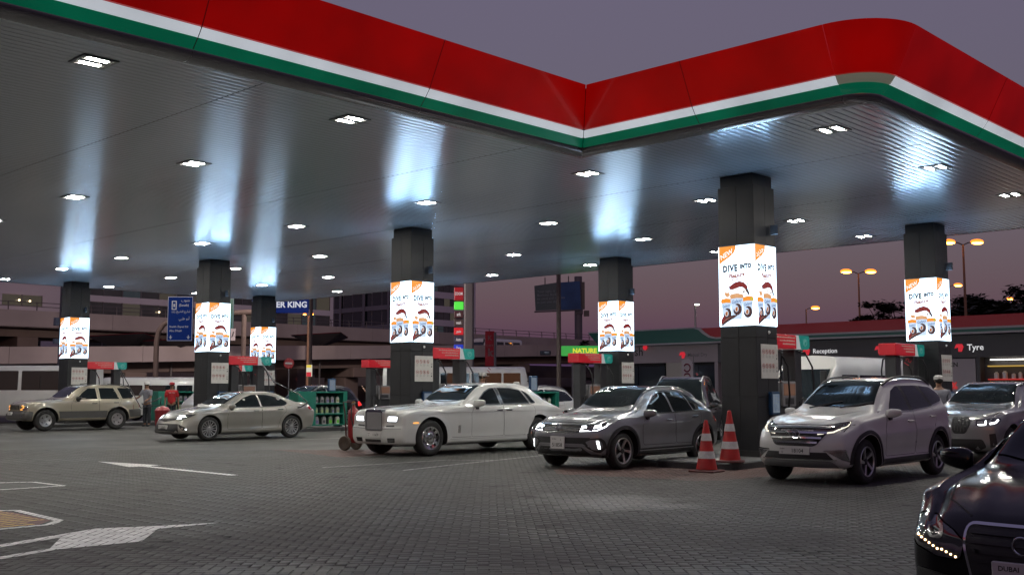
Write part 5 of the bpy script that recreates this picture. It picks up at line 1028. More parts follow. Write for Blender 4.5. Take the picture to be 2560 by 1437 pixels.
# ------------------------------------------------------------------ 6 silver grey SUV behind the pearl car
BMWP = paint('paint_light_grey', (.20, .20, .21), .3, .3)
t = thing('parked_car', 'light grey SUV queueing behind the pearl white seven-seater, one headlight showing', 'car', group='cars at the pumps'); place(t, 22.7, 8.72, 0)
S = dict(L=4.72, fo=.85, wb=2.86, R=.37, rim=.25, tw=.25, flare=.014, gap=.05, crown=.035, fc=.34, fp=2.3, low=.985,
    top=[(0, .90), (.06, .97), (.25, 1.02), (.9, 1.08), (1.5, 1.14), (1.62, 1.17), (2.0, 1.44), (2.35, 1.60), (2.7, 1.655), (3.3, 1.665), (3.9, 1.60), (4.3, 1.42), (4.55, 1.15), (4.72, 1.0)],
    belt=[(0, .84), (.25, .95), (.9, 1.02), (1.6, 1.06), (4.2, 1.13), (4.72, .92)], sill=[(0, .26), (.4, .25), (1.5, .25), (4, .27), (4.72, .36)],
    hw=[(0, .84), (.3, .90), (.9, .945), (3, .945), (4.2, .93), (4.72, .82)], rw=[(0, .68), (.4, .76), (1.5, .80), (1.9, .70), (2.4, .61), (3.6, .60), (4.2, .56), (4.72, .6)],
    fz=[(.2, .08), (.42, .0), (.7, .0), (.9, .06), (1.02, .14), (1.1, .2)], rz=[(.3, .06), (.55, 0), (.9, .05), (1.2, .1)], crease=[(.86, .93, .9, 4.4, .012, .04)], hoodcrease=[(-.6, .6, .36, .5, .014, .05)])
c = Car(t, S, BMWP); windscreen(c, .80, 1.50, .74, .60)
c.patch('side_window', [(1.05, 1.10), (1.25, 1.27), (1.55, 1.46), (1.78, 1.53), (1.84, 1.53), (1.86, 1.12)], 90, GLASS, both=True, rnd=.03); c.patch('side_window', [(1.93, 1.125), (1.92, 1.53), (2.5, 1.52), (2.9, 1.40), (3.1, 1.19), (2.9, 1.15)], 90, GLASS, both=True, rnd=.03)
c.door([(.80, .44), (.80, .90), (.95, 1.085), (1.89, 1.105), (1.9, .44)], (1.7, .98)); c.door([(1.915, .44), (1.9, 1.105), (2.7, 1.13), (2.74, .9), (2.46, .7), (2.38, .44)], (2.5, 1.02))
for sg in (-1, 1): k_ = c.patch('grille', round_poly([(sg * .04, .93), (sg * .36, .93), (sg * .40, .80), (sg * .30, .60), (sg * .08, .60), (sg * .04, .70)], .05), 0, MESHM, off=.008); [c.line('grille_bar', [(sg * (.09 + .06 * q), .63 + .02 * abs(q - 2)), (sg * (.08 + .064 * q), .905)], 0, BLACK, .018, .02, k_[0], False, dep=1) for q in range(5)]
hl = c.patch('headlight', round_poly([(.46, .76), (.84, .80), (.98, .90), (.90, .925), (.48, .88)], .02), 30, LENS, both=True, off=.006); c.line('light_strip', [(.50, .78), (.64, .785), (.66, .86)], 30, LEDW, .03, .012, hl); c.line('light_strip', [(.72, .80), (.84, .825), (.90, .88)], 30, LEDW, .03, .012, hl)
c.patch('lower_intake', round_poly([(-.60, .50), (.60, .50), (.66, .34), (.5, .27), (-.5, .27), (-.66, .34)], .05), 0, MESHM, off=.006); c.patch('corner_vent', [(.68, .60), (.80, .62), (.84, .36), (.70, .34)], 35, BLACK, both=True, off=.006)
c.line('bonnet_gap', [(-.6, .70), (0, .78), (.74, .82)], 'top', GAP, .010, .002); c.rail(1.55, 3.3, .59, 1.6, 1.6, .04, BLACK, .016); c.mirror(1.08, .90, 1.10, BMWP, 1.0); c.wheels('twin')

# ------------------------------------------------------------------ 7 black sedan in the right foreground
BLK = mat('paint_black', (.004, .004, .005), .16, spec=.35, coat=.1)
t = thing('parked_car', 'black sedan cut off in the right foreground corner with beaded headlamp lights', 'car', group='cars at the pumps'); place(t, 7.1, 2.05, radians(2.7))
S = dict(L=4.72, fo=.88, wb=2.81, R=.33, rim=.23, tw=.23, flare=.014, gap=.045, crown=.03, fc=.34, fp=2.3, low=.985,
    top=[(0, .70), (.06, .755), (.25, .83), (.8, .915), (1.4, .975), (1.5, 1.01), (1.9, 1.27), (2.2, 1.385), (2.65, 1.43), (3.1, 1.42), (3.6, 1.33), (4.1, 1.12), (4.4, 1.06), (4.62, 1.02), (4.72, .9)],
    belt=[(0, .64), (.25, .77), (1.0, .87), (1.5, .915), (3.0, .95), (4.2, .98), (4.72, .82)], sill=[(0, .22), (.4, .19), (1.5, .19), (4, .20), (4.72, .32)],
    hw=[(0, .80), (.3, .86), (.9, .905), (3, .915), (4.2, .89), (4.72, .78)], rw=[(0, .64), (.4, .70), (1.4, .76), (1.85, .66), (2.35, .56), (3.2, .54), (3.8, .57), (4.3, .66), (4.72, .62)],
    fz=[(.18, .05), (.35, .0), (.55, .0), (.68, .04), (.8, .12), (.9, .2)], rz=[(.3, .05), (.6, 0), (.95, .0), (1.1, .06)], crease=[(.78, .86, .8, 4.4, .012, .03)], hoodcrease=[(-.75, .45, .36, .60, .016, .05)])
c = Car(t, S, BLK); windscreen(c, .52, 1.30, .74, .55, bow=.16)
c.patch('side_window', [(.74, .95), (1.0, 1.10), (1.3, 1.23), (1.6, 1.30), (1.72, 1.31), (1.74, .965)], 90, GLASS, both=True, rnd=.03); c.patch('side_window', [(1.8, .968), (1.78, 1.31), (2.2, 1.28), (2.6, 1.12), (2.7, 1.0)], 90, GLASS, both=True, rnd=.03); c.line('window_trim', [(.72, .94), (1.75, .955), (2.7, .985)], 90, CHROME, .012, .006)
c.line('pillar_trim', [(.66, -.765), (1.0, -.70), (1.36, -.585)], 'top', CHROME, .016, .006)
c.door([(.62, .32), (.60, .70), (.72, .93), (1.76, .95), (1.78, .32)], (1.55, .85)); c.door([(1.795, .32), (1.775, .95), (2.55, .98), (2.6, .85), (2.40, .62), (2.32, .32)], (2.42, .88))
fr_ = c.patch('grille', round_poly([(-.42, .705), (.42, .705), (.43, .60), (.36, .30), (.28, .24), (-.28, .24), (-.36, .30), (-.43, .60)], .05), 0, MESHM, off=.004, res=.05)
c.line('grille_frame', round_poly([(-.42, .705), (.42, .705), (.43, .60), (.36, .30), (.28, .24), (-.28, .24), (-.36, .30), (-.43, .60)], .05), 0, CHROME, .015, .012, fr_[0], False, True)
for z in (.66, .61, .56, .51, .45, .40, .35): w = .40 - max(0, .6 - z) * .25; c.line('grille_bar', [(-w, z), (w, z)], 0, BLACK, .014, .012, fr_[0], False, dep=1)
l, n = c.hit((-6, 0, .62), (1, 0, 0)); mb = MB()
for k in range(4): mb.tube([(l.x - .02, -.105 + .07 * k + .046 * cos(q), .615 + .046 * sin(q)) for q in np.linspace(0, 2 * pi, 21)], .007, 6, cap=False)
mb.build('emblem', CHROME, t, True)
HLP = [(.46, .50), (.62, .50), (.80, .55), (.90, .63), (.86, .72), (.70, .72), (.52, .66), (.43, .60)]
hl = c.patch('headlight', round_poly(HLP, .03), 12, LENS, both=True, off=.005, res=.05); c.line('lamp_edge', round_poly(HLP, .03), 12, LENSB, .006, .007, hl, True, True)
for k in range(10):
    q = .49 + .032 * k; z = .545 + (.0 if k < 4 else .012 * (k - 4)) - (.01 * (3 - k) if k < 3 else 0)
    c.patch('light_bead', round_poly([(q - .0055, z - .0055), (q + .0055, z - .0055), (q + .0055, z + .0055), (q - .0055, z + .0055)], .004), 12, emat('bead_warm', (1, .66, .34), 7), both=True, off=.009, parent=hl)
c.patch('lamp_reflector', round_poly([(.58, .60), (.70, .60), (.72, .69), (.60, .68)], .04), 12, LENSB, both=True, off=.007, parent=hl)
c.patch('corner_vent', round_poly([(.50, .40), (.80, .42), (.82, .28), (.52, .26)], .03), 12, MESHM, both=True, off=.006); c.line('vent_bar', [(.52, .33), (.80, .35)], 12, SILVT, .012, .012)
c.plate(.455, [('DUBAI', -.17, .035, .038), ('Y 65', .02, -.015, .06)], .52, .14, 0, dx=-.025)
c.line('bonnet_gap', [(-.70, .42), (-.45, .62), (.0, .70), (.50, .76)], 'top', GAP, .010, .002)
c.mirror(.75, .88, .985, BLK, 1.05); c.wheels('twin')

# ------------------------------------------------------------------ simpler cars farther back
def simple_car(name_label, x, y, rz, pm, L=4.5, H=1.6, Wd=1.84, suv=True, lamps=False, rails=False, lit_tail=False):
    t = thing('parked_car', name_label, 'car', group='cars at the pumps'); place(t, x, y, rz); k = L / 4.6; h = H - .035
    S = dict(L=L, fo=.86 * k, wb=2.7 * k, R=.35, rim=.235, tw=.22, flare=.014, crown=.035, fc=.3,
        top=[(0, .84), (.06, .90), (.25 * k, .96), (.9 * k, 1.03), (1.45 * k, 1.09), (1.58 * k, 1.12), (1.95 * k, h * .83), (2.3 * k, h * .955), (2.7 * k, h), (3.3 * k, h), (3.9 * k, h * .95)] + ([(4.25 * k, h * .82), (4.5 * k, 1.1), (L, .95)] if suv else [(4.2 * k, 1.12), (4.45 * k, 1.06), (L, .9)]),
        belt=[(0, .78), (.25, .9), (.9, .97), (1.6, 1.0), (4.2 * k, 1.05), (L, .88)], sill=[(0, .26), (.4, .24), (4 * k, .26), (L, .36)], hw=[(0, Wd * .44), (.3, Wd * .475), (.9, Wd / 2), (3.8 * k, Wd / 2), (L, Wd * .43)], rw=[(0, Wd * .36), (.4, Wd * .4), (1.45 * k, Wd * .43), (1.9 * k, Wd * .37), (2.4 * k, Wd * .33), (4.0 * k, Wd * .31), (L, Wd * .33)],
        fz=[(.2, .08), (.42, 0), (.7, 0), (.9, .08), (1.05, .18)], rz=[(.3, .06), (.55, 0), (.9, .05), (1.2, .1)], crease=[(.80, .88, .9, 4.2 * k, .012, .04)])
    c = Car(t, S, pm); f = S['fo']; windscreen(c, 1.60 * k - f, 2.30 * k - f, Wd * .40, Wd * .325); zt = h - .13
    c.patch('side_window', [(1.85 * k - f, 1.04), (2.3 * k - f, zt - .06), (2.55 * k - f, zt), (2.66 * k - f, zt), (2.68 * k - f, 1.055)], 90, GLASS, both=True, rnd=.03)
    c.patch('side_window', [(2.76 * k - f, 1.06), (2.74 * k - f, zt), (3.4 * k - f, zt - .01), (3.85 * k - f, zt - .10), (4.1 * k - f, 1.13), (3.9 * k - f, 1.085)], 90, GLASS, both=True, rnd=.03)
    c.door([(1.65 * k - f, .42), (1.65 * k - f, .85), (1.78 * k - f, 1.03), (2.70 * k - f, 1.045), (2.72 * k - f, .42)], (2.5 * k - f, .93)); c.door([(2.735 * k - f, .42), (2.715 * k - f, 1.045), (3.5 * k - f, 1.07), (3.5 * k - f, .8), (3.15 * k - f, .42)], (3.3 * k - f, .96))
    c.patch('grille', round_poly([(-.5, .80), (.5, .80), (.42, .60), (-.42, .60)], .04), 0, MESHM, off=.005); hl = c.patch('headlight', round_poly([(.45, .70), (.80, .74), (.92, .83), (.5, .83)], .03), 35, LEDW if lamps else LENS, both=True, off=.006)
    c.patch('lower_intake', round_poly([(-.55, .45), (.55, .45), (.55, .32), (-.55, .32)], .03), 0, MESHM, off=.005); c.plate(.52, [('4 8', 0, 0, .07)], .46, .11)
    c.patch('tail_light', [(L - .42 - f, .82), (L - .45 - f, 1.0), (L - .28 - f, 1.02), (L - .2 - f, .86)], 90, emat('tail_lit', (1, .03, .03), 1.2) if lit_tail else REDL, both=True, off=.01, rnd=.03)
    if rails: c.rail(2.2 * k - f, 4.0 * k - f, Wd * .31, 1, 1, .06, ALLOY, .02)
    c.mirror(1.88 * k - f, Wd * .47, 1.05, pm, 1.0); c.wheels('six'); return c
DKGRN = paint('paint_dark_teal', (.006, .010, .011)); WHP = paint('paint_white', (.55, .55, .54)); BKP = paint('paint_jet_black', (.008, .008, .009))
# ------------------------------------------------------------------ queueing cars, vans and buses behind
simple_car('black SUV seen behind the green oil rack, red tail light lit', 24.6, 36.6, 0, BKP, 4.7, 1.72, 1.9, True, False, False, True)
simple_car('white SUV roof and side windows showing behind the limousine boot', 26.6, 26.4, 0, WHP, 4.7, 1.66, 1.88, True, False, True)
simple_car('dark teal tall SUV facing the camera behind the grey crossover', 24.6, 17.5, radians(24), DKGRN, 4.8, 1.9, 1.95, True, False, True)
simple_car('silver hatchback half hidden between the champagne sedan and the smallest column', 25.6, 39.3, radians(180), paint('paint_silver', (.4, .4, .4), .3, .3), 4.2, 1.55, 1.78, True)
BUSG = mat('bus_glass', (.012, .016, .02), .04, spec=.5, coat=.5)
def bus(label, x, y, rz, L, Wd, H, z0, win, stripe=None, nose=0., roofr=.18, group='vans and buses waiting behind', cat='bus', pm=WHP, wheelx=(1.2, -1.4), ac=False):
    """box-bodied van or bus, front at local x=0 heading -x, near side -y"""
    t = thing('minibus' if cat != 'van' else 'white_van', label, cat, (x, y, 0), rz, group); w = Wd / 2
    xs = [0, .1, .3, .8, L - .3, L - .08, L]; R = []
    sec = [(-w * .96, z0), (-w, z0 + .12), (-w, z0 + (H - z0) * .45), (-w * .975, H - .45), (-w * .95, H - roofr), (-w * .95 + roofr * .5, H - roofr * .35), (-w + roofr * 1.6, H - .03), (0, H)]
    sec = sec + [(-a, b) for a, b in sec[-2::-1]]
    mb = MB(); V = []
    for i, xx in enumerate(xs):
        k = {0: .93, .1: .965, .3: .99}.get(xx, 1.0 if xx < L - .05 else .97)
        for a, b in sec:
            sh = nose * max(0, (b - 1.0) / (H - 1.0)) * (1 - min(1, xx / 1.5)); V.append((xx + sh, a * k, z0 + (b - z0) * (1 if 0 < i < len(xs) - 1 else .985)))
    n = len(sec); F = [(i * n + j, i * n + (j + 1) % n, (i + 1) * n + (j + 1) % n, (i + 1) * n + j) for i in range(len(xs) - 1) for j in range(n)] + [tuple(range(n)), tuple((len(xs) - 1) * n + j for j in range(n))]
    mb.add(V, F); mb.build('body', pm, t, True, 40)
    zb, zt = win['z']; g = BUSG
    for a, b in win['side']:
        for s in (-1, 1):
            yy0 = s * (w * .998 + .004); yy1 = s * (w * .955 + .012); m2 = MB(); P = round_poly([(a, zb), (b, zb), (b, zt), (a, zt)], .05)
            def yz(z): t_ = (z - (z0 + (H - z0) * .45)) / (H - .45 - (z0 + (H - z0) * .45)); return s * (w * (1 - .025 * min(1, max(0, t_))) + (.008 if z < H - .45 else .004) - max(0, z - (H - .45)) * .03)
            m2.add([(p, yz(q), q) for p, q in P] + [(p, yz(q) - s * .03, q) for p, q in P], [tuple(range(len(P)))] + [(i, (i + 1) % len(P), len(P) + (i + 1) % len(P), len(P) + i) for i in range(len(P))]); m2.build('side_window', g, t)
            if b - a > .9:
                m3 = MB(); xm = (a + b) / 2; m3.box(xm - .015, min(yz(zb), yz(zb) + s * .006), zb + .01, xm + .015, max(yz(zb), yz(zb) + s * .006), zt - .3); m3.build('window_bar', BLACK, t)
    if 'ws' in win:
        a, b = win['ws']; m2 = MB(); sh = lambda q: nose * max(0, (q - 1.0) / (H - 1.0))
        P = [(-w * .82, a), (w * .82, a), (w * .78, b), (-w * .78, b)]; m2.add([(sh(q) * 1.0 - .012, p, q) for p, q in P] + [(sh(q) + .03, p, q) for p, q in P], [(0, 1, 2, 3), (0, 1, 5, 4), (1, 2, 6, 5), (2, 3, 7, 6), (3, 0, 4, 7)]); m2.build('windscreen', g, t)
    for s in (-1, 1):
        m2 = MB(); m2.box(-.015, s * w * .62 - .12, z0 + .38, .02, s * w * .62 + .12, z0 + .55, 0, .006); m2.build('headlight', LENSB, t)
        m2 = MB(); m2.box(L - .02, s * w * .8 - .07, z0 + .45, L + .012, s * w * .8 + .07, z0 + .85, 0, .005); m2.build('tail_light', REDL, t)
        m2 = MB(); m2.tube([(.25, s * w * .97, 1.9), (-.05, s * (w + .12), 1.95)], .02, 6); m2.box(-.1, s * (w + .16) - .09, 1.62, -.02, s * (w + .16) + .09, 2.0, 0, .02); m2.build('wing_mirror', BLACK, t)
    m2 = MB(); m2.box(-.06, -w * .95, z0 + .02, .06, w * .95, z0 + .3, 0, .02); m2.build('front_bumper', BLACK if stripe is None else pm, t)
    if stripe: m2 = MB(); [m2.box(.35, s * w * 1.0 - .006, stripe[0], L - .1, s * w * 1.0 + .006, stripe[1]) for s in (-1, 1)]; m2.build('stripe', mat('bus_stripe', stripe[2], .4), t)
    if ac: m2 = MB(); m2.box(L * .4, -w * .6, H - .02, L * .8, w * .6, H + .16, 0, .05); m2.build('roof_unit', pm, t)
    for xx in (wheelx[0], L + wheelx[1]):
        for s in (-1, 1): make_wheel(t, 'six', .38, .22, .24, (xx, s * (w - .10), .38), 0 if s < 0 else pi, 0)
    return t
FX, FY, RX, RY = cos(YAW), sin(YAW), sin(YAW), -cos(YAW)
def vw(d, l, z=0.): return (FX * d + RX * l, FY * d + RY * l, z)     # d metres ahead of the viewpoint, l to its right
FACE = YAW - pi / 2                                                    # local x runs to the right, local -y faces the viewpoint
x, y, _ = vw(50.2, -28.7); bus('white passenger bus cut by the left edge, long side windows', x, y, FACE, 9.2, 2.4, 2.63, .35, dict(z=(1.48, 2.36), side=[(.7, 2.4), (2.5, 4.3), (4.4, 6.2), (6.36, 8.06), (8.24, 8.9)]), None, 0, .12, wheelx=(1.6, -2.2))
x, y, _ = vw(52.5, -14.3); bus('white van with dark side glass beyond the beige four wheel drive', x, y, FACE + pi, 5.4, 1.9, 2.12, .3, dict(z=(1.22, 1.72), side=[(1.0, 1.75), (1.85, 3.3), (3.4, 5.0)], ws=(1.15, 1.75)), None, .9, .22, cat='van', wheelx=(1.0, -1.1))
x, y, _ = vw(51.4, .95); bus('white minibus behind the limousine roof, heading right', x, y, FACE + pi, 7.0, 2.1, 2.6, .35, dict(z=(1.5, 2.28), side=[(.55, 1.35), (1.45, 2.85), (2.95, 4.3), (4.4, 5.6), (5.7, 6.7)], ws=(1.35, 2.3)), None, .35, .25, wheelx=(1.5, -1.6))
bus('white high roof van behind the pearl white seven-seater', 27.0, 15.2, radians(-6), 5.6, 2.0, 2.46, .3, dict(z=(1.3, 1.9), side=[(1.1, 1.9), (2.0, 3.5), (3.6, 5.2)], ws=(1.25, 2.06)), None, 1.15, .3, cat='van', wheelx=(1.0, -1.2))
# ================================================================== FLYOVERS
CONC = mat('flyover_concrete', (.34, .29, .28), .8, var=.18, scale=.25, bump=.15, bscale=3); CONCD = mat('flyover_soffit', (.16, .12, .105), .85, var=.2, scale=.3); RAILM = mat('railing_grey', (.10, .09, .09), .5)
def flyover(label, y0, wd, xs, zs, th, par, rail, piers):
    t = thing('flyover', label, 'flyover', (0, y0, 0), 0, 'flyovers behind the station')
    def slab(nm, m, ya, yb, dz0, dz1, parts):
        for a, b in parts:
            za, zb = np.interp([a, b], xs, zs); mb = MB(); V = [(a, ya, za + dz0), (b, ya, zb + dz0), (b, yb, zb + dz0), (a, yb, za + dz0), (a, ya, za + dz1), (b, ya, zb + dz1), (b, yb, zb + dz1), (a, yb, za + dz1)]
            mb.add(V, [(0, 1, 2, 3), (4, 5, 6, 7), (0, 1, 5, 4), (1, 2, 6, 5), (2, 3, 7, 6), (3, 0, 4, 7)]); mb.build(nm, m, t)
    X = list(np.arange(xs[0], xs[-1], 15)) + [xs[-1]]; seg = list(zip(X[:-1], X[1:]))
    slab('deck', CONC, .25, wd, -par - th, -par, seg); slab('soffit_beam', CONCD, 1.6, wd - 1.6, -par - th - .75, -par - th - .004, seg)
    slab('parapet', CONC, 0, .22, -par - th * .9, 0, [(a + .012, b - .012) for a, b in [(q, q + 5) for q in np.arange(xs[0], xs[-1] - 1, 5)]]); slab('back_parapet', CONC, wd + .03, wd + .25, -par, 0, seg)
    if rail:
        for hz in (.35, .7):
            mb = MB(); mb.tube([(a, .11, float(np.interp(a, xs, zs)) + hz) for a in X], .035, 6); mb.build('rail', RAILM, t)
        pm = MB(); pm.tube([(0, .11, 0), (0, .11, .45), (0, .2, .75)], .05, 6); pmm = mesh('rail_post', pm.v, pm.f, RAILM)
        for a in np.arange(xs[0] + 1, xs[-1], 2.4): inst('rail_post', pmm, t, (a, 0, float(np.interp(a, xs, zs))))
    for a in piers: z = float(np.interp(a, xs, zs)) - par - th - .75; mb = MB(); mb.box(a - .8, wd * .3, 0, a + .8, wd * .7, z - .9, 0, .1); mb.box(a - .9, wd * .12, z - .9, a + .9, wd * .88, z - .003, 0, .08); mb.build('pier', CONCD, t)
    return t
flyover('upper concrete flyover with metal railing crossing behind the station', 93.3, 10, [-30, 210], [8.3, 8.3], .5, .95, True, [8, 38, 68, 98, 128, 158])
flyover('lower concrete ramp flyover rising to the right behind the station', 77.75, 8, [-30, 29, 96, 200], [4.2, 4.5, 6.7, 6.9], .45, .8, False, [16, 40, 62, 84, 106, 130])
flyover('dim far ramp seen under the flyovers', 108, 8, [-40, 200], [3.4, 3.4], .6, .8, False, [])
t = thing('retaining_wall', 'long dark retaining wall in the shade under the flyovers', 'wall')
mb = MB()
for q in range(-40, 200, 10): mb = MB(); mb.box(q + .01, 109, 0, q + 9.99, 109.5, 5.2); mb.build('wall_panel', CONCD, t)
# minibus on the ramp
def ramp_bus():
    x, y, _ = vw(98, -11.6); bus('small white minibus driving on the lower ramp', 79.5, 81.5, radians(1.6), 6.2, 2.1, 2.1, .3, dict(z=(1.2, 1.75), side=[(.8, 1.9), (2.1, 3.2), (3.4, 4.5), (4.7, 5.8)], ws=(1.1, 1.7)), None, .5, .2, 'traffic on the ramp').location.z = 4.9
ramp_bus()
# ================================================================== BUILDINGS
WALLP = mat('render_pinkish', (.70, .63, .66), .8, var=.08, scale=.15); WGL = mat('window_glass_dark', (.02, .03, .035), .08, spec=.6, var=.4, scale=.3); WGL2 = mat('window_glass_office', (.07, .08, .075), .1, spec=.9, var=.5, scale=.25); MUL = mat('mullion_grey', (.16, .15, .16), .5)
WDIM = mat('window_dim_lit', (.04, .045, .04), .15, em=(1, .85, .62), es=.045, sample=False, var=.4, scale=.4); WDIM2 = mat('window_dim_blue', (.03, .04, .045), .1, em=(.6, .8, .9), es=.03, sample=False, var=.4, scale=.4)  # faint glow added to randomly picked panes to brighten the facades
WLIT = emat('room_light', (1, .75, .45), 3.0); BANDW = mat('spandrel_white', (.74, .69, .72), .7, var=.06, scale=.2); TOWG = mat('tower_glass', (.018, .026, .034), .12, spec=.7, var=.3, scale=.08)
def facade_building(label, x0, x1, y0, depth, H, floors, mat_wall, panes, glass, axis='x', h0=0.):
    """facade along +x at y0 facing -y (axis 'x'), or along +y at x0 facing -x; floors = [(zb, zt)] window strips"""
    t = thing('building', label, 'building')
    def B(mb, a0, a1, d0, d1, z0, z1, **k):
        if axis == 'x': mb.box(a0, y0 + d0, z0, a1, y0 + d1, z1, **k)
        else: mb.box(y0 + d0, a0, z0, y0 + d1, a1, z1, **k)
    mb = MB(); B(mb, x0, x1, .3, depth, h0, H); mb.build('core', mat_wall, t)
    rb = random.Random(len(label)); edges = [h0] + [z for f in floors for z in f] + [H]
    for i in range(0, len(edges), 2): mb = MB(); B(mb, x0, x1, 0, .297, edges[i], edges[i + 1]); mb.build('wall_band', mat_wall, t)
    for zb, zt in floors:
        for a, b, n in panes:
            w = (b - a) / n
            for i in range(n): mb = MB(); B(mb, a + w * i + .04, a + w * (i + 1) - .04, .18, .26, zb + .04, zt - .04); mb.build('window', rb.choice([glass, glass, glass, WDIM, WDIM2]), t)
        gaps = []; last = x0
        for a, b, n in panes:
            if a > last + .01: gaps.append((last, a))
            last = b
        if x1 > last + .01: gaps.append((last, x1))
        for a, b in gaps: mb = MB(); B(mb, a, b, .002, .295, zb, zt); mb.build('wall_pier', mat_wall, t)
        for a, b, n in panes:
            w = (b - a) / n
            for i in range(n + 1): mb = MB(); B(mb, a + w * i - .05, a + w * i + .05, .08, .29, zb, zt); mb.build('mullion', MUL, t)
    return t
facade_building('pale office block with dark windows at the far left behind the flyover', 12, 51.5, 115, 14, 19, [(6.1, 7.3), (10.35, 11.5), (14.6, 15.8)], WALLP, [(22, 30, 4), (33, 41, 4), (43.4, 47.6, 2)], WGL)
facade_building('long glazed office block with white bands behind the blue road sign', 53, 88, 118, 16, 21, [(3.6, 7.2), (8.0, 11.5), (12.2, 15.6), (16.4, 19.8)], BANDW, [(53.5, 87.5, 15)], WGL2)
facade_building('grey banded office tower rising behind the totem sign', 161.3, 188, 193, 30, 40, [(3.4 * k + 1.6, 3.4 * k + 3.45) for k in range(0, 11)], BANDW, [(163, 187.5, 12)], WGL2)
facade_building('dark glass face of the office tower', 193.3, 240, 161, -20, 38, [(4.8 * k + 2.2, 4.8 * k + 6.2) for k in range(0, 7)], mat('tower_band', (.12, .11, .12), .6), [(194, 202, 4), (203.5, 239, 12)], TOWG, 'y') if False else None
t = thing('building', 'dark glass office wing with grey bands between burger sign and limousine column', 'building')
mb = MB(); mb.box(161.4, 193.4, 0, 176, 246, 36); mb.build('core', GAP, t)
TB = mat('tower_band', (.24, .23, .25), .6, var=.1, scale=.1)
for k in range(8): z = 2.0 + 4.6 * k; mb = MB(); mb.box(160.9, 193.3, z, 161.39, 246, z + 1.1); mb.build('wall_band', TB, t)
for k in range(7):
    z = 3.1 + 4.6 * k
    for q in range(14): mb = MB(); y_ = 193.6 + q * 3.72; mb.box(161.2, y_ + .1, z + .004, 161.39, y_ + 3.6, z + 3.496); mb.build('window', TOWG, t)
for y_ in (194.0, 203.2, 212.5): mb = MB(); mb.box(160.75, y_, 0, 160.895, y_ + .7, 36); mb.build('pilaster', TB, t)
# lamps glimmering inside the offices
for i, (x_, y_, z_) in enumerate(((45.1, 114.85, 10.9), (46.2, 114.85, 10.85), (62.5, 117.85, 10.7), (66.8, 117.85, 14.6))): mb = MB(); mb.sphere((x_, y_, z_), .13, 0, 8); o = mb.build('wall_lamp', WLIT, None, True); tag(o, 'small warm light glowing at an office window', 'lamp', 'lights at the office windows')
# tents below the flyover
for k, (d, px, z) in enumerate(((84, 312, 5.9), (86, 430, 5.6), (96, 800, 6.6))):
    l = (px - 1280) / 2680 * d; x_, y_, _ = vw(d, l); t = thing('fabric_canopy', ['dark peaked fabric canopy left of the curved sign pole', 'peaked fabric canopy behind the blue road sign', 'dark peaked fabric canopy right of the smallest column'][k], 'canopy', (x_, y_, 0), FACE, 'fabric canopies under the flyover')
    mb = MB(); w = 2.2; V = [(-w, -w, z - .35), (w, -w, z - .1), (w, w, z - .35), (-w, w, z - .1), (0, 0, z - 1.35)]; mb.add(V, [(0, 1, 4), (1, 2, 4), (2, 3, 4), (3, 0, 4)]); mb.add([(a, b, c + .06) for a, b, c in V], [(4, 1, 0), (4, 2, 1), (4, 3, 2), (4, 0, 3)], 1); mb.build('fabric', [mat('fabric_dark', (.03, .025, .03), .8), mat('fabric_red', (.2, .01, .03), .8)], t)
    mb = MB(); mb.tube([(0, 0, 0), (0, 0, z - 1.3)], .09, 8); mb.build('mast', RAILM, t)
# ================================================================== SERVICE SHOP
SX = 46.0
SH = thing('service_shop', 'long low car service shop with red, white and green fascia behind the right columns', 'shop')
SW1 = mat('shop_wall_cream', (.36, .32, .33), .7, var=.06, scale=.4); SW2 = mat('shop_wall_charcoal', (.055, .053, .06), .5, var=.08, scale=.4); SRED = mat('shop_fascia_red', (.22, .006, .012), .4, em=(1, .0, .03), es=.03); SGRN = mat('shop_fascia_green', (.006, .08, .06), .4, em=(0, .5, .35), es=.008); SWH = mat('shop_fascia_white', (.42, .42, .42), .5)
mb = MB(); mb.box(SX + .4, 8.0, 0, SX + 13, 37.2, 4.3); mb.build('building_core', SW2, SH)
def sbox(nm, m, y0, y1, z0, z1, x0=-.1, x1=.4, parent=SH): mb = MB(); mb.box(SX + x0, y0, z0, SX + x1, y1, z1); return mb.build(nm, m, parent)
# fascia: green prow to the left, swoosh, then red over white and green lines
mb = MB(); mb.prism([(37.8, 4.58), (37.1, 3.9), (29.6, 3.9), (29.6, 4.02), (30.0, 4.1), (30.35, 4.3), (30.6, 4.5), (30.9, 4.58)], SX - .5, SX + 1, 0); mb.build('fascia_green', SGRN, SH)
mb = MB(); mb.prism([(30.9, 4.58), (30.6, 4.5), (30.35, 4.3), (30.0, 4.1), (29.6, 4.02), (29.6, 4.1), (29.9, 4.17), (30.2, 4.36), (30.42, 4.54), (30.5, 4.58)], SX - .52, SX + 1, 0); mb.build('fascia_swoosh', SWH, SH)
mb = MB(); mb.prism([(30.5, 4.58), (30.42, 4.54), (30.2, 4.36), (29.9, 4.17), (29.6, 4.1), (8, 4.1), (8, 4.58)], SX - .5, SX + 1, 0); mb.build('fascia_red', SRED, SH)
sbox('fascia_line', SWH, 8, 29.595, 4.02, 4.097, -.5); sbox('fascia_green_line', SGRN, 8, 29.595, 3.9, 4.017, -.5); sbox('fascia_line', SWH, 8, 37.1, 3.82, 3.897, -.5); sbox('fascia_top_line', SWH, 30.9, 37.8, 4.583, 4.65, -.52)
sbox('wall', SW1, 29.75, 36.9, 2.9, 3.815); sbox('wall', SW2, 8, 29.745, 2.85, 3.815)
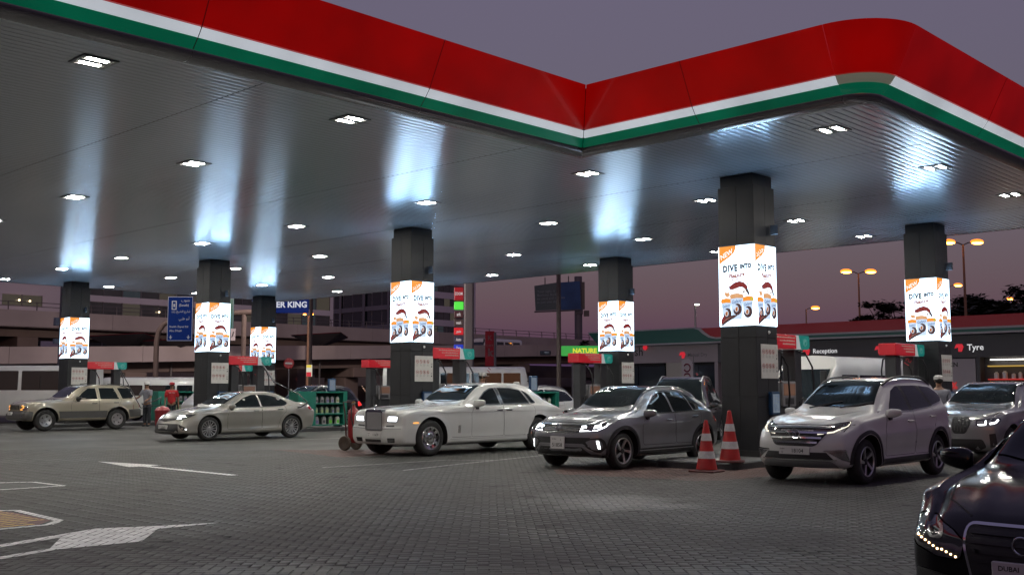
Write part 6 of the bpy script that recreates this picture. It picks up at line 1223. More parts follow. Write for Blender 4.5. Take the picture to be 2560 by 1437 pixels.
for a, b, m in ((36.6, 36.9, SW1), (31.6, 32.9, mat('shop_lit_wall', (.40, .38, .33), .7)), (29.75, 29.95, SW1), (25.9, 26.6, SW2), (22.4, 22.9, SW2), (20.3, 20.6, SW2), (16.95, 17.1, SW2), (12.0, 12.4, SW2)): sbox('pier', m, a, b, 0, 2.895 if m is not SW2 else 2.845)
for a, b in ((33.1, 34.8), (34.85, 36.5), (30.0, 31.0), (31.02, 31.55)): sbox('shop_window', WGL, a, b, .3, 2.75, .05, .2); sbox('window_head', GAP, a, b, 2.76, 2.89, -.02, .3)
sbox('lit_back_wall', emat('reception_wall_lit', (.75, .74, .64), .52), 22.95, 25.85, .2, 2.84, .3, .39); sbox('roller_door', mat('roller_door', (.10, .10, .105), .5), 17.15, 20.25, 0, 2.84, .2, .39)
sbox('reception_glass_low', WGL, 22.95, 25.85, .1, 1.55, .1, .2)
def wall_text(s, y, z, h, m, parent=SH, x=-.106, bold=.01): mb = MB(); v, f = text_geo(s, h, 0, bold, 'LEFT'); mb.add(v, f, 0, frame((SX + x, y, z), (0, -1, 0), (0, 0, 1))); return mb.build('lettering', m, parent)
def shop_sign(nm, lb, s, y, z, h, m, mark=True):
    t = thing('wall_sign', lb, 'sign', (0, 0, 0), 0, 'signs on the service shop'); wall_text(s, y, z, h, m, t)
    if mark: mb = MB(); mb.prism([(y + .52, z - .02), (y + .44, z + .16), (y + .2, z + .16), (y + .14, z + .04), (y + .22, z - .16), (y + .36, z - .16), (y + .36, z + .02)], SX - .13, SX - .103, 0); mb.build('red_mark', emat('sign_mark_red', (.85, .02, .04), .6), t)
TXW = emat('sign_white', (.9, .9, .92), .75); TXK = mat('sign_black', (.01, .01, .01), .4)
shop_sign('a', 'white Reception lettering with red mark on the charcoal shop wall', 'Reception', 24.55, 3.28, .30, TXW); shop_sign('a', 'white Oil lettering half hidden by the red pump header', 'Oil', 21.0, 3.28, .32, TXW); shop_sign('a', 'white Tyre lettering with red mark above the lit shelves', 'Tyre', 17.45, 3.26, .36, TXW)
shop_sign('a', 'dim Manual Dry lettering with red mark on the cream shop wall', 'Manual Dry', 31.55, 3.27, .25, mat('sign_grey', (.16, .15, .16), .5)); shop_sign('a', 'black lettering ending in sh with red drop, right of the column behind the grey crossover', 'sh', 34.95, 3.5, .66, TXK, False)
mb = MB(); mb.lathe([(0, 0), (.13, 0), (.13, .04), (0, .04)], 18, 0, frame((SX - .15, 34.2, 3.72), (0, -1, 0), (0, 0, 1))); tag(mb.build('sign_drop', emat('sign_mark_red', (.85, .02, .04), .6)), 'red round drop of the black shop logo right of the column behind the grey crossover', 'sign')
def poster(lb, y0, y1, z0, z1, s, sub, m): t = thing('shop_poster', lb, 'poster', (0, 0, 0), 0, 'posters on the shop front'); sbox('panel', m, y0, y1, z0, z1, -.05, .02, t); wall_text(s, y1 - .1, z1 - .25, .26, TXK, t, -.056, .03); wall_text(sub, y1 - .3, z0 + .35, .4, emat('poster_red', (.8, .04, .04), .5), t, -.056, .04)
poster('grey DUNLOP poster left of the pump header', 20.6, 22.35, 1.2, 2.8, '-DUNLOP', '40', mat('poster_grey', (.34, .31, .33), .5)); poster('grey FALKEN poster right of the rightmost column', 17.15, 18.9, 1.3, 2.8, 'FALKEN', '35%', mat('poster_grey', (.34, .31, .33), .5))
# lit shelves with tins and tyres in the open bay
sbox('bay_back', mat('bay_back', (.03, .03, .03), .8), 8, 16.9, 0, 2.84, 2.2, 2.3); sbox('bay_floor', GAP, 8, 16.9, 0, .02, 0, 2.2)
SH_RED = emat('shelf_edge_red', (.8, .05, .04), .5); SH_YEL = emat('shelf_edge_yellow', (.8, .5, .1), .55); PRODS = [mat('tin_' + n, c, .4) for n, c in (('white', (.6, .6, .58)), ('black', (.03, .03, .03)), ('orange', (.5, .15, .03)), ('grey', (.3, .3, .3)))]
sh_ = thing('shop_shelving', 'lit shelving packed with tins in the tyre bay', 'shelves')
mb = MB(); mb.box(SX + .42, 12.5, .02, SX + .45, 16.8, 2.8); mb.build('shelf_back', mat('shelf_back', (.05, .045, .045), .8, em=(1, .9, .8), es=.012), sh_)
for z in (.7, 1.35, 1.95, 2.5): sbox('shelf', SH_RED if z in (1.95, .7) else SH_YEL, 12.6, 16.7, z - .05, z, .05, .40, sh_)
for q in (12.6, 14.6, 16.6): sbox('upright', MUL, q, q + .05, .02, 2.7, .41, .418, sh_)
r = random.Random(9)
for z in (.7, 1.35, 1.95):
    y_ = 16.4
    while y_ > 12.8:
        w = r.uniform(.10, .2); h = r.uniform(.22, .4); k = r.choice([0, 0, 1, 1, 2, 3]); mb = MB(); mb.lathe([(0, 0), (w / 2, 0), (w / 2, h * .8), (w * .25, h * .9), (w * .25, h), (0, h)], 10, 0, Matrix.Translation((SX + .2, y_, z + .002))); o = mb.build('tin', PRODS[k]); tag(o, ['white', 'black', 'orange', 'grey'][k] + ' tin on the lit shop shelves under the Tyre lettering', 'tin', 'tins on the shop shelves'); y_ -= w + r.uniform(.05, .3)
mb = MB(); mb.box(SX + .1, 12.8, 2.72, SX + .2, 16.6, 2.76); mb.build('shelf_light', emat('shelf_tube', (1, .95, .85), 4, True), sh_)
# red and white banner and little lamp by the shop
t = thing('feather_banner', 'white feather banner with maroon lettering in front of the shop', 'banner', (43.0, 29.6, 0))
mb = MB(); mb.add([(0, .32, .9), (0, -.32, .9), (0, -.32, 2.75), (0, -.1, 3.0), (0, .32, 2.9)] + [(.02, .32, .9), (.02, -.32, .9), (.02, -.32, 2.75), (.02, -.1, 3.0), (.02, .32, 2.9)], [(0, 1, 2, 3, 4), (5, 6, 7, 8, 9)] + [(i, (i + 1) % 5, 5 + (i + 1) % 5, 5 + i) for i in range(5)]); mb.build('cloth', mat('banner_cloth', (.40, .36, .38), .8), t)
mb = MB(); [mb.tube([(-.012, .18 * cos(q), zz + .18 * sin(q)) for q in np.linspace(.5, 5.8, 16)], .035, 5) for zz in (2.55, 2.1, 1.65, 1.2)]; mb.build('lettering', mat('banner_maroon', (.14, .01, .03), .7), t); mb = MB(); mb.tube([(.02, -.36, 0), (.02, -.36, 3.1)], .02, 6); mb.build('mast', MUL, t)
# ================================================================== SIGNS AND POLES
SBLUE = mat('road_sign_blue', (.003, .012, .07), .8, em=(.02, .09, .6), es=.05, spec=.05); SGR = mat('road_sign_green', (.004, .07, .05), .35, em=(.0, .4, .3), es=.02); RPOLE = mat('sign_pole_brown', (.09, .065, .055), .6); SGW = emat('road_sign_letter', (.5, .55, .7), .28)
def board(nm, lb, cat, d, px0, px1, py0, py1, m, th=.08, edge=None, lines=(), tm=None, group=None, rz=FACE, pole=None, pm=RPOLE):
    k = d / 2680; w = (px1 - px0) * k; zt, zb = CAM_H + (976 - py0) * k, CAM_H + (976 - py1) * k; x, y, _ = vw(d, ((px0 + px1) / 2 - 1280) * k)
    t = thing(nm, lb, cat, (x, y, 0), rz, group); mb = MB(); mb.box(-w / 2, -th / 2, zb, w / 2, th / 2, zt, 0, min(.05, w * .04)); mb.build('panel', m, t)
    if edge: mb = MB(); [mb.box(*q) for q in ((-w / 2 + .02, -th / 2 - .006, zb + .02, -w / 2 + .05, -th / 2 - .001, zt - .02), (w / 2 - .05, -th / 2 - .006, zb + .02, w / 2 - .02, -th / 2 - .001, zt - .02), (-w / 2 + .051, -th / 2 - .006, zt - .05, w / 2 - .051, -th / 2 - .001, zt - .02), (-w / 2 + .051, -th / 2 - .006, zb + .02, w / 2 - .051, -th / 2 - .001, zb + .05))]; mb.build('border', edge, t)
    mb = MB()
    for s, fx, fy, h, b in lines: v, f = text_geo(s, h * (zt - zb), 0, b); mb.add(v, f, 0, frame((-w / 2 + fx * w, -th / 2 - .008, zt - fy * (zt - zb)), (1, 0, 0), (0, 0, 1)))
    if lines: mb.build('lettering', tm or SGW, t)
    if pole: mb = MB(); mb.tube([(pole * w, th, 0), (pole * w, th, zt - .1)], .09, 8); mb.build('pole', pm, t, True)
    return t
t = board('road_sign', 'blue motorway direction sign with Arabic and English lettering and two down arrows', 'road sign', 70, 417, 481, 741, 853, SBLUE, .08, SGW, [(arab('جنوب'), .70, .09, .085, 0), ('(South)', .64, .20, .075, .01), (arab('شارع الشيخ زايد'), .52, .34, .068, 0), (arab('أبو ظبي'), .66, .50, .08, 0), ('Sheikh Zayed Rd', .46, .68, .062, .01), ('Abu Dhabi', .34, .77, .065, .01)])
mb = MB(); zt = CAM_H + 123 * 70 / 2680
for ax in (-.58, .58): mb.prism([(ax - .03, 5.05), (ax + .03, 5.05), (ax + .03, 4.92), (ax + .12, 4.97), (ax, 4.8), (ax - .12, 4.97), (ax - .03, 4.92)], -.055, -.048, 1)
mb.box(-.56, -.06, 6.72, -.50, -.048, 7.30); mb.box(-.30, -.06, 6.72, -.24, -.048, 7.30); mb.box(-.499, -.06, 7.24, -.301, -.048, 7.30); mb.box(-.499, -.06, 6.72, -.301, -.048, 6.78); mb.box(-.45, -.06, 6.9, -.35, -.048, 7.1); mb.build('down_arrow', SGW, t)
mb = MB(); mb.tube([(-1.55, .15, 0), (-1.55, .15, 4.6), (-1.45, .15, 5.3), (-1.1, .15, 5.8), (-.6, .15, 6.05), (.3, .15, 6.1)], .17, 10); mb.build('curved_pole', RPOLE, t, True)
t = board('road_sign', 'green road sign peeking out right of the column with the blue sign beside it', 'road sign', 72, 505, 583, 745, 832, SGR, .08, SGW, [(arab('دبي'), .6, .25, .2, 0)])
mb = MB(); mb.tube([(-.2, .2, 6.6), (2.7, .2, 6.75)], .2, 10); mb.tube([(1.7, .2, 0), (1.7, .2, 6.6)], .16, 10); mb.build('gantry_pole', RPOLE, t, True)
board('arrow_sign', 'small white sign with slanted black arrow near the green road sign', 'sign', 71, 576, 588, 822, 852, mat('arrow_board', (.4, .36, .37), .6), .05, None, [('/', .5, .5, .6, .03)], TXK)
BKB = mat('burger_sign_blue', (.002, .008, .05), .7, em=(.01, .05, .5), es=.08, spec=.05); board('burger_sign', 'deep blue BURGER KING sign under the canopy edge', 'shop sign', 80, 628, 770, 715, 783, BKB, .3, None, [('BURGER KING', .52, .70, .30, .03), (arab('برجر كنج'), .72, .36, .26, .0)], emat('burger_letter', (.75, .82, .95), .6), pole=-.3)
mb = MB(); x, y, _ = vw(79.9, (640 - 1280) / 2680 * 79.9); mb.lathe([(.25, 0), (.36, 0), (.36, .05), (.25, .05)], 20, 0, frame((x, y, 8.0), (RX, RY, 0), (0, 0, 1))); tag(mb.build('round_emblem', emat('burger_letter', (.75, .82, .95), .6)), 'white round emblem at the left of the deep blue burger sign', 'emblem')
t = thing('totem_sign', 'tall grey totem column carrying a stack of shop name panels', 'totem sign', vw(75, (1163 - 1280) / 2680 * 75), FACE); k = 75 / 2680; zz = lambda p: CAM_H + (976 - p) * k
mb = MB(); mb.box(-.1, -.25, 0, .60, .25, zz(700), 0, .12); mb.build('post', mat('totem_grey', (.10, .095, .10), .5), t)
for p0, p1, c, e_, s, col in ((718, 752, (.18, .005, .01), .12, 'ZOOM', 0), (754, 775, (.05, .45, .04), .5, '', 0), (777, 796, (.03, .01, .012), .02, 'ark', 0), (798, 817, (.03, .02, .02), .02, 'wash', 0), (819, 838, (.35, .01, .015), .3, arab('متجر'), 0), (841, 858, (.02, .02, .04), .02, 'Auto', 0), (861, 880, (.01, .03, .35), .25, 'Tyre', 0)):
    mb = MB(); mb.box(-.78, -.16, zz(p1) + .02, -.13, .16, zz(p0) - .02, 0, .03); q = mb.build('name_panel', mat('totem_panel_%d' % p0, c, .4, em=c, es=e_ / max(c)), t)
    if s: v, f = text_geo(s, .26 if len(s) < 4 else .22, 0, .03); mb = MB(); mb.add([(a * .8, b * 1.3, 0) for a, b, _ in v], f, 0, frame((-.455, -.168, (zz(p0) + zz(p1)) / 2), (1, 0, 0), (0, 0, 1))); mb.build('lettering', emat('totem_letter', (.85, .75, .75), .6), q)
t = board('feather_flag', 'red advertising flag standing beside the totem', 'flag', 68, 1213, 1236, 828, 915, mat('flag_red', (.26, .012, .02), .7, var=.3, scale=3, em=(1, .02, .05), es=.02), .03, None, [('K', .5, .2, .2, .02), ('DRY', .5, .42, .1, .02), ('k', .55, .62, .3, .05)], mat('flag_print', (.25, .13, .13), .7), pole=.56, pm=MUL)
BBD = mat('billboard_dark', (.018, .022, .028), .4, em=(.2, .3, .4), es=.02); k = 150 / 2680
t = thing('billboard', 'big two-panel dark billboard on a single steel mast against the sky', 'billboard', vw(150, (1400 - 1280) * k), FACE)
zz = lambda p: CAM_H + (976 - p) * k; X_ = lambda p: (p - 1400) * k
mb = MB(); mb.add([(X_(1336), -.3, zz(715)), (X_(1393), -1.2, zz(708)), (X_(1393), -1.2, zz(776)), (X_(1339), -.3, zz(777)), (X_(1336), .2, zz(715)), (X_(1393), -.7, zz(708)), (X_(1393), -.7, zz(776)), (X_(1339), .2, zz(777))], [(0, 1, 2, 3), (4, 5, 6, 7), (0, 1, 5, 4), (1, 2, 6, 5), (2, 3, 7, 6), (3, 0, 4, 7)]); mb.build('text_panel', BBD, t)
mb = MB(); mb.add([(X_(1400), -1.2, zz(708)), (X_(1450), -.4, zz(703)), (X_(1453), -.4, zz(774)), (X_(1400), -1.2, zz(776)), (X_(1400), -.7, zz(708)), (X_(1450), .1, zz(703)), (X_(1453), .1, zz(774)), (X_(1400), -.7, zz(776))], [(0, 1, 2, 3), (4, 5, 6, 7), (0, 1, 5, 4), (1, 2, 6, 5), (2, 3, 7, 6), (3, 0, 4, 7)]); mb.build('picture_panel', mat('billboard_blue', (.012, .03, .075), .4, var=.8, scale=.35, em=(.05, .15, .5), es=.03), t)
mb = MB(); v, f = text_geo('Your sight is\nBusiness Banking\nto send and receive\nin just one day.', .5, 0, .0, 'LEFT'); mb.add(v, f, 0, frame((X_(1343), -.62, zz(744)), (X_(1393) - X_(1336), -.9, .1), (0, 0, 1))); mb.build('lettering', mat('billboard_print', (.2, .22, .25), .5), t)
mb = MB(); mb.tube([(X_(1447), .6, 0), (X_(1447), .6, zz(690))], .55, 14); mb.box(X_(1438), .0, zz(786), X_(1458), 1.4, zz(770), 0, .1); mb.build('mast', mat('billboard_mast', (.12, .11, .13), .6), t, True)
mb = MB(); mb.tube([(X_(1336), -.9, zz(781)), (X_(1393), -1.8, zz(780)), (X_(1450), -.9, zz(776))], .12, 6); mb.tube([(X_(1363), 0, zz(712)), (X_(1363), 0, zz(694))], .08, 5); mb.tube([(X_(1422), 0, zz(706)), (X_(1422), 0, zz(690))], .08, 5); mb.box(X_(1454), .3, zz(772), X_(1463), 1.2, zz(704)); mb.box(X_(1461), .3, zz(790), X_(1474), 1.0, zz(776)); mb.build('catwalk', RAILM, t)
GSG = emat('green_panel_lit', (.045, .36, .06), .9); t = board('green_sign', 'bright green lit shop sign reading NATURE VA left of the column behind the grey crossover', 'shop sign', 60, 1403, 1503, 865, 890, GSG, .2, None, [('NATURE VAL', .74, .5, .62, .05)], emat('sign_yellow', (.75, .75, .05), .9), pole=-.2, pm=MUL)
board('small_sign', 'small dark blue HELLA sign hung under the flyover', 'sign', 68, 1350, 1377, 877, 888, mat('hella_blue', (.015, .03, .06), .4), .1, None, [('HELLA', .6, .38, .35, .02), ('- - - -', .6, .75, .3, 0)], SGW)
x, y, _ = vw(58, (724 - 1280) / 2680 * 58); t = thing('no_entry_sign', 'round red no entry sign on a thin pole right of the smallest column', 'road sign', (x, y, 0), FACE); T = frame((0, -.06, 2.92), (1, 0, 0), (0, 0, 1)); mb = MB(); mb.lathe([(0, 0), (.25, 0), (.28, .015), (.25, .03), (0, .03)], 28, 0, T); mb.build('disc', mat('no_entry_red', (.25, .008, .012), .4, em=(1, .02, .03), es=.03), t); mb = MB(); mb.box(-.19, -.102, 2.87, .19, -.095, 2.97); mb.build('bar', SWH, t); mb = MB(); mb.tube([(0, -.02, 0), (0, -.02, 3.15)], .03, 8); mb.build('pole', MUL, t)
t = board('light_box', 'small lit yellow, white and red advertising box on a pole', 'sign', 62, 768, 781, 912, 941, emat('box_white', (.8, .75, .6), .8), .2, None, [], None, pole=.1, pm=RPOLE); mb = MB(); mb.box(-.14, -.108, 2.27, .14, -.102, 2.52); mb.build('red_print', emat('box_red', (.8, .03, .05), .7), t); mb = MB(); mb.box(-.14, -.108, 2.78, .14, -.102, 2.93); mb.build('yellow_print', emat('box_yellow', (.8, .6, .05), .9), t)
SODW = emat('road_lamp_warm', (1, .72, .45), 12)
def pole(lb, d, px, py_top, r, m=RPOLE, box=None, power=0):
    k = d / 2680; x, y, _ = vw(d, (px - 1280) * k); t = thing('pole', lb, 'pole', (x, y, 0), 0, 'poles behind the station'); h = CAM_H + (976 - py_top) * k; mb = MB(); mb.tube([(0, 0, 0), (0, 0, h)], [r, r * .85], 10); mb.box(-r * 1.4, -r * 1.4, 0, r * 1.4, r * 1.4, .3, 0, .02); mb.build('shaft', m, t, True)
    if power:
        mb = MB(); mb.tube([(0, 0, h - .1), (FX * .8, FY * .8, h + .25), (FX * 2.2, FY * 2.2, h + .3)], .06, 6); mb.build('arm', m, t, True)
        mb = MB(); T = frame((FX * 2.5, FY * 2.5, h + .3), (FX, FY, 0), (-FY, FX, 0)); mb.box(-.45, -.16, -.06, .45, .16, .06, 0, .03, T); hd = mb.build('lamp_head', RAILM, t); mb = MB(); mb.box(-.35, -.12, -.075, .35, .12, -.062, 0, 0, T); mb.build('lamp_panel', SODW, hd)
        ld = bpy.data.lights.new('road_lamp', 'SPOT'); ld.energy = power; ld.color = (1, .82, .76); ld.spot_size = radians(150); ld.spot_blend = .8; ld.shadow_soft_size = .35
        lo = bpy.data.objects.new('road_lamp', ld); COL.objects.link(lo); lo.parent = t; lo.location = (FX * 2.5, FY * 2.5, h + .15); lo.rotation_euler = Vector((FX, FY, -.55)).to_track_quat('-Z', 'Y').to_euler()
    if box: mb = MB(); [mb.box(-r * 3, -.12, CAM_H + (976 - b) * k, -r * 1.05, .12, CAM_H + (976 - a) * k, 0, .02) for a, b in box]; mb.build('attached_box', mat('pole_box', (.2, .25, .3), .5), t)
pole('grey steel pole crossing the flyovers left of the leftmost column', 58, 152, 560, .13, mat('pole_grey', (.12, .12, .14), .5), [(795, 815), (848, 860)], 5500); pole('thick brown pole standing in front of the billboard', 48, 1397, 560, .11, power=0); pole('thin brown pole right of the deep blue burger sign', 66, 777, 600, .11, RPOLE, None, 11000)
# street lamps
ORL = emat('sodium_lamp', (1, .34, .05), 22, True); ORG = mat('lamp_bowl_orange', (.5, .15, .02), .3, em=(1, .24, .02), es=2.2)
def street_lamp(lb, d, px, py, heads, white=False, sc=1.):
    k = d / 2680; x, y, _ = vw(d, (px - 1280) * k); h = CAM_H + (976 - py) * k; t = thing('street_lamp', lb, 'street lamp', (x, y, 0), FACE, 'street lamps beyond the station')
    mb = MB(); mb.tube([(0, 0, 0), (0, 0, h * .6), (0, 0, h - .1)], [.13, .10, .07], 8); mb.build('post', mat('lamp_post_orange', (.3, .17, .1), .5) if not white else mat('lamp_post_white', (.5, .5, .46), .5), t)
    for s in heads:
        mb = MB(); mb.tube([(0, 0, h - .15), (s * .35 * sc, 0, h + .02), (s * .7 * sc, 0, h + .06)], .045, 6); mb.build('arm', RAILM, t)
        mb = MB(); mb.sphere((s * .95 * sc, 0, h + .08), .46 * sc, 0, 12, (1, .5, .42)); b = mb.build('lamp_head', ORG if not white else WHITEP, t, True)
        mb = MB(); mb.sphere((s * .95 * sc, -.06, h + .0), .40 * sc, 0, 12, (1, .45, .28)); mb.build('lamp_bulb', ORL if not white else emat('lamp_soft_white', (1, 1, .85), 5), b, True)
street_lamp('tall orange double street lamp right of the rightmost column', 75, 2417, 606, (-1, 1), False, 1.05); street_lamp('orange double street lamp between the tallest and the rightmost column', 95, 2151, 680, (-1, 1), False, 1.15); street_lamp('small orange street lamp just right of the tallest column', 120, 2017, 771, (1,), False, 1.1); street_lamp('orange street lamp touching the right edge of the rightmost column', 110, 2377, 714, (1,)); street_lamp('white lamp post above the green shop roof', 80, 1739, 762, (.3,), True, .5); street_lamp('pair of distant orange lamps at the far right edge', 130, 2547, 748, (-1, 1), False, .9); street_lamp('small orange lamp below the deep blue burger sign', 90, 770, 787, (-1, 1), False, .32)
# ================================================================== TREES
LEAFD = [mat('leaf_dark', (.016, .022, .010), .7, var=.3), mat('leaf_mid', (.03, .038, .016), .7, var=.3)]; BARK = mat('bark', (.04, .03, .025), .9, bump=.3)
def tree(lb, d, px, py_top, wpx, seed, dens=420, lf=1.):
    k = d / 2680; r = random.Random(seed); x, y, _ = vw(d, (px - 1280) * k); h = CAM_H + (976 - py_top) * k; w = wpx * k / 2; t = thing('tree', lb, 'tree', (x, y, 0), r.uniform(0, 6), 'trees behind the service shop')
    mb = MB(); mb.tube([(0, 0, 0), (.1, .05, h * .4), (0, 0, h * .85)], [.16, .11, .04], 7); tips = []
    for q in range(11):
        a = r.uniform(0, 2 * pi); z0 = h * r.uniform(.35, .75); rr_ = w * r.uniform(.35, 1.); p = (rr_ * cos(a), rr_ * sin(a), min(h * .97, z0 + h * r.uniform(.08, .3))); mb.tube([(0, 0, z0), (p[0] * .5, p[1] * .5, z0 + (p[2] - z0) * .7), p], [.06, .035, .012], 5); tips.append(p)
    tips.append((0, 0, h * .93)); mb.build('trunk', BARK, t); mb = MB()
    for q in range(dens):
        c = r.choice(tips); s = w * .34; p = Vector((c[0] + r.gauss(0, s), c[1] + r.gauss(0, s), c[2] + r.gauss(0, s * .5))); a = r.uniform(0, 6.3); u = Vector((cos(a), sin(a), r.uniform(-.5, .3))) * r.uniform(.15, .40) * lf; v = Vector((-sin(a), cos(a), r.uniform(-.3, .3))) * r.uniform(.08, .17) * lf
        mb.add([p - u, p - v, p + u, p + v], [(0, 1, 2, 3)], 0 if r.random() < .6 else 1)
    mb.build('crown', LEAFD, t)
for i, (lb, d, px, py, w) in enumerate((('low bushy tree at the foot of the double orange lamp', 88, 2137, 790, 34), ('small round-topped tree right of the double orange lamp', 88, 2164, 778, 44), ('slim tall tree with tufted top between the lamps', 88, 2198, 742, 52), ('tree touching the left edge of the rightmost column', 88, 2243, 756, 60), ('dark tree directly right of the rightmost column', 90, 2400, 765, 80), ('umbrella-topped tree right of the tall lamp', 90, 2440, 728, 70), ('dark bushy tree below the tall lamp arm', 92, 2480, 752, 80), ('dark tree near the two distant lamps', 90, 2515, 742, 80), ('large dark tree at the right edge of the photo', 86, 2560, 718, 80), ('dense low tree filling behind the shop roof', 84, 2450, 772, 130), ('dense low tree at the right end behind the shop roof', 84, 2540, 770, 120))): tree(lb, d, px, py, w, i, 1100 if w < 70 else 2200)
tree('small dark bush at the foot of the billboard mast', 70, 1455, 852, 30, 40, 260)
for px_, w_, py_ in ((2395, 110, 782), (2470, 130, 768), (2545, 120, 764)): tree('dense dark tree filling the gap behind the shop roof, ' + {2395: 'right of the rightmost column', 2470: 'below the tall lamp', 2545: 'at the right edge'}[px_], 80, px_, py_, w_, px_, 3000, 1.7)
# ================================================================== PEOPLE
SKIN = mat('skin_brown', (.17, .085, .05), .55, var=.06); HAIR = mat('hair_black', (.01, .009, .008), .7)
def skin_mesh(name, V, E, R, m, parent, sub=1, root=0):
    me = bpy.data.meshes.new(name); me.from_pydata(V, E, []); o = inst(name, me, parent); md = o.modifiers.new('s', 'SKIN'); md.use_smooth_shade = True; o.modifiers.new('u', 'SUBSURF').levels = sub
    for i, q in enumerate(me.skin_vertices[0].data): q.radius = (R[i], R[i]) if not isinstance(R[i], tuple) else R[i]; q.use_root = i == root
    nm = bpy.data.meshes.new_from_object(o.evaluated_get(bpy.context.evaluated_depsgraph_get())); o.modifiers.clear(); o.data = nm; nm.name = name
    nm.materials.clear(); nm.materials.append(m); return o
def person(lb, x, y, z, rz, H, shirt, trous, cap=None, armL=None, armR=None, headturn=0., lean=0., cap2=None):
    """faces local -y; arm poses are (elbow, wrist) points relative to the shoulder, in units of the height"""
    t = thing('person', lb, 'person', (x, y, z), rz, 'people at the station'); h = H
    V = [(0, 0, .53), (0, -lean * .3, .64), (0, -lean * .7, .74), (0, -lean, .815), (0, -lean * 1.1, .865), (0, -lean * 1.15 - .006, .905), (0, -lean * 1.15 - .01, .945)]; E = [(i, i + 1) for i in range(6)]; R = [(.085, .06), (.078, .055), (.092, .06), (.07, .045), (.03, .03), (.042, .05), (.046, .056)]
    def chain(p, pts, rs):
        for q, r_ in zip(pts, rs): V.append(q); R.append(r_); E.append((p, len(V) - 1)); p = len(V) - 1
        return p
    sh = []
    for s, arm in ((-1, armL), (1, armR)):
        arm = arm or ((.02, .01, -.17), (.015, -.03, -.33)); S0 = (s * .105, -lean, .80); el = (S0[0] + s * arm[0][0], S0[1] + arm[0][1], S0[2] + arm[0][2]); wr = (S0[0] + s * arm[1][0], S0[1] + arm[1][1], S0[2] + arm[1][2]); sh.append((S0, el, wr)); i = chain(3, [S0, el, wr], [.036, .026, .018])
        d = (Vector(wr) - Vector(el)).normalized(); side = d.cross(Vector((s, 0, 0))).normalized(); pc = Vector(wr) + d * .035; i = chain(i, [tuple(pc)], [.017])
        for q, ln in zip((-.018, -.006, .006, .017), (.034, .042, .04, .03)): b = pc + side * q + d * .012; chain(i, [tuple(b), tuple(b + d * ln * .6), tuple(b + d * ln + Vector((-s * .012, 0, 0)))], [.0055, .005, .0045])
        chain(i, [tuple(pc + side * -.024 - d * .01), tuple(pc + side * -.036 + d * .014)], [.0062, .005])
        j = chain(0, [(s * .052, 0, .49), (s * .058, -.012, .285), (s * .06, .012, .05)], [.052, .036, .024]); chain(j, [(s * .062, -.04, .02), (s * .064, -.075, .016)], [.02, .015])
    sc = lambda P: [tuple(a * h for a in p) for p in P]; rs = lambda Q: [tuple(a * h for a in q) if isinstance(q, tuple) else q * h for q in Q]
    skin_mesh('body', sc(V), E, rs(R), SKIN, t)
    SV = V[:4] + [(0, -lean * 1.05, .838)]; SV[0] = (0, 0, .475); SE = [(0, 1), (1, 2), (2, 3), (3, 4)]; SR = [(.105, .08), (.10, .076), (.112, .082), (.09, .066), (.046, .044)]
    for a, b, c in sh: SV += [a, tuple((Vector(a) * .15 + Vector(b) * .85))]; n = len(SV); SE += [(3, n - 2), (n - 2, n - 1)]; SR += [.048, .042]
    skin_mesh('shirt', sc(SV), SE, rs(SR), shirt, t)
    TV = [(0, 0, .55), (-.052, 0, .48), (-.058, -.012, .285), (-.06, .01, .06), (.052, 0, .48), (.058, -.012, .285), (.06, .01, .06)]; skin_mesh('trousers', sc(TV), [(0, 1), (1, 2), (2, 3), (0, 4), (4, 5), (5, 6)], rs([(.098, .072), .062, .047, .04, .062, .047, .04]), trous, t)
    for s in (-1, 1): mb = MB(); mb.sphere((s * .063 * h, -.035 * h, .022 * h), .055 * h, 0, 12, (.55, 1.25, .42)); mb.build('shoe', BLACK, t, True)
    hz = .945 * h; hy = (-lean * 1.15 - .008) * h
    T = Matrix.Translation((0, hy, hz)) @ Matrix.Rotation(headturn, 4, 'Z')
    mb = MB(); mb.sphere((0, .012 * h, .012 * h), .060 * h, 0, 12, (.86, .98, .95), T); mb.build('hair', HAIR, t, True)
    mb = MB(); mb.prism([(-.058 * h, -.012 * h), (-.040 * h, -.012 * h), (-.044 * h, .008 * h)], -.007 * h, .007 * h, 0, 0, T); mb.build('nose', SKIN, t)
    mb = MB(); [mb.sphere((s * .018 * h, -.046 * h, .006 * h), .006 * h, 0, 8, (1, 1, 1), T) for s in (-1, 1)]; mb.box(-.012 * h, -.051 * h, -.027 * h, .012 * h, -.044 * h, -.022 * h, 0, 0, T); mb.build('eyes_and_mouth', HAIR, t)
    mb = MB(); [mb.sphere((s * .050 * h, .004 * h, 0), .014 * h, 0, 8, (.5, .8, 1.2), T) for s in (-1, 1)]; mb.build('ear', SKIN, t, True)
    if cap:
        mb = MB(); mb.lathe([(.064 * h, .016 * h), (.066 * h, .03 * h), (.060 * h, .055 * h), (.04 * h, .072 * h), (0, .078 * h)], 16, 0, T); v = [(.055 * h * cos(a) * q, (-.03 - .075 * q * abs(sin(a))) * h, (.020 - .008 * q) * h + dz) for dz in (0, .006 * h) for q in (.55, 1.) for a in np.linspace(0, pi, 9)]
        f = [(i, i + 1, 9 + i + 1, 9 + i) for i in range(8)] + [(18 + i, 27 + i, 27 + i + 1, 18 + i + 1) for i in range(8)] + [(9 + i, 10 + i, 28 + i, 27 + i) for i in range(8)]; mb.add(v, f, 1, T); mb.build('cap', [cap, cap2 or cap], t, True)
    return t
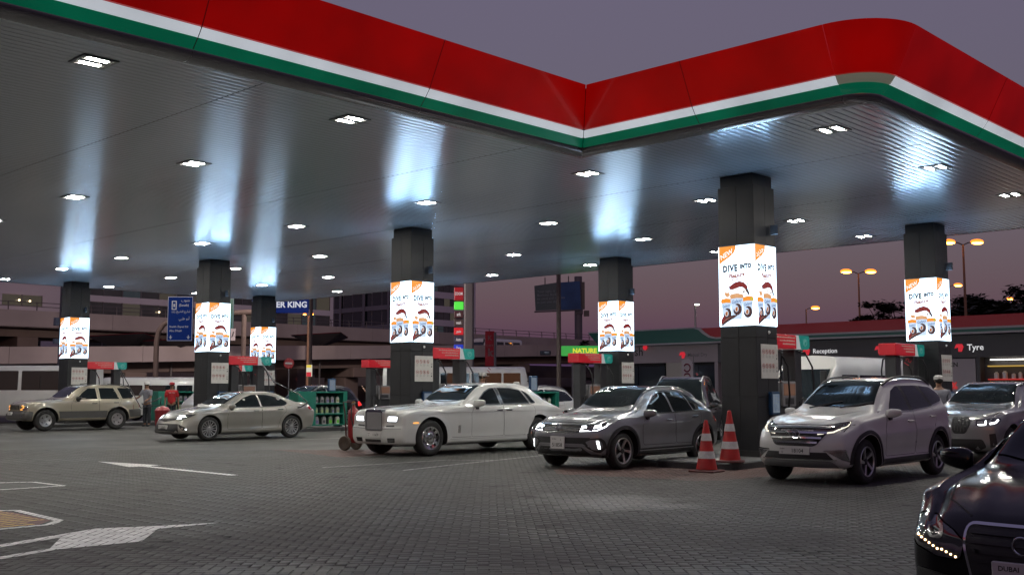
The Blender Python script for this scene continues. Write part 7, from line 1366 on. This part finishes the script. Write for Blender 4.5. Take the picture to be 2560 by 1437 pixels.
SHG = mat('shirt_grey', (.17, .17, .20), .8, var=.08); SHR = mat('shirt_red', (.36, .008, .012), .7, var=.08); TRK = mat('trousers_dark', (.015, .018, .025), .8); CAPR = mat('cap_red', (.30, .008, .02), .7); CAPW = mat('cap_pale', (.42, .41, .40), .7); CAPG = mat('cap_green', (.01, .2, .12), .7); SHB = mat('shirt_brown', (.07, .05, .05), .8)
A0 = FACE
person('attendant in grey polo and cap reaching a nozzle into the beige four wheel drive', 21.75, 41.75, 0, A0 + radians(-20), 1.80, SHG, TRK, CAPW, ((.07, -.05, -.14), (.17, -.13, -.20)), ((.04, -.04, -.15), (.03, -.15, -.20)), .3, .03)
red = person('attendant in red shirt and red cap with arms hanging by the green rack', 22.75, 41.6, 0, A0 + radians(15), 1.78, SHR, TRK, CAPR, ((.035, .01, -.17), (.045, -.03, -.33)), ((.04, .015, -.17), (.055, -.02, -.33)), -.4)
mb = MB()
for s in (-1, 1):
    for q in range(2): mb.box(s * .07 - .05 + q * .012, -.158, 1.38 - q * .03, s * .07 + .05 + q * .012, -.150, 1.39 - q * .03)
mb.build('shirt_print', mat('shirt_print', (.55, .5, .5), .6), red)
person('man in pale cap standing behind the limousine roof', 22.6, 22.9, .13, A0 + radians(60), 1.84, SHG, TRK, CAPW, None, None, .5)
person('attendant in green and white cap standing beyond the pearl white seven-seater', 25.4, 10.35, 0, A0 + radians(160), 1.79, SHG, TRK, CAPW, None, None, .2, 0, CAPG)
x, y, _ = vw(45.2, -5.75); person('attendant in dark brown clothes raising an arm behind the black SUV', x, y, 0, A0 + radians(-30), 1.78, SHB, TRK, None, ((.13, -.02, -.03), (.22, -.03, .08)), None, .2)
x, y, _ = vw(33.5, .12); person('second capped man whose cap just shows over the limousine roof', x, y, 0, A0 + radians(80), 1.70, SHG, TRK, CAPW)
a = (20.62, 39.33, 1.02); mb = MB(); mb.tube([a, (20.72, 39.2, 1.06), (21.0, 39.2, 1.2)], [.018, .028, .028], 8); tag(mb.build('fuel_nozzle', PDK, None, True), 'black fuel nozzle at the rear flank of the beige four wheel drive', 'fuel nozzle', 'nozzles in use')
mb = MB(); mb.tube([(21.0, 39.2, 1.2), (21.5, 40.2, .9), (21.6, 42.0, .75), (21.4, 43.6, 2.4)], .02, 6); tag(mb.build('fuel_hose', HOSE, None, True), 'black fuel hose running to the beige four wheel drive', 'fuel hose')
# round red bin in front of the attendants
t = thing('litter_bin', 'round red bin behind the bonnet of the champagne sedan', 'bin', (20.2, 37.6, 0)); mb = MB(); mb.lathe([(0, .0), (.24, .0), (.27, .62), (.28, .66), (.0, .66)], 20); mb.build('drum', mat('bin_red', (.2, .01, .015), .5, coat=.3), t, True); mb = MB(); mb.lathe([(.285, .66), (.29, .72), (.2, .84), (0, .9)], 20); mb.build('lid', mat('bin_red', (.2, .01, .015), .5), t, True)
for _o in list(bpy.data.objects):
    if _o.type == 'MESH' and not _o.data.materials: print('NO MATERIAL', _o.name)
# ================================================================== MOTORCYCLE
t = thing('motorcycle', 'dark motorcycle with lit round headlight just left of the tallest column', 'motorcycle', (23.9, 14.9, 0), radians(-12))
for x in (0, 1.32):
    mb = MB(); A = frame((x, 0, .31), (1, 0, 0), (0, 0, 1)); mb.lathe([(.20, -.05), (.27, -.055), (.31, -.03), (.31, .03), (.27, .055), (.20, .05), (.20, -.05)], 28, 0, A)
    w = mb.build('wheel', RUBBER, t, True); mb = MB(); mb.lathe([(.0, .03), (.05, .03), (.05, -.03), (0, -.03)], 14, 0, A)
    for q in range(6): a = q * pi / 3; mb.tube([(x, 0, .31), (x + .2 * cos(a), 0, .31 + .2 * sin(a))], .014, 5)
    mb.build('rim', ALLOY, w)
mb = MB(); [mb.tube([(0, s * .09, .31), (.17, s * .09, .75), (.24, s * .08, .98)], .026, 8) for s in (-1, 1)]; mb.tube([(.25, -.38, 1.08), (.22, -.2, 1.04), (.22, .2, 1.04), (.25, .38, 1.08)], .016, 8); mb.build('fork', STEEL, t, True)
mb = MB(); mb.tube([(.25, 0, .9), (.5, 0, .5), (.8, 0, .42), (1.32, 0, .33)], .05, 8); mb.box(.42, -.13, .28, .82, .13, .6, 0, .05); mb.build('engine_frame', BLACK, t, True)
mb = MB(); mb.sphere((.52, 0, .84), .2, 0, 14, (1.35, .75, .62)); mb.build('fuel_tank', BKP, t, True)
mb = MB(); mb.box(.72, -.14, .76, 1.38, .14, .86, 0, .04); mb.build('saddle', BLACK, t); mb = MB(); mb.box(1.05, -.24, .88, 1.5, .24, 1.3, 0, .03); mb.build('top_box', mat('box_maroon', (.12, .01, .02), .5), t)
mb = MB(); mb.lathe([(0, -.02), (.085, -.02), (.095, .02), (.06, .12), (0, .13)], 18, 0, frame((.08, 0, .92), (0, 1, 0), (0, 0, 1))); mb.build('headlight', LEDW, t, True)
for s in (-1, 1): mb = MB(); mb.tube([(.25, s * .3, 1.08), (.2, s * .34, 1.24)], .008, 5); mb.sphere((.2, s * .35, 1.27), .06, 0, 10, (.4, 1, .7)); mb.build('mirror', BLACK, t, True)
